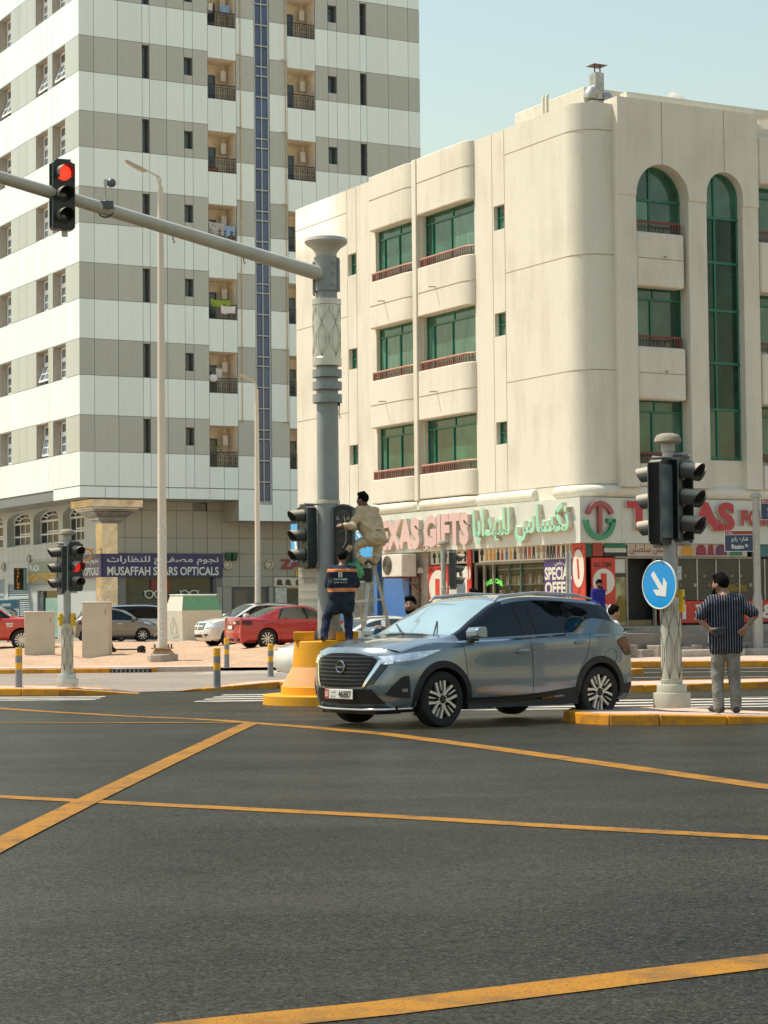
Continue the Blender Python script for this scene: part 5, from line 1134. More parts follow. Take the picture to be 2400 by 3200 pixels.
def mount(P, H, loc, zs_=(.50, -.52)):
    for z in zs_: obj('bracket', bracket_mb((0, 0, loc[2]+z+ (.04 if z > 0 else -.03)), (loc[0], loc[1], loc[2]+z+(.06 if z > 0 else -.04)), .022), M_POLE, P)
def dirz(v): return atan2(v[1], v[0])+pi/2          # rz so that local -y points along v
# --- right island pole
RP = short_pole('grey signal pole with round blue arrow sign on the right island', (3.58, 26.2, .125))
for v, off, ln in (((.80, -.60), (.25, -.02, 2.62), 'drd'), ((-.75, .66), (-.20, .02, 2.58), 'ddd'), ((.93, .36), (.30, .22, 2.60), 'ddd')):
    h = signal_head(RP, (off[0]-v[0]*.06, off[1]-v[1]*.06, off[2]), dirz(v), ln); mount(RP, h, off)
SB = tag(link('direction_sign', None, None, (3.58-.155, 26.2-.14, 1.66), (0, 0, dirz((-.80, -.60)))), 'round blue sign with a white arrow pointing down right', 'sign')
obj('sign_disc', MB().lathe([(0, 0), (.285, 0), (.285, .012), (0, .012)], 40, axis='y'), mat('sign_blue', (.008, .30, .70), .35, var=.05), SB); obj('sign_rim', MB().tube([(.297*cos(k*pi/24), .006, .297*sin(k*pi/24)) for k in range(48)], .012, 6, closed=True), M_SWHITE, SB, smooth=60)
ar = [(-.035, .19), (.035, .19), (.035, -.055), (.12, .02), (.12, -.075), (0, -.19), (-.12, -.075), (-.12, .02), (-.035, -.055)]
ca, sa = cos(radians(38)), sin(radians(38))
obj('arrow', MB().prism([(x*ca-z*sa, x*sa+z*ca) for x, z in ar], -.004, -.001, 'y'), mat('arrow_white', (.78, .76, .70), .5, var=.03), SB)
def push_box(name, lab, loc, rz, s=1):
    o = tag(link(name, None, None, loc, (0, 0, rz), (s, s, s)), lab, 'push button'); obj('box', MB().box(-.055, .055, -.09, .0, 0, .28), M_YBOX, o, bevel=.015); obj('button', MB().box(-.03, .03, -.1, -.088, .15, .19), M_SIGB, o); return o
push_box('push_button_box', 'yellow push button box on the right signal pole', (3.66, 26.17, 1.32), dirz((.9, -.4)))
o = obj('timing_plate', MB().box(-.03, .03, -.006, .006, 0, .17), mat('plate_white', (.62, .60, .52), .5, var=.3, scale=20)); o.location = (3.69, 26.16, 1.72); o.rotation_euler = (0, 0, .3); tag(o, 'small white plate on the pole above the yellow box', 'sign')
# --- left island pole (stainless sleeve)
M_SLST = mat('stainless_sleeve', (.52, .52, .47), .28, metal=.6, var=.12, scale=6)
LP = short_pole('signal pole with three black lamps by the left island, red lamp lit', (-6.35, 41.75, -.09), .915, sleeve_m=M_SLST)
for v, off, ln in (((.62, -.78), (.22, -.02, 2.62), 'drd'), ((-.90, -.42), (-.22, .02, 2.58), 'ddd')):
    h = signal_head(LP, (off[0]-v[0]*.06, off[1]-v[1]*.06, off[2]), dirz(v), 'dmd' if ln == 'drd' else ln); mount(LP, h, off)
push_box('push_button_box', 'yellow push button box on the left signal pole, right side', (-6.26, 41.72, 1.12), dirz((.9, -.4)), .9); push_box('push_button_box', 'yellow push button box on the left signal pole, left side', (-6.44, 41.73, 1.12), dirz((-.9, -.4)), .9)
# --- pole at the far pavement, lamp facing right
FP = short_pole('pale signal pole before the couple poster with one lamp facing right', (1.69, 60.0, -.08))
h = signal_head(FP, (.36, -.02, 2.6), dirz((.99, -.12)), 'ddd'); mount(FP, h, (.36, -.02, 2.6))
# --- big mast
MX, MY = -.96, 35.9
def py(y, d=35.9): return 1.38+(1907.8-y)/6521.9*d
MA = thing('signal_mast', 'tall grey signal mast with long arm on a yellow concrete base', 'traffic light', (MX, MY, 0))
M_YPL = paint_mat('yellow_plinth_paint', (.78, .36, .02), .45, (.52, .30, .10)); M_YPL2 = paint_mat('faded_plinth_paint', (.66, .33, .13), .5, (.60, .36, .18))
z0 = -.24
obj('base_slab', MB().lathe([(1.15, z0), (1.145, -.06), (1.12, -.045), (.3, -.04)], 40), M_YPL, MA, smooth=30)
obj('base_foot', MB().lathe([(.84, -.05), (.835, .085), (.825, .095), (.3, .1)], 40), M_YPL, MA, smooth=30)
obj('base_cone', MB().lathe([(.825, .095), (.64, .42), (.3, .425)], 40), M_YPL2, MA, smooth=30)
obj('base_drum', MB().lathe([(.64, .42), (.60, .845), (.58, .865), (.1, .87)], 40), M_YPL, MA, smooth=30)
cp = MB(); n = 18; rc_ = random.Random(4)
th0 = -pi/2+.05; V = []
for k in range(n):
    a = 2*pi*k/n; rr = rc_.uniform(.65, 1.0); th = th0+.36*rr*cos(a); z_ = .60+.15*rr*sin(a); R__ = .64-.04*(z_-.42)/.425+.004; V.append((R__*cos(th), R__*sin(th), z_))
R__ = .63; cp.add(V+[(R__*cos(th0), R__*sin(th0), .60)], [(k, (k+1) % n, n) for k in range(n)])
obj('chipped_patch', cp, M_CONC, MA)
obj('base_block', MB().box(-.60, -.25, -.30, .15, .868, 1.02), M_YPL, MA, bevel=.01); obj('base_block', MB().box(.12, .50, -.30, .15, .868, 1.02), M_YPL, MA, bevel=.01)
obj('base_plate', MB().box(-.28, .28, -.05, .3, .87, .9).prism([(-.28, .9), (-.19, .9), (-.19, 1.15)], -.02, .02, 'y').prism([(.28, .9), (.19, .9), (.19, 1.15)], -.02, .02, 'y'), M_POLED, MA)
prof = [(.20, .88), (.19, py(1573)), (.185, py(1250))]
obj('pole', MB().lathe([(.20, .88), (.19, 3.2), (.187, py(1258)), (.187, py(905)), (.182, py(770))], 36), M_POLED, MA, smooth=35)
for a, b in ((1258, 1232), (1217, 1192), (1178, 1154)): obj('ring', MB().lathe([(.18, py(a)), (.255, py(a)), (.255, py(b)), (.18, py(b))], 36), M_POLED, MA, smooth=30)
sl = obj('sleeve', MB().lathe([(.19, py(1142)), (.252, py(1142)), (.252, py(1118)), (.243, py(1116)), (.243, py(952)), (.252, py(950)), (.252, py(932)), (.19, py(930))], 36), M_SLST, MA, smooth=30)
lk = link('lattice', lattice_me(.243, .88), sl, (0, 0, py(1114)))
obj('arm_clamp', MB().lathe([(.19, py(908)), (.215, py(906)), (.215, py(800)), (.19, py(798))], 32).box(.20, .235, -.1, .22, py(902), py(803)).box(-.235, -.20, -.1, .22, py(914), py(815)), M_POLED, MA, smooth=30)
for z in (py(820), py(853), py(890)): obj('bolt', MB().lathe([(.0, -.245), (.022, -.24), (.022, -.2)], 8, (.14, .0, z), axis='y'), M_POLED, MA)
obj('cap', MB().lathe([(.18, py(815)), (.185, py(785)), (.25, py(770)), (.355, py(757)), (.375, py(750)), (.36, py(740)), (.28, py(735)), (0, py(733))], 36), mat('mast_cap', (.50, .47, .40), .5, var=.1), MA, smooth=40)
AD = Vector((-.713, -.700, .0)); za = py(853); zt = 8.06
tip = Vector((AD.x*9.6, AD.y*9.6, zt))
P0 = Vector((-.13, -.13, za)); arm = [P0+(Vector((AD.x*t, AD.y*t, za+.63*(1-(1-min(t/9.6, 1))**1.25)*1.55*0+ .118*t)))-Vector((0, 0, za)) for t in (0, 1, 2.5, 4, 5.5, 7, 8.5, 9.6)]
obj('arm', MB().tube(arm, [.125, .12, .112, .105, .098, .09, .08, .075], 20), M_POLEC, MA, smooth=40)
def arm_at(t): return Vector((P0.x+AD.x*t, P0.y+AD.y*t, za+.118*t))
for t in (1.7, 3.2): p = arm_at(t); obj('hook', MB().tube([p+Vector((0, 0, -.1)), p+Vector((.0, 0, -.16)), p+Vector((.03, 0, -.2)), p+Vector((0, 0, -.22))], .012, 6), M_POLED, MA)
p = arm_at(5.35); h = signal_head(MA, (p.x+.02, p.y-.16, p.z-.0), dirz((.42, -.91)), 'Rdd', name='signal_head'); obj('bracket', MB().box(p.x-.03, p.x+.05, p.y-.06, p.y+.06, p.z-.62, p.z-.5), M_AC, MA)
p = arm_at(9.35); signal_head(MA, (p.x+.05, p.y-.15, p.z), dirz((.42, -.91)), 'Rdd')
# head with visors to the left of the mast, opened head to the right
v = (-.86, -.51); h = signal_head(MA, (-.44, -.05, 2.66), dirz(v), 'ddd'); mount(MA, h, (-.42, 0, 2.66))
hz = 2.62; OH = link('signal_head', HOUSE_ME, MA, (.26, -.30, hz), (0, 0, dirz((-.12, -.99))), (.98, 1.0, 1.0))
obj('rim', MB().box(-.19, -.165, -.03, .18, -.52, .50).box(.165, .19, -.03, .18, -.52, .50).box(-.17, .17, -.03, .18, -.54, -.51).prism([(-.19, .48), (-.1, .53), (0, .545), (.1, .53), (.19, .48), (.19, .51), (.1, .56), (0, .575), (-.1, .56), (-.19, .51)], -.03, .18, 'y'), M_SIGR, OH)
obj('open_socket', MB().lathe([(.105, -.012), (.125, -.014), (.13, -.004)], 20, (0, 0, .33), axis='y').lathe([(.105, -.012), (.125, -.014), (.13, -.004)], 20, (0, 0, 0), axis='y').lathe([(.105, -.012), (.125, -.014), (.13, -.004)], 20, (0, 0, -.33), axis='y'), M_VIS, OH)
for s_ in (-1, 1): obj('reflector_tab', MB().prism([(s_*.05, .30), (s_*.125, .31), (s_*.10, .37)], -.02, -.012, 'y'), M_VIST, OH)
obj('wire', MB().tube([(.02, -.02, .36), (.05, -.05, .2), (.06, -.06, .05), (.05, -.05, -.08), (-.01, -.03, -.18)], .005, 5), M_SWHITE, OH)
obj('clamp_band', MB().lathe([(.196, py(1576)), (.205, py(1575)), (.205, py(1565)), (.196, py(1564))], 32), M_STEEL, MA)
o = obj('dangling_cable', MB().tube([(.20, -.02, py(1258)), (.21, -.03, py(1270)), (.20, -.03, py(1290)), (.22, -.03, py(1308))], .008, 5).lathe([(.02, 0), (.02, .1)], 8, (.2, -.02, py(1268))), M_SIGB, MA)
# camera on the arm
p = arm_at(4.55); CM = tag(link('dome_camera', None, None, (MX+p.x, MY+p.y, p.z)), 'small dome camera on a stalk clamped to the mast arm', 'camera')
obj('clamp', MB().tube([(.13*cos(a), -.06*cos(a)*0, .13*sin(a)) for a in [pi*k/6 for k in range(12)]], .015, 5, closed=True).box(-.1, .14, -.16, -.1, -.02, .1), M_DFRAME, CM)
obj('stalk', MB().tube([(0, 0, .1), (0, 0, .42)], .012, 6).box(-.025, .025, -.025, .025, .36, .47), M_STEEL, CM); obj('dome', MB().lathe([(.02, -.04), (.06, -.025), (.075, .015), (.065, .045), (.03, .06), (0, .065)], 16, (.09, 0, .42), axis='y'), mat('camera_grey', (.12, .12, .12), .3), CM, smooth=60)
# --- bollards
M_BGRY = mat('bollard_grey', (.23, .235, .235), .55, var=.12, scale=8, dirt=(.33, .27, .2), dscale=4, damt=.3); M_BYEL = mat('bollard_yellow', (.78, .40, .02), .5, var=.08, scale=8)
def bollard(label):
    b = thing('bollard', label, 'bollard', (0, 0, 0), 0, 'grey and yellow banded bollards')
    for nm, a, c, m in (('post', 0, .36, M_BGRY), ('band', .36, .50, M_BYEL), ('post', .50, .635, M_BGRY), ('band', .635, .79, M_BYEL)):
        obj(nm, MB().lathe([(.071, a), (.071, c)] + ([(.06, c+.008), (0, c+.01)] if c > .7 else []), 20), m, b, smooth=40)
    obj('base_plate', MB().lathe([(.11, 0), (.11, .015), (.07, .016)], 16), M_BGRY, b); return b
b0 = bollard('nearest banded bollard before the sandy lot, left of the yellow base'); b0.location = (-3.32, 41.2, -.13)
copy_tree(b0, loc=(-4.25, 56.0, -.13), label='banded bollard in front of the red parked sedan bumper'); copy_tree(b0, loc=(-2.78, 50.6, -.21), label='banded bollard below the rear wheel of the red sedan'); copy_tree(b0, loc=(-7.32, 41.75, -.10), label='banded bollard at the left edge beside the left signal pole')
# --- street lamps
M_LPAINT = mat('lamp_post_paint', (.64, .58, .47), .5, var=.1, scale=3, dirt=(.45, .33, .2), dscale=1.2, damt=.4, stretch=(1, 1, .2)); M_PAPER = mat('paper_notice', (.58, .58, .52), .8, var=.3, scale=16, stretch=(1, 1, 3))
def street_lamp(label, loc, h, r0, r1, arml, paper=(.4, 3.2), s=1.0, block=True):
    L = thing('street_lamp', label, 'street lamp', loc, 0, 'tall street lamps')
    if block:
        obj('footing', MB().lathe([(.44, -.15), (.46, .0), (.46, .24), (.43, .27), (0, .27)], 8), M_CONC, L, bevel=.02)
        obj('base_plate', MB().box(-.30, .30, -.3, .3, .42, .46).add([(-.32, -.32, .27), (.32, -.32, .27), (.32, .32, .27), (-.32, .32, .27), (-.2, -.2, .42), (.2, -.2, .42), (.2, .2, .42), (-.2, .2, .42)], [(0, 1, 5, 4), (1, 2, 6, 5), (2, 3, 7, 6), (3, 0, 4, 7), (4, 5, 6, 7)]), mat('rusty_plate', (.42, .28, .15), .8, var=.2), L)
        for x, y in ((-.2, -.25), (.2, -.25), (-.25, .1), (.25, .1)): obj('bolt', MB().cyl((x, y, .46), (x, y, .56), .025, n=8), M_DFRAME, L)
    obj('pole', MB().cyl((0, 0, .4), (0, 0, h), r0, r1, 16), M_LPAINT, L, smooth=40)
    obj('arm', MB().tube([(0, 0, h-.15), (0, 0, h+.22*s), (-.04*s, 0, h+.30*s), (-arml, 0, h+.56*s)], .032*s, 8).tube([(0, 0, h-.05), (-.12*s, 0, h+.32*s)], .02, 6), M_LPAINT, L, smooth=40)
    obj('luminaire', MB().prism([(-arml+.12*s, h+.50*s), (-arml, h+.58*s), (-arml-.45*s, h+.80*s), (-arml-.52*s, h+.79*s), (-arml-.50*s, h+.73*s), (-arml-.16*s, h+.52*s), (-arml, h+.46*s)], -.15*s, .15*s, 'y'), mat('luminaire_cream', (.48, .42, .30), .5, var=.15), L, bevel=.012)
    rnd = random.Random(int(h*10)); z = paper[0]
    while z < paper[1]:
        hh = rnd.uniform(.12, .3); a0 = rnd.uniform(-2.9, -1.6); aw = rnd.uniform(.8, 1.6); rr = r0-(r0-r1)*(z/h)+.006; V = []
        for i in range(7):
            a = a0+aw*i/6
            for zz in (z, z+hh): V.append((rr*cos(a), rr*sin(a), zz))
        obj('paper_notice', MB().add(V, [(2*i, 2*i+2, 2*i+3, 2*i+1) for i in range(6)]), M_PAPER, L); z += hh*.55
    return L
street_lamp('tall lamp post wrapped in paper notices on a concrete footing', (-6.54, 61.4, -.12), 14.1, .145, .085, .52, (.5, 4.2), 1.0)
street_lamp('slimmer lamp post standing behind the red sedan', (-4.74, 78, .1), 9.6, .12, .07, .25, (.4, 3.0), .7, False)
# --- cabinets
M_CAB = mat('cabinet_cream', (.52, .47, .36), .55, var=.08, scale=2, dirt=(.40, .33, .22), dscale=1.4, damt=.4)
def cabinet(label, loc, w, d, h, rz):
    c = thing('utility_cabinet', label, 'cabinet', loc, rz); obj('body', MB().box(-w/2, w/2, -d/2, d/2, 0, h), M_CAB, c, bevel=.015); obj('lid', MB().box(-w/2-.02, w/2+.02, -d/2-.02, d/2+.02, h+.001, h+.045), M_AC, c, bevel=.012)
    obj('handle', MB().box(w/2-.12, w/2-.08, -d/2-.015, -d/2-.002, h*.78, h*.9), M_CONC, c); return c
cabinet('shorter cream utility cabinet beside the red pickup', (-10.74, 65.0, -.02), .90, .45, 1.42, .05); cabinet('taller cream utility cabinet hiding the parked hatchback', (-8.96, 65.0, -.02), .84, .45, 1.70, -.12)
# --- e-scooter lying on the sand
SC = thing('electric_scooter', 'black electric kick scooter parked behind the taller cabinet', 'scooter', (-8.08, 66.0, .03), .1)
M_TYRE = mat('tyre_rubber', (.018, .018, .018), .85, var=.2, scale=12)
for x in (-.55, .38): obj('wheel', MB().tube([(x+.105*cos(a*pi/10), 0, .14+.105*sin(a*pi/10)) for a in range(20)], .035, 8, closed=True).cyl((x, -.03, .14), (x, .03, .14), .07, n=14), M_TYRE, SC, smooth=50)
obj('deck', MB().box(-.42, .25, -.08, .08, .16, .21).tube([(.25, 0, .2), (.38, 0, .3)], .03, 6), M_SIGB, SC, bevel=.015); obj('stem', MB().tube([(-.5, 0, .2), (-.55, 0, .35), (-.7, 0, 1.05), (-.72, 0, 1.1)], .03, 8).tube([(-.72, -.22, 1.1), (-.72, .22, 1.1)], .018, 6), M_SIGB, SC, smooth=40); obj('fender', MB().tube([(.38+.15*cos(a), 0, .14+.15*sin(a)) for a in [pi*.2+k*.2 for k in range(10)]], .02, 6), M_SIGB, SC)
# --- recycling container
RC_ = thing('recycling_bin', 'large white and green recycling container before the shop window', 'container', (-8.35, 91.0, .08), RZ+.15)
def loft(mb, rings, m=0):
    k = len(rings[0]); o = []
    for r in rings: o += r
    mb.add(o, [(i*k+j, i*k+(j+1) % k, (i+1)*k+(j+1) % k, (i+1)*k+j) for i in range(len(rings)-1) for j in range(k)] + [tuple(range((len(rings)-1)*k, len(rings)*k)), tuple(range(k-1, -1, -1))], m)
rect = lambda w, d, z: [(-w, -d, z), (w, -d, z), (w, d, z), (-w, d, z)]
mbx = MB(); loft(mbx, [rect(.92, .62, 0), rect(1.02, .72, 1.35), rect(.84, .52, 2.02)])
obj('shell', mbx, mat('bin_white', (.60, .58, .48), .5, var=.08, dirt=(.45, .38, .28), dscale=1.2, damt=.3), RC_)
obj('green_panel', MB().add([(-1.01, -.726, 1.37), (1.01, -.726, 1.37), (.85, -.536, 1.98), (-.85, -.536, 1.98)], [(0, 1, 2, 3)]), mat('bin_green', (.14, .36, .20), .5, var=.08), RC_); obj('roof', MB().box(-.88, .88, -.56, .56, 2.02, 2.06), M_WPAN, RC_, bevel=.02)
obj('emblem', MB().tube([(-.99, -.2, .35), (-1.02, -.22, .7), (-1.03, 0, 1.05), (-1.02, .22, .7), (-.99, .2, .35), (-.98, -.2, .35)], .01, 5), mat('print_brown', (.28, .2, .14), .6), RC_)
# --- street name sign post on the right
NS = thing('street_sign', 'octagonal grey post with navy street name plates reading Razim St', 'street sign', (11.06, 62.0, 0))
obj('post', MB().lathe([(.18, 0), (.18, .04), (.15, .05), (.148, 1.55), (.11, 1.75), (.105, 4.55), (.11, 4.6), (.17, 4.62), (.17, 4.68), (.12, 4.74), (0, 4.76)], 8), M_POLE, NS)
M_NAV2 = mat('street_plate_navy', (.025, .05, .10), .4, var=.05); M_MARO = mat('street_plate_red', (.26, .05, .04), .4)
def plate(x, w, z, rz, num):
    p = link('name_plate', MB().box(0, w, -.015, .015, 0, .60).mesh('name_plate', M_NAV2), NS, (x, -.12, z), (0, 0, rz))
    obj('plate_band', MB().box(0.01, w-.01, -.019, -.016, .49, .59), M_MARO, p); b_ = MB()
    b_.box(-.012, w+.012, -.02, .012, -.012, .0).box(-.012, w+.012, -.02, .012, .60, .612).box(-.012, 0, -.02, .012, 0, .6).box(w, w+.012, -.02, .012, 0, .6).box(.01, w-.01, -.02, -.016, .478, .49); obj('plate_border', b_, M_SWHITE, p)
    obj('plate_text', text_mb('Razim', .36, .13, .02), M_SWHITE, p, (.2, -.02, .07)); obj('plate_text', text_mb('St', .09, .09, .02), M_SWHITE, p, (.6, -.02, .12)); obj('plate_text', text_mb(arabic('شارع رازم'), .5, .18, .01), M_SWHITE, p, (.19, -.02, .25)); obj('plate_text', text_mb(num, .2, .055, .02), M_SWHITE, p, (.03, -.02, .515))
plate(-.96, .84, 3.02, .06, '← 52-1'); plate(.13, .84, 3.95, -.06, '52-1 →')
o = thing('sign_post', 'thin grey post with a white strip before the purple banner', 'post', (5.08, 58.0, -.07)); obj('tube', MB().cyl((0, 0, 0), (0, 0, 3.0), .045, n=12), M_POLE, o, smooth=40); obj('strip', MB().box(.05, .1, -.02, .0, 1.4, 3.05), M_SWHITE, o)
# --- ladder
M_ALU = mat('aluminium', (.70, .71, .69), .35, metal=.25, var=.12, scale=9); M_WOOD = mat('worn_ladder_frame', (.60, .57, .48), .6, var=.2, scale=7, dirt=(.2, .3, .12), dscale=4)
LD = thing('step_ladder', 'aluminium step ladder standing behind the yellow base', 'ladder', (0, 0, 0))
tl, tr = Vector((-.60, 35.75, 2.12)), Vector((-.25, 35.92, 2.16)); bl, br = Vector((-.66, 35.72, .872)), Vector((-.38, 35.92, .872))
def bar(a, b, w, d, m, nm): 
    mb = MB(); ax = (b-a).normalized(); s = ax.cross(Vector((0, 1, 0))).normalized()*w/2; q = ax.cross(s).normalized()*d/2
    mb.add([a+s+q, a-s+q, a-s-q, a+s-q, b+s+q, b-s+q, b-s-q, b+s-q], [(0, 1, 2, 3), (7, 6, 5, 4), (0, 4, 5, 1), (1, 5, 6, 2), (2, 6, 7, 3), (3, 7, 4, 0)]); return obj(nm, mb, m, LD)
bar(tl, bl, .06, .03, M_ALU, 'stile'); bar(tr, br, .07, .035, M_ALU, 'stile')
tl2, tr2 = Vector((-.50, 36.1, 2.12)), Vector((-.18, 36.25, 2.16)); bl2, br2 = Vector((-.25, 37.0, -.22)), Vector((.38, 37.0, -.22))
bar(tl2, bl2, .055, .03, M_WOOD, 'stile'); bar(tr2, br2, .055, .03, M_WOOD, 'stile')
for t in (.22, .48, .74, .96): bar(tl.lerp(bl, t), tr.lerp(br, t), .035, .06, M_ALU, 'rung')
for t in (.12, .25, .38, .51, .64, .77, .9): bar(tl2.lerp(bl2, t), tr2.lerp(br2, t), .03, .03, M_WOOD, 'rung')
obj('top_platform', MB().add([tuple(p) for p in (tl+Vector((-.03, -.03, .0)), tr+Vector((.06, -.03, 0)), tr2+Vector((.06, .05, 0)), tl2+Vector((-.03, .05, 0)), tl+Vector((-.03, -.03, .04)), tr+Vector((.06, -.03, .04)), tr2+Vector((.06, .05, .04)), tl2+Vector((-.03, .05, .04)))], [(0, 3, 2, 1), (4, 5, 6, 7), (0, 1, 5, 4), (1, 2, 6, 5), (2, 3, 7, 6), (3, 0, 4, 7)]), M_WOOD, LD)
obj('tool_tray', MB().box(-.56, -.22, 35.85, 36.15, 1.86, 2.1), M_SIGB, LD)
bm = bmesh.new(); bmesh.ops.create_icosphere(bm, subdivisions=4, radius=.17); rnd = random.Random(2)
for v_ in bm.verts:
    p = v_.co.normalized(); k = 1+.16*sin(9*p.x+5*p.z)*sin(11*p.y+3)+.12*sin(19*p.z+7*p.x)+.06*sin(31*p.x-17*p.y); v_.co = Vector((v_.co.x*k, v_.co.y*k*.8, v_.co.z*k))
me = bpy.data.meshes.new('plastic_bag'); bm.to_mesh(me); bm.free(); me.materials.append(mat('bag_green', (.10, .42, .18), .35, var=.3, scale=18)); me.polygons.foreach_set('use_smooth', [True]*len(me.polygons))
tag(link('plastic_bag', me, None, (-.54, 35.62, 2.03)), 'crumpled green plastic bag hung at the top of the ladder', 'bag')
# ================================================================== vehicles
from mathutils.bvhtree import BVHTree
M_RUB = mat('car_trim_black', (.016, .017, .017), .65, var=.2, scale=10)
M_GLB = mat('car_gloss_black', (.008, .009, .010), .08, var=0, spec=.6)
M_UND = mat('car_underbody', (.008, .008, .008), .9, var=.1)
M_CHR = mat('chrome', (.75, .76, .76), .08, metal=1.0, var=0)
M_CGLASS = mat('car_tinted_glass', (.005, .007, .008), .03, var=0, spec=.45)
M_WSH = mat('car_windshield', (.30, .42, .43), .02, var=.1, scale=1.5, spec=1.0, coat=1.0)  # pale cyan base colour stands in for the reflected sky
M_CGL2 = mat('car_light_glass', (.06, .07, .055), .04, var=.4, scale=2, spec=.8)
M_HLAMP = mat('headlamp_glass', (.82, .84, .84), .12, metal=.6, var=.35, scale=14, spec=.9, coat=1.0)
M_TLAMP = mat('tail_lamp_red', (.085, .0015, .003), .3, var=.2, scale=9, coat=.15)
M_RIMS = mat('rim_silver', (.74, .72, .66), .3, metal=.45, var=.06)
M_RIMK = mat('rim_black', (.010, .010, .010), .4, var=.1)
M_PLATEW = mat('plate_white_car', (.72, .70, .64), .4, var=.03)
def paint(name, col, metal=.55, rough=.32): return mat('paint_'+name, col, rough, metal=metal, var=.03, scale=3, coat=1.0, dirt=tuple(min(1, c*.9+.05) for c in col), dscale=1.5, damt=.25)
def crom(P, n):
    """Catmull-Rom through P, n samples per segment"""
    P = [np.array(p, float) for p in P]; out = []
    for i in range(len(P)-1):
        p0 = P[i-1] if i else 2*P[0]-P[1]; p1, p2 = P[i], P[i+1]; p3 = P[i+2] if i+2 < len(P) else 2*P[-1]-P[-2]
        for k in range(n):
            t = k/n; out.append(.5*((2*p1)+(p2-p0)*t+(2*p0-5*p1+4*p2-p3)*t*t+(3*p1-p0-3*p2+p3)*t**3))
    out.append(P[-1]); return out
def grid_from(rows, ncol, nrow):
    """rows: list of control polylines (same length). returns array [R][C]"""
    R_ = [crom(r, ncol) for r in rows]; Cn = len(R_[0]); cols_ = []
    for c in range(Cn): cols_.append(crom([r[c] for r in R_], nrow))
    return [[cols_[c][r] for c in range(Cn)] for r in range(len(cols_[0]))]
def wheel_mb_tyre(r, w):
    return MB().lathe([(r*.68, -w/2*.9), (r*.80, -w/2), (r*.94, -w/2*.96), (r*.99, -w/2*.75), (r, -w/2*.4), (r, w/2*.4), (r*.99, w/2*.75), (r*.94, w/2*.96), (r*.8, w/2), (r*.68, w/2*.9), (r*.66, 0), (r*.68, -w/2*.9)], 36, axis='y', cap=False)
def hero_rim(r):
    """twin Y-spoke rim, outer face at y=0 facing -y"""
    mb = MB(); R_ = r*.735
    mb.lathe([(R_*.985, .03), (R_, -.004), (R_*1.02, -.006), (R_*1.03, .03)], 40, axis='y', m=0, cap=False)
    mb.lathe([(0, .05), (R_*.98, .05), (R_*.98, .06), (0, .06)], 32, axis='y', m=1)
    mb.lathe([(0, -.008), (R_*.15, -.006), (R_*.17, .01), (R_*.17, .05)], 20, axis='y', m=1, cap=False)
    def spoke(a, pts, w0, w1):
        L_ = []; Rr = []
        n = len(pts)
        for i, (rr, da) in enumerate(pts):
            w = w0+(w1-w0)*i/(n-1); th = a+da; x, z = rr*cos(th), rr*sin(th); L_.append((x-sin(th)*w, z+cos(th)*w)); Rr.append((x+sin(th)*w, z-cos(th)*w))
        mb.prism(L_+Rr[::-1], -.003, .03, 'y', 0)
    for k in range(5):
        a = 2*pi*k/5+.3
        for sg in (-1, 1):
            spoke(a, [(R_*.2, sg*.16), (R_*.48, sg*.16), (R_*.99, sg*.33)], R_*.032, R_*.075); 
        spoke(a+pi/5, [(R_*.45, .0), (R_*.99, .0)], R_*.016, R_*.048)
        mb.lathe([(0, -.006), (R_*.035, -.004), (R_*.04, .01)], 8, (R_*.24*cos(a+pi/5), 0, R_*.24*sin(a+pi/5)), axis='y', m=0)
    return mb
def plain_rim(r, n=8):
    mb = MB(); R_ = r*.66
    mb.lathe([(R_*.96, .03), (R_, -.004), (R_*1.03, .03)], 28, axis='y', m=0, cap=False); mb.lathe([(0, .04), (R_*.98, .04), (R_*.98, .05), (0, .05)], 24, axis='y', m=1)
    mb.lathe([(0, -.012), (R_*.2, -.008), (R_*.24, .02)], 14, axis='y', m=0)
    for k in range(n):
        a = 2*pi*k/n; L_ = [];
        for rr, w in ((R_*.18, R_*.06), (R_*.98, R_*.10)): L_.append((rr, w))
        pts = [(L_[0][0]*cos(a)-sin(a)*L_[0][1], L_[0][0]*sin(a)+cos(a)*L_[0][1]), (L_[1][0]*cos(a)-sin(a)*L_[1][1], L_[1][0]*sin(a)+cos(a)*L_[1][1]), (L_[1][0]*cos(a)+sin(a)*L_[1][1], L_[1][0]*sin(a)-cos(a)*L_[1][1]), (L_[0][0]*cos(a)+sin(a)*L_[0][1], L_[0][0]*sin(a)-cos(a)*L_[0][1])]
        mb.prism(pts, -.002, .03, 'y', 0)
    return mb
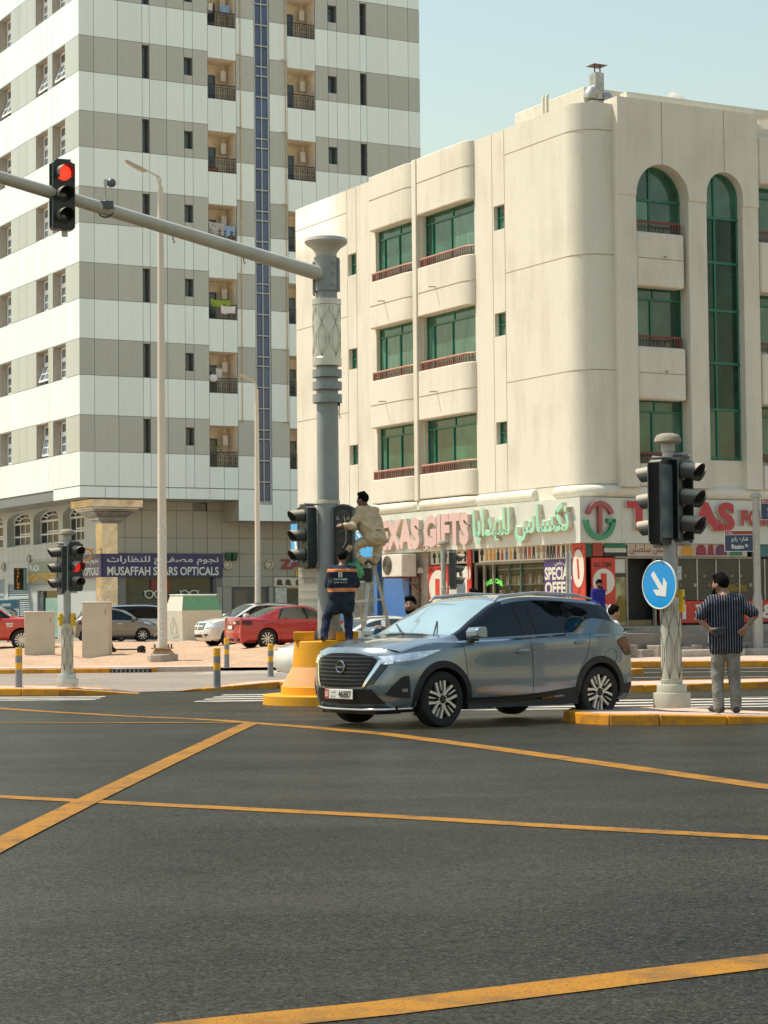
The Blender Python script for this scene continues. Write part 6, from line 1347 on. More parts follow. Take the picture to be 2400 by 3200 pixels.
class Car:
    """local frame: nose at x=0 pointing to -x, length along +x, y lateral, z up"""
    def __init__(s, name, label, cat, p, pm, loc, rz, group=None, glass=None, wsh=None, hero=False, tilt=0):
        s.p = p; s.pm = pm; s.E = thing(name, label, cat, loc, rz, group)
        L, hw, xf, xr, rw = p['L'], p['hw'], p['xf'], p['xr'], p['rw']; zb = p.get('zb', .2)
        bf, br = p['belt']                                   # belt height front/rear
        hf, cw, wt, rm, rt, rb, tl = p['hf'], p['cw'], p['wt'], p['rm'], p['rt'], p['rb'], p['tl']   # centre line (x, z)
        rail = p.get('rail', .70); rk = p.get('rake', .10)
        T = [hf, ((hf[0]*.45+cw[0]*.55), hf[1]*.4+cw[1]*.6+.012), cw, ((cw[0]+wt[0])/2, (cw[1]+wt[1])/2+.03), wt, rm, rt, ((rt[0]+rb[0])/2, (rt[1]+rb[1])/2+.02), rb, tl]
        def belt(x): 
            t = min(1, max(0, (x-cw[0])/(rb[0]-cw[0]))); return bf+(br-bf)*t
        def plan(x):       # half width along the length
            a = min(1, max(0, (x+.02)/.75)); b = min(1, max(0, (L+.02-x)/.6)); return hw*(.84+.16*sin(a*pi/2))*(.88+.12*sin(b*pi/2))
        dx = [.20, .10, .14, .12, .14, .0, -.06, -.05, -.03, -.02]
        r5 = []; r5b = []; r6 = []; r6b = []; r7 = []; r8 = []
        for i, (x, z) in enumerate(T):
            X = min(L-.1, x+dx[i]); w = plan(X)
            if i <= 1: zz = z-.055; r5.append((X, w-.07, zz)); r5b.append((X-.02, w-.10, zz+.016)); r6.append((X-.06, w*.74, z-.018)); r6b.append((X-.08, w*.66, z-.012)); r7.append((x+.04, w*.36, z)); r8.append((x, 0, z+.006))
            elif i in (2,): zz = belt(X); r5.append((X, w-.05, zz)); r5b.append((X, w-.075, zz+.015)); r6.append((X-.02, w-.13, z-.005)); r6b.append((X-.05, w-.19, z)); r7.append((x+.05, w*.4, z+.01)); r8.append((x, 0, z+.015))
            elif i in (8, 9):
                zz = min(belt(X), z-.02) if i == 9 else belt(X); r5.append((X, w-.05, zz)); r5b.append((X, w-.08, zz+.015)); r6.append((X, w-.15, z-.012)); r6b.append((X, w-.2, z)); r7.append((x-.01, w*.4, z+.008)); r8.append((x, 0, z+.01))
            else:
                zz = belt(X); zr_ = z-.075; yr = hw*rail*(1 if i in (4, 5, 6) else 1.0); k = (zr_-zz)/max(.05, rt[1]-.075-zz)
                yr = (w-.06)+(hw*rail-(w-.06))*min(1, max(0, k)); r5.append((X, w-.035, zz)); r5b.append((X, w-.055, zz+.03)); r6.append((X-.0, yr, zr_)); r6b.append((X-.03, yr-.075, zr_+.042)); r7.append((x, hw*rail*.5, z-.008)); r8.append((x, 0, z))
        ns, nr = 6, 4
        top = grid_from([r5, r5b, r6, r6b, r7, r8], ns, nr)
        zs_ = [zb, zb+.09, zb+.27, zb+.48]
        yk = [.84, .965, 1.0, .995]
        xo_f = [.13, .05, .0, .03]; xo_b = [.12, .05, .0, .02]
        rows = []
        wrapf = [(0, 0), (.02, .40), (.10, .72)]; wrapb = [(.10, .72), (.02, .40), (0, 0)]
        for j in range(5):
            row = []
            if j < 4:
                z = zs_[j]
                for (ax, fy) in wrapf: row.append((ax+xo_f[j], hw*.92*fy*yk[j], z))
                for q in r5: row.append((q[0], plan(q[0])*yk[j], z))
                for (ax, fy) in wrapb: row.append((L-ax-xo_b[j], hw*.92*fy*yk[j], z))
            else:
                zsh = -.085
                for (ax, fy), q in zip(wrapf, (r8[0], r7[0], r6b[0])): row.append((min(q[0]-.04, ax+.06), q[1]*1.02, q[2]-.09))
                for q in r5: row.append((q[0]-.01*(q[0] < 1), q[1]+.032, q[2]+zsh))
                for (ax, fy), q in zip(wrapb, (r6b[-1], r7[-1], r8[-1])): row.append((max(q[0]+.01, L-ax-.05), q[1], q[2]-.10))
            rows.append(row)
        top_row = [r8[0], r7[0], r6b[0]] + r5 + [r6b[-1], r7[-1], r8[-1]]
        rows.append(top_row)
        side = grid_from(rows, 7, 5)
        mb = MB(); arches = [(xf, p.get('ra', rw+.075)), (xr, p.get('ra', rw+.075))]; zc = rw
        R_, Cn = len(side), len(side[0]); pts = [[tuple(q) for q in r] for r in side]; ins = [[False]*Cn for _ in range(R_)]
        for i in range(R_):
            for c in range(Cn):
                x, y, z = pts[i][c]
                if y < hw*.55: continue
                for ax, ra in arches:
                    d = sqrt((x-ax)**2+(z-zc)**2)
                    if d < ra:
                        ins[i][c] = True; k = ra/max(d, 1e-4); nz = zc+(z-zc)*k; pts[i][c] = (ax+(x-ax)*k, y, max(nz, zb-.02))
        for sg in (1, -1):
            V = [(x, y*sg, z) for r in pts for x, y, z in r]
            F = [(i*Cn+c, i*Cn+c+1, (i+1)*Cn+c+1, (i+1)*Cn+c) for i in range(R_-1) for c in range(Cn-1) if not (ins[i][c] and ins[i][c+1] and ins[i+1][c] and ins[i+1][c+1])]
            mb.add(V, F, 0)
            Rt, Ct = len(top), len(top[0]); V = [(q[0], q[1]*sg, q[2]) for r in top for q in r]
            o = len(mb.v); mb.v += [tuple(v) for v in V]
            for i in range(Rt-1):
                for c in range(Ct-1):
                    si = c//ns; ri = i//nr; m = 0
                    if ri >= 3 and 2 <= si <= 3: m = 1
                    elif ri >= 3 and 6 <= si <= 7: m = 2
                    elif ri == 1 and 2 <= si <= 5: m = 2
                    elif ri == 1 and 6 <= si <= 7: m = p.get('dpillar', 0)
                    elif ri == 2 and 2 <= si <= 3: m = p.get('apillar', 0)
                    elif ri == 2 and 6 <= si <= 7: m = p.get('dpillar', 0)
                    elif ri >= 2 and 4 <= si <= 5: m = p.get('roofm', 0)
                    mb.f.append((o+i*Ct+c, o+i*Ct+c+1, o+(i+1)*Ct+c+1, o+(i+1)*Ct+c)); mb.m.append(m)
        me = mb.mesh('body', [pm, wsh or M_WSH, glass or M_CGLASS, M_GLB], 0)
        bm = bmesh.new(); bm.from_mesh(me); bmesh.ops.remove_doubles(bm, verts=bm.verts, dist=.004); bmesh.ops.recalc_face_normals(bm, faces=bm.faces); bm.to_mesh(me); bm.free()
        me.polygons.foreach_set('use_smooth', [True]*len(me.polygons)); me.set_sharp_from_angle(angle=radians(38))
        s.body = link('body', me, s.E)
        bm = bmesh.new(); bm.from_mesh(me); s.bvh = BVHTree.FromBMesh(bm); bm.free()
        u = MB().box(.25, L-.25, -hw*.82, hw*.82, zb-.02, zb+.12)
        for ax, ra in arches:
            for sg in (-1, 1):
                A = [(ax+ra*1.0*cos(pi*k/10), zc+ra*1.0*sin(pi*k/10)) for k in range(11)]
                V = [(q[0], sg*(hw-.05), q[1]) for q in A]+[(q[0], sg*(hw-.36), q[1]) for q in A]
                u.add(V, [(k, k+1, 12+k, 11+k) for k in range(10)]); u.add([(q[0], sg*(hw-.36), q[1]) for q in A]+[(ax, sg*(hw-.36), zb)], [tuple(range(12))])
        obj('underbody', u, M_UND, s.E)
        ty = wheel_mb_tyre(rw, p.get('tw', .205)).mesh('tyre', M_TYRE, 40); rm_ = (hero_rim(rw) if hero else plain_rim(rw, p.get('spokes', 8))).mesh('rim', [M_RIMS, M_RIMK], 30)
        for ax in (xf, xr):
            for sg in (-1, 1):
                w = link('wheel', None, s.E, (ax, sg*(hw-.115), rw), (0, 0, 0 if sg < 0 else pi)); link('tyre', ty, w); link('rim', rm_, w, (0, -p.get('tw', .205)/2*.85, 0), (0, random.uniform(0, 1.2), 0))
    def hit(s, o, d):
        h = s.bvh.ray_cast(Vector(o), Vector(d)); return h[0], h[1]
    def side(s, name, lower, upper, m, nu=6, nv=3, off=.004, sg=-1, parent=None, dflt=None, flare=0.0):
        """patch laid on the flank between two (x, z) polylines"""
        A = crom(lower, nu); Bq = crom(upper, nu); V = []
        for a, b in zip(A, Bq):
            for k in range(nv+1):
                q = a+(b-a)*k/nv; h, n_ = s.hit((q[0], sg*2.5, q[1]), (0, -sg, 0)); y = (abs(h.y) if h is not None and h.y*sg > 0.2 else (dflt or s.p['hw']*.97)); V.append((q[0], sg*(y+off+flare*k/nv), q[1]))
        n = len(A); return obj(name, MB().add(V, [(i*(nv+1)+k, i*(nv+1)+k+1, (i+1)*(nv+1)+k+1, (i+1)*(nv+1)+k) for i in range(n-1) for k in range(nv)]), m, parent or s.E, smooth=60)
    def front(s, name, lower, upper, m, nu=6, nv=3, off=.004, rear=False, parent=None):
        """patch laid on the nose (or tail) between two (y, z) polylines"""
        A = crom(lower, nu); Bq = crom(upper, nu); V = []; sx = 1 if rear else -1
        for a, b in zip(A, Bq):
            for k in range(nv+1):
                q = a+(b-a)*k/nv; h, n_ = s.hit((s.p['L']+1 if rear else -1, q[0], q[1]), (-sx, 0, 0)); x = (h.x if h is not None else (s.p['L'] if rear else 0)); V.append((x+sx*off, q[0], q[1]))
        n = len(A); return obj(name, MB().add(V, [(i*(nv+1)+k, i*(nv+1)+k+1, (i+1)*(nv+1)+k+1, (i+1)*(nv+1)+k) for i in range(n-1) for k in range(nv)]), m, parent or s.E, smooth=60)
    def seam(s, pts, sg=-1, w=.006, m=None):
        A = [np.array(q) for q in pts]; V = []
        P_ = crom(pts, 6)
        for q in P_:
            h, n_ = s.hit((q[0], sg*2.5, q[1]), (0, -sg, 0)); y = abs(h.y) if h is not None and h.y*sg > .2 else s.p['hw']*.97; V.append((q[0], sg*(y+.001), q[1]))
        return obj('door_seam', MB().tube(V, w/2, 4), m or M_UND, s.E)
    def arch_trim(s, ax, r0, r1, m, sg=-1, a0=-8, a1=188, nm='wheel_arch_trim'):
        rw = s.p['rw']; V = []; n = 22
        for k in range(n+1):
            a = radians(a0+(a1-a0)*k/n)
            x1, z1 = ax+r1*cos(a), rw+r1*sin(a); h, n_ = s.hit((x1, sg*2.5, z1), (0, -sg, 0)); y = abs(h.y) if h is not None and h.y*sg > .2 else s.p['hw']*.97
            for r, dy in ((r1, .0), (r1-.012, .016), (r0, .016), (r0, -.06)): V.append((ax+r*cos(a), sg*(y+dy), max(rw+r*sin(a), .16)))
        obj(nm, MB().add(V, [(i*4+j, i*4+j+1, (i+1)*4+j+1, (i+1)*4+j) for i in range(n) for j in range(3)]), m, s.E, smooth=50)
    def handle(s, x, z, sg=-1, m=None, w=.2):
        h, n_ = s.hit((x, sg*2.5, z), (0, -sg, 0)); y = abs(h.y) if h is not None else s.p['hw']
        obj('door_handle', MB().tube([(x-w/2, sg*(y+.004), z-.008), (x-w/2+.03, sg*(y+.035), z), (x+w/2-.03, sg*(y+.035), z+.012), (x+w/2, sg*(y+.004), z+.008)], [.012, .02, .02, .012], 8), m or s.pm, s.E, smooth=60)
    def mirror(s, x, z, sg=-1, m=None):
        h, n_ = s.hit((x+.1, sg*2.5, z), (0, -sg, 0)); y = abs(h.y) if h is not None else s.p['hw']*.9
        bm_ = MB(); loft(bm_, [[(x-.07+k, sg*(y+d), z+e) for d, e in q] for k, q in ((0, ((.05, .03), (.05, .10), (.24, .11), (.25, .04))), (.05, ((.04, .0), (.04, .14), (.26, .15), (.27, .02))), (.15, ((.05, .0), (.05, .14), (.26, .15), (.27, .02))), (.17, ((.06, .02), (.06, .12), (.24, .13), (.25, .04))))])
        o = obj('mirror', bm_, m or s.pm, s.E, bevel=.025); obj('mirror_base', MB().box(x, x+.1, min(sg*(y-.02), sg*(y+.1)), max(sg*(y-.02), sg*(y+.1)), z-.02, z+.03), M_RUB, o)
def tail_lights(c, y0, y1, z0, z1, m=M_TLAMP):
    for sg in (-1, 1): c.front('tail_light', [(sg*y0, z0), (sg*y1, z0+.02)], [(sg*y0, z1), (sg*y1, z1)], m, rear=True, off=.012)

# ---------------- grey crossover in the middle (faces left, towards the camera)
KP = dict(L=4.20, hw=.875, xf=.85, xr=3.47, rw=.328, zb=.21, belt=(.985, 1.085), hf=(.10, .94), cw=(1.02, 1.075), wt=(1.86, 1.505), rm=(2.6, 1.555), rt=(3.70, 1.49), rb=(4.02, 1.15), tl=(4.1, .98), rail=.735, dpillar=3, apillar=3, ra=.395, tw=.21)
M_KIX = paint('steel_grey', (.175, .222, .252), .3, .22)
KA = radians(50.2); kd = (sin(KA), cos(KA)); fw = (.615, 24.57)
# near flank faces -y (camera); front near wheel centre maps to fw
krz = atan2(kd[1], kd[0]); kl = (fw[0]-.85*kd[0]-(-.77)*(-kd[1]), fw[1]-.85*kd[1]-(-.77)*kd[0])
K = Car('crossover_car', 'steel grey crossover turning through the junction, centre', 'car', KP, M_KIX, (kl[0], kl[1], zr(25)), krz, hero=True)
for sg in (-1, 1):
    for ax in (.85, 3.47): K.arch_trim(ax, .372, .455, M_RUB, sg)
    K.side('sill_trim', [(1.25, .20), (2.2, .20), (3.08, .20)], [(1.27, .33), (2.2, .34), (3.06, .41)], M_RUB, 6, 2, .012, sg)
    K.side('sill_strip', [(1.42, .245), (2.2, .26), (2.85, .30)], [(1.50, .268), (2.2, .285), (2.78, .322)], M_CHR, 6, 1, .02, sg)
    K.side('window_line', [(1.1, .985), (1.9, 1.0), (2.9, 1.045)], [(1.1, 1.003), (1.9, 1.018), (2.9, 1.060)], M_CHR, 6, 1, .006, sg)
    K.side('rear_shoulder', [(2.93, 1.055), (3.2, 1.06), (3.6, 1.06), (4.0, 1.03)], [(2.95, 1.058), (3.30, 1.24), (3.68, 1.215), (4.06, 1.10)], M_KIX, 6, 3, .006, sg, flare=.055)
    K.side('window_trim', [(2.90, 1.065), (3.28, 1.25), (3.35, 1.262)], [(2.90, 1.085), (3.27, 1.275), (3.36, 1.275)], M_GLB, 6, 1, .008, sg)
    K.seam([(1.24, .36), (1.22, .7), (1.18, .96)], sg); K.seam([(2.30, .33), (2.30, .7), (2.27, 1.02)], sg); K.seam([(3.02, .50), (3.22, .78), (3.30, 1.05)], sg)
    K.seam([(1.85, 1.04), (1.87, 1.40)], sg, .012, M_RUB) if False else None
    for x0, x1 in (((2.20, 2.16)), ((2.42, 2.38)), ((3.0, 2.98))): K.seam([(x0, 1.06), (x1, 1.42)], sg, .008, M_RUB)
    K.handle(2.12, .865, sg, M_KIX); K.handle(3.12, .955, sg, M_KIX); K.mirror(1.28, 1.02, sg, M_KIX)
    K.seam([(3.62, .86), (3.55, .80), (3.6, .70), (3.72, .70), (3.77, .79), (3.70, .86), (3.62, .86)], sg, .004)
    # sharp crease lines on the doors
    hl = K.side('headlight', [(.17, .775), (.45, .80), (.80, .895)], [(.14, .84), (.42, .885), (.83, .912)], M_HLAMP, 6, 2, .010, sg); 
    K.side('headlight_edge', [(.12, .745), (.45, .77), (.82, .885)], [(.12, .765), (.45, .79), (.82, .897)], M_KIX, 6, 1, .012, sg)
    K.side('fog_grille', [(.14, .40), (.22, .37), (.36, .36)], [(.18, .50), (.26, .60), (.34, .62)], M_RUB, 6, 2, .012, sg); K.side('fog_lamp', [(.26, .43), (.32, .43)], [(.26, .47), (.32, .47)], M_CHR, 3, 1, .02, sg)
    K.side('tail_light', [(3.78, .93), (3.98, .82), (4.10, .84)], [(3.78, .97), (3.93, 1.02), (4.05, 1.02)], M_TLAMP, 6, 2, .012, sg)
    K.side('tail_light_lower', [(3.86, .87), (3.98, .78), (4.08, .80)], [(3.86, .885), (3.98, .83), (4.09, .85)], M_GLB, 6, 1, .014, sg)
    K.side('bumper_trim', [(3.9, .30), (4.08, .30)], [(3.92, .42), (4.1, .44)], M_RUB, 4, 1, .01, sg)
    obj('roof_rail', MB().tube([(1.92, sg*.595, 1.475), (2.0, sg*.60, 1.53), (2.6, sg*.60, 1.572), (3.3, sg*.585, 1.545), (3.62, sg*.57, 1.495)], [.014, .022, .022, .022, .012], 8), M_STEEL, K.E, smooth=60)
# nose: grille, chrome V, plate, lower lip
K.front('grille', [(-.40, .50), (-.25, .475), (0, .47), (.25, .475), (.40, .50)], [(-.53, .81), (-.30, .868), (0, .878), (.30, .868), (.53, .81)], mat('grille_black', (.006, .006, .007), .5, var=.2, spec=.2), 4, 5, .014)
for k in range(8):
    z = .515+k*.045; w = .395+.014*k
    K.front('grille_bar', [(-w, z+.004), (-w*.5, z), (0, z), (w*.5, z), (w, z+.004)], [(-w, z+.016), (-w*.5, z+.013), (0, z+.013), (w*.5, z+.013), (w, z+.016)], MATS.get('grille_satin') or mat('grille_satin', (.035, .037, .04), .3, metal=.4, var=0), 4, 1, .028)
for sg in (-1, 1):
    K.front('chrome_v', [(sg*.385, .485), (sg*.465, .62), (sg*.565, .80)], [(sg*.42, .482), (sg*.51, .62), (sg*.615, .80)], M_CHR, 5, 1, .026)
    K.front('corner_black', [(sg*.43, .50), (sg*.52, .63), (sg*.62, .78)], [(sg*.52, .52), (sg*.60, .64), (sg*.68, .76)], M_GLB, 5, 1, .016)
K.front('chrome_lip', [(-.4, .468), (0, .455), (.4, .468)], [(-.42, .488), (0, .474), (.42, .488)], M_CHR, 5, 1, .03)
for sg in (-1, 1): K.front('headlight', [(sg*.60, .755), (sg*.66, .75), (sg*.73, .76)], [(sg*.56, .80), (sg*.64, .84), (sg*.73, .855)], M_HLAMP, 5, 2, .016)
K.front('lower_grille', [(-.62, .29), (0, .28), (.62, .29)], [(-.5, .46), (0, .45), (.5, .46)], M_RUB, 5, 2, .010)
obj('front_lip', MB().tube([(.42, -.80, .235), (.16, -.62, .225), (.05, -.35, .22), (.03, 0, .22), (.05, .35, .22), (.16, .62, .225), (.42, .80, .235)], .018, 8), M_CHR, K.E, smooth=60)
h, _n = K.hit((-1, 0, .40), (1, 0, 0)); px_ = h.x-.045
NP = obj('number_plate', MB().box(px_, px_+.012, -.26, .26, .34, .455), M_PLATEW, K.E, bevel=.006)
obj('plate_red', MB().box(px_-.003, px_-.001, .185, .258, .343, .452), M_RED, NP); obj('plate_text', text_mb('50', .06, .065, .02), M_SWHITE, NP, (px_-.005, .252, .365), (0, 0, -pi/2))
obj('plate_text', text_mb('46887', .235, .085, .015), M_INK, NP, (px_-.005, .0, .356), (0, 0, -pi/2)); obj('plate_text', text_mb(arabic('الامارات'), .1, .04, .0), M_INK, NP, (px_-.005, .15, .4), (0, 0, -pi/2)); obj('plate_text', text_mb('UAE AD', .1, .02, .01), M_INK, NP, (px_-.005, .15, .36), (0, 0, -pi/2))
h, _n = K.hit((-1, 0, .72), (1, 0, 0)); ex_ = h.x-.035
obj('emblem', MB().tube([(ex_, .075*cos(a*pi/10), .715+.068*sin(a*pi/10)) for a in range(20)], .010, 6, closed=True), M_CHR, K.E, smooth=60); obj('emblem_text', text_mb('NISSAN', .15, .026, .03), M_CHR, K.E, (ex_-.012, .075, .703), (0, 0, -pi/2))
for a, b in (((.98, -.55, 1.075), (1.30, -.25, 1.235)), ((.97, .0, 1.09), (1.22, .42, 1.20))): 
    obj('wiper', MB().tube([a, b], .010, 5), M_RUB, K.E)
obj('cowl', MB().tube([(1.10, -.70, 1.02), (1.02, -.3, 1.08), (1.0, 0, 1.085), (1.02, .3, 1.08), (1.10, .70, 1.02)], .016, 6), M_RUB, K.E)
obj('skid_plate', MB().box(.12, .5, -.5, .5, .165, .2), M_RUB, K.E)

# ---------------- parked red sedan (tail to the left)
def heading(v): return atan2(v[1], v[0])      # rz so that local +x points along v
M_REDP = paint('dark_red', (.42, .022, .028), .35, .3)
SP_ = dict(L=4.75, hw=.90, xf=.95, xr=3.72, rw=.335, zb=.2, belt=(.93, .985), hf=(.08, .74), cw=(1.2, .99), wt=(1.95, 1.40), rm=(2.6, 1.46), rt=(3.3, 1.38), rb=(4.05, 1.06), tl=(4.62, 1.05), rail=.70, spokes=10)
# rear left corner near the camera
v = Vector((-.80, -.36)).normalized(); rz_ = heading(v); tailc = Vector((-5.25, 70.6)); loc_ = tailc - v*4.75
SD = Car('parked_sedan', 'dark red parked sedan showing its tail and left flank', 'car', SP_, M_REDP, (loc_.x, loc_.y, .12), rz_, 'cars parked behind the sandy lot', glass=M_CGL2, wsh=M_CGL2)
def common(c, doors, handles, belt, hl=None, tlz=None, sides=(-1, 1)):
    for sg in sides:
        for d in doors: c.seam(d, sg)
        for x, z in handles: c.handle(x, z, sg)
for sg in (-1, 1):
    SD.seam([(2.25, .3), (2.25, .7), (2.22, .95)], sg); SD.seam([(3.25, .3), (3.28, .6), (3.36, .96)], sg); SD.handle(3.1, .83, sg); SD.handle(2.1, .82, sg); SD.mirror(1.55, .98, sg); SD.arch_trim(.95, .37, .425, M_REDP, sg); SD.arch_trim(3.72, .37, .425, M_REDP, sg)
    SD.side('b_pillar', [(2.22, .98), (2.30, .98)], [(2.30, 1.36), (2.38, 1.36)], M_GLB, 3, 3, .004, sg); SD.side('c_pillar', [(3.28, .99), (3.34, .99)], [(3.05, 1.34), (3.12, 1.34)], M_GLB, 3, 3, .004, sg)
    SD.side('tail_light', [(4.25, .80), (4.5, .80), (4.62, .82)], [(4.28, .93), (4.5, .95), (4.62, .95)], M_TLAMP, 4, 2, .01, sg)
    SD.front('tail_light', [(sg*.28, .82), (sg*.5, .81), (sg*.70, .80)], [(sg*.28, .92), (sg*.5, .94), (sg*.70, .95)], M_TLAMP, 4, 2, .012, True); SD.front('reverse_light', [(sg*.30, .83), (sg*.42, .83)], [(sg*.30, .90), (sg*.42, .90)], M_HLAMP, 3, 1, .02, True); SD.side('headlight', [(.2, .60), (.6, .64)], [(.2, .70), (.6, .76)], M_HLAMP, 4, 1, .01, sg)
SD.front('number_plate', [(-.2, .66), (.2, .66)], [(-.2, .78), (.2, .78)], M_PLATEW, 3, 1, .02, True); SD.front('plate_recess', [(-.3, .63), (.3, .63)], [(-.3, .82), (.3, .82)], mat('recess_dark_red', (.12, .008, .01), .4), 3, 1, .008, True); SD.front('bumper_dark', [(-.6, .25), (.6, .25)], [(-.6, .34), (.6, .34)], M_RUB, 3, 1, .012, True)
obj('emblem', MB().prism([(-.04, .86), (.04, .86), (0, .93)], 4.70, 4.72, 'x'), M_CHR, SD.E)
# ---------------- white hatch behind it (nose to the left)
M_WHT = paint('white', (.68, .66, .58), .0, .35)
CP_ = dict(L=4.4, hw=.87, xf=.9, xr=3.55, rw=.33, zb=.22, belt=(1.0, 1.08), hf=(.10, .90), cw=(1.05, 1.06), wt=(1.85, 1.50), rm=(2.6, 1.54), rt=(3.8, 1.46), rb=(4.2, 1.12), tl=(4.3, .98), rail=.70)
v = Vector((.80, .40)).normalized(); nose = Vector((-6.8, 74.2))
WC = Car('parked_hatchback', 'white hatchback with a cross-bar grille parked behind the red sedan', 'car', CP_, M_WHT, (nose.x+.1, nose.y+.5, .12), heading(v), 'cars parked behind the sandy lot', wsh=M_CGL2)
WC.front('grille', [(-.40, .62), (.40, .62)], [(-.46, .86), (.46, .86)], M_GLB, 4, 2, .012); WC.front('grille_bar', [(-.42, .725), (.42, .725)], [(-.42, .775), (.42, .775)], M_WHT, 4, 1, .03); WC.front('grille_bar', [(-.03, .62), (.03, .62)], [(-.03, .86), (.03, .86)], M_WHT, 2, 1, .03)
for z in (.66, .70, .80, .83): WC.front('grille_bar', [(-.42, z), (.42, z)], [(-.42, z+.012), (.42, z+.012)], M_CHR, 4, 1, .022)
for sg in (-1, 1):
    WC.front('headlight', [(sg*.50, .68), (sg*.72, .69)], [(sg*.50, .84), (sg*.74, .86)], M_HLAMP, 3, 1, .014); WC.side('headlight', [(.12, .68), (.45, .72)], [(.12, .85), (.42, .86)], M_HLAMP, 3, 1, .012, sg); WC.front('fog_grille', [(sg*.5, .40), (sg*.64, .41)], [(sg*.5, .46), (sg*.64, .46)], M_RUB, 3, 1, .014); WC.mirror(1.45, 1.03, sg); WC.handle(2.2, .9, sg); WC.seam([(2.3, .35), (2.3, 1.0)], sg); WC.arch_trim(.9, .365, .42, M_WHT, sg); WC.arch_trim(3.55, .365, .42, M_WHT, sg)
    obj('roof_rail', MB().tube([(2.0, sg*.56, 1.51), (2.6, sg*.57, 1.555), (3.6, sg*.55, 1.50)], .018, 6), M_DFRAME, WC.E)
WC.front('lower_grille', [(-.55, .34), (.55, .34)], [(-.5, .44), (.5, .44)], M_RUB, 4, 1, .012); WC.front('number_plate', [(-.22, .47), (.22, .47)], [(-.22, .57), (.22, .57)], M_PLATEW, 3, 1, .02); obj('wiper', MB().tube([(1.03, -.3, 1.09), (1.35, .1, 1.27)], .012, 5), M_RUB, WC.E)
# ---------------- brown-grey small hatchback behind the cabinet (nose to the right)
M_BRN = paint('bronze', (.24, .20, .155), .5, .35)
HP_ = dict(L=3.85, hw=.84, xf=.75, xr=3.25, rw=.30, zb=.2, belt=(.92, 1.0), hf=(.08, .80), cw=(.85, 1.02), wt=(1.6, 1.44), rm=(2.2, 1.52), rt=(3.3, 1.46), rb=(3.65, 1.06), tl=(3.78, .9), rail=.70)
v = Vector((-.88, -.20)).normalized(); tl_ = Vector((-14.15, 94.5)); 
HB = Car('parked_hatchback', 'small bronze hatchback parked behind the taller cabinet', 'car', HP_, M_BRN, (tl_.x-v.x*3.85, tl_.y-v.y*3.85, .06), heading(v), 'cars parked behind the sandy lot', glass=M_CGLASS)
for sg in (-1, 1):
    HB.arch_trim(.75, .335, .38, M_BRN, sg); HB.arch_trim(3.25, .335, .38, M_BRN, sg); HB.seam([(1.9, .3), (1.9, .95)], sg); HB.seam([(2.75, .32), (2.85, .95)], sg); HB.handle(1.75, .8, sg, M_CHR); HB.handle(2.65, .83, sg, M_CHR); HB.mirror(1.15, .96, sg); HB.side('headlight', [(.25, .72), (.7, .84)], [(.25, .82), (.68, .90)], M_HLAMP, 4, 1, .012, sg); HB.side('tail_light', [(3.45, .80), (3.72, .80)], [(3.5, .98), (3.7, .98)], M_TLAMP, 3, 1, .012, sg); HB.front('tail_light', [(sg*.5, .80), (sg*.68, .80)], [(sg*.5, .96), (sg*.66, .96)], M_TLAMP, 3, 1, .012, True)
HB.front('number_plate', [(-.2, .62), (.2, .62)], [(-.2, .73), (.2, .73)], M_PLATEW, 3, 1, .02, True)
# ---------------- silver minivan
M_SIL = paint('silver_blue', (.50, .53, .52), .5, .3)
VP_ = dict(L=4.75, hw=.90, xf=.95, xr=3.85, rw=.32, zb=.2, belt=(.98, 1.06), hf=(.08, .88), cw=(.85, 1.08), wt=(1.75, 1.60), rm=(2.6, 1.70), rt=(4.3, 1.66), rb=(4.62, 1.12), tl=(4.68, .95), rail=.74)
v = Vector((-.875, -.30)).normalized(); tl_ = Vector((-13.45, 98.0))
MV = Car('parked_minivan', 'silver minivan with dark windows parked before the optical shop', 'van', VP_, M_SIL, (tl_.x-v.x*4.75, tl_.y-v.y*4.75, .04), heading(v), 'cars parked behind the sandy lot')
for sg in (-1, 1):
    MV.arch_trim(.95, .355, .4, M_SIL, sg); MV.arch_trim(3.85, .355, .4, M_SIL, sg); MV.seam([(1.9, .3), (1.9, 1.0)], sg); MV.seam([(3.0, .3), (3.0, 1.0)], sg); MV.handle(2.05, .85, sg); MV.mirror(1.3, 1.0, sg); MV.side('sill_trim', [(1.3, .2), (3.4, .2)], [(1.3, .30), (3.4, .30)], M_RUB, 4, 1, .01, sg); MV.front('tail_light', [(sg*.6, .9), (sg*.74, .9)], [(sg*.58, 1.12), (sg*.7, 1.12)], M_TLAMP, 3, 1, .012, True)
# ---------------- white saloon nose behind the yellow base
WP_ = dict(SP_); M_WHT2 = paint('white_gloss', (.72, .72, .66), .0, .25)
v = Vector((.93, .37)).normalized()
WS = Car('white_saloon', 'white saloon passing behind the yellow mast base and ladder', 'car', WP_, M_WHT2, (-2.46, 47.6, zr(46)), heading(v), None, glass=M_CGL2, wsh=M_CGL2)
for sg in (-1, 1):
    WS.arch_trim(.95, .37, .42, M_WHT2, sg); WS.arch_trim(3.72, .37, .42, M_WHT2, sg); WS.seam([(2.25, .3), (2.22, .95)], sg); WS.seam([(3.25, .3), (3.36, .96)], sg); WS.handle(2.1, .82, sg); WS.handle(3.1, .83, sg); WS.mirror(1.55, .98, sg)
    WS.side('headlight', [(.17, .62), (.38, .66), (.66, .74)], [(.17, .72), (.38, .78), (.68, .82)], M_HLAMP, 4, 2, .012, sg); WS.side('fog_lamp', [(.2, .38), (.3, .38)], [(.2, .44), (.3, .44)], M_HLAMP, 3, 1, .012, sg); WS.side('b_pillar', [(2.22, .98), (2.34, .98)], [(2.30, 1.36), (2.40, 1.36)], M_WHT2, 3, 3, .004, sg)
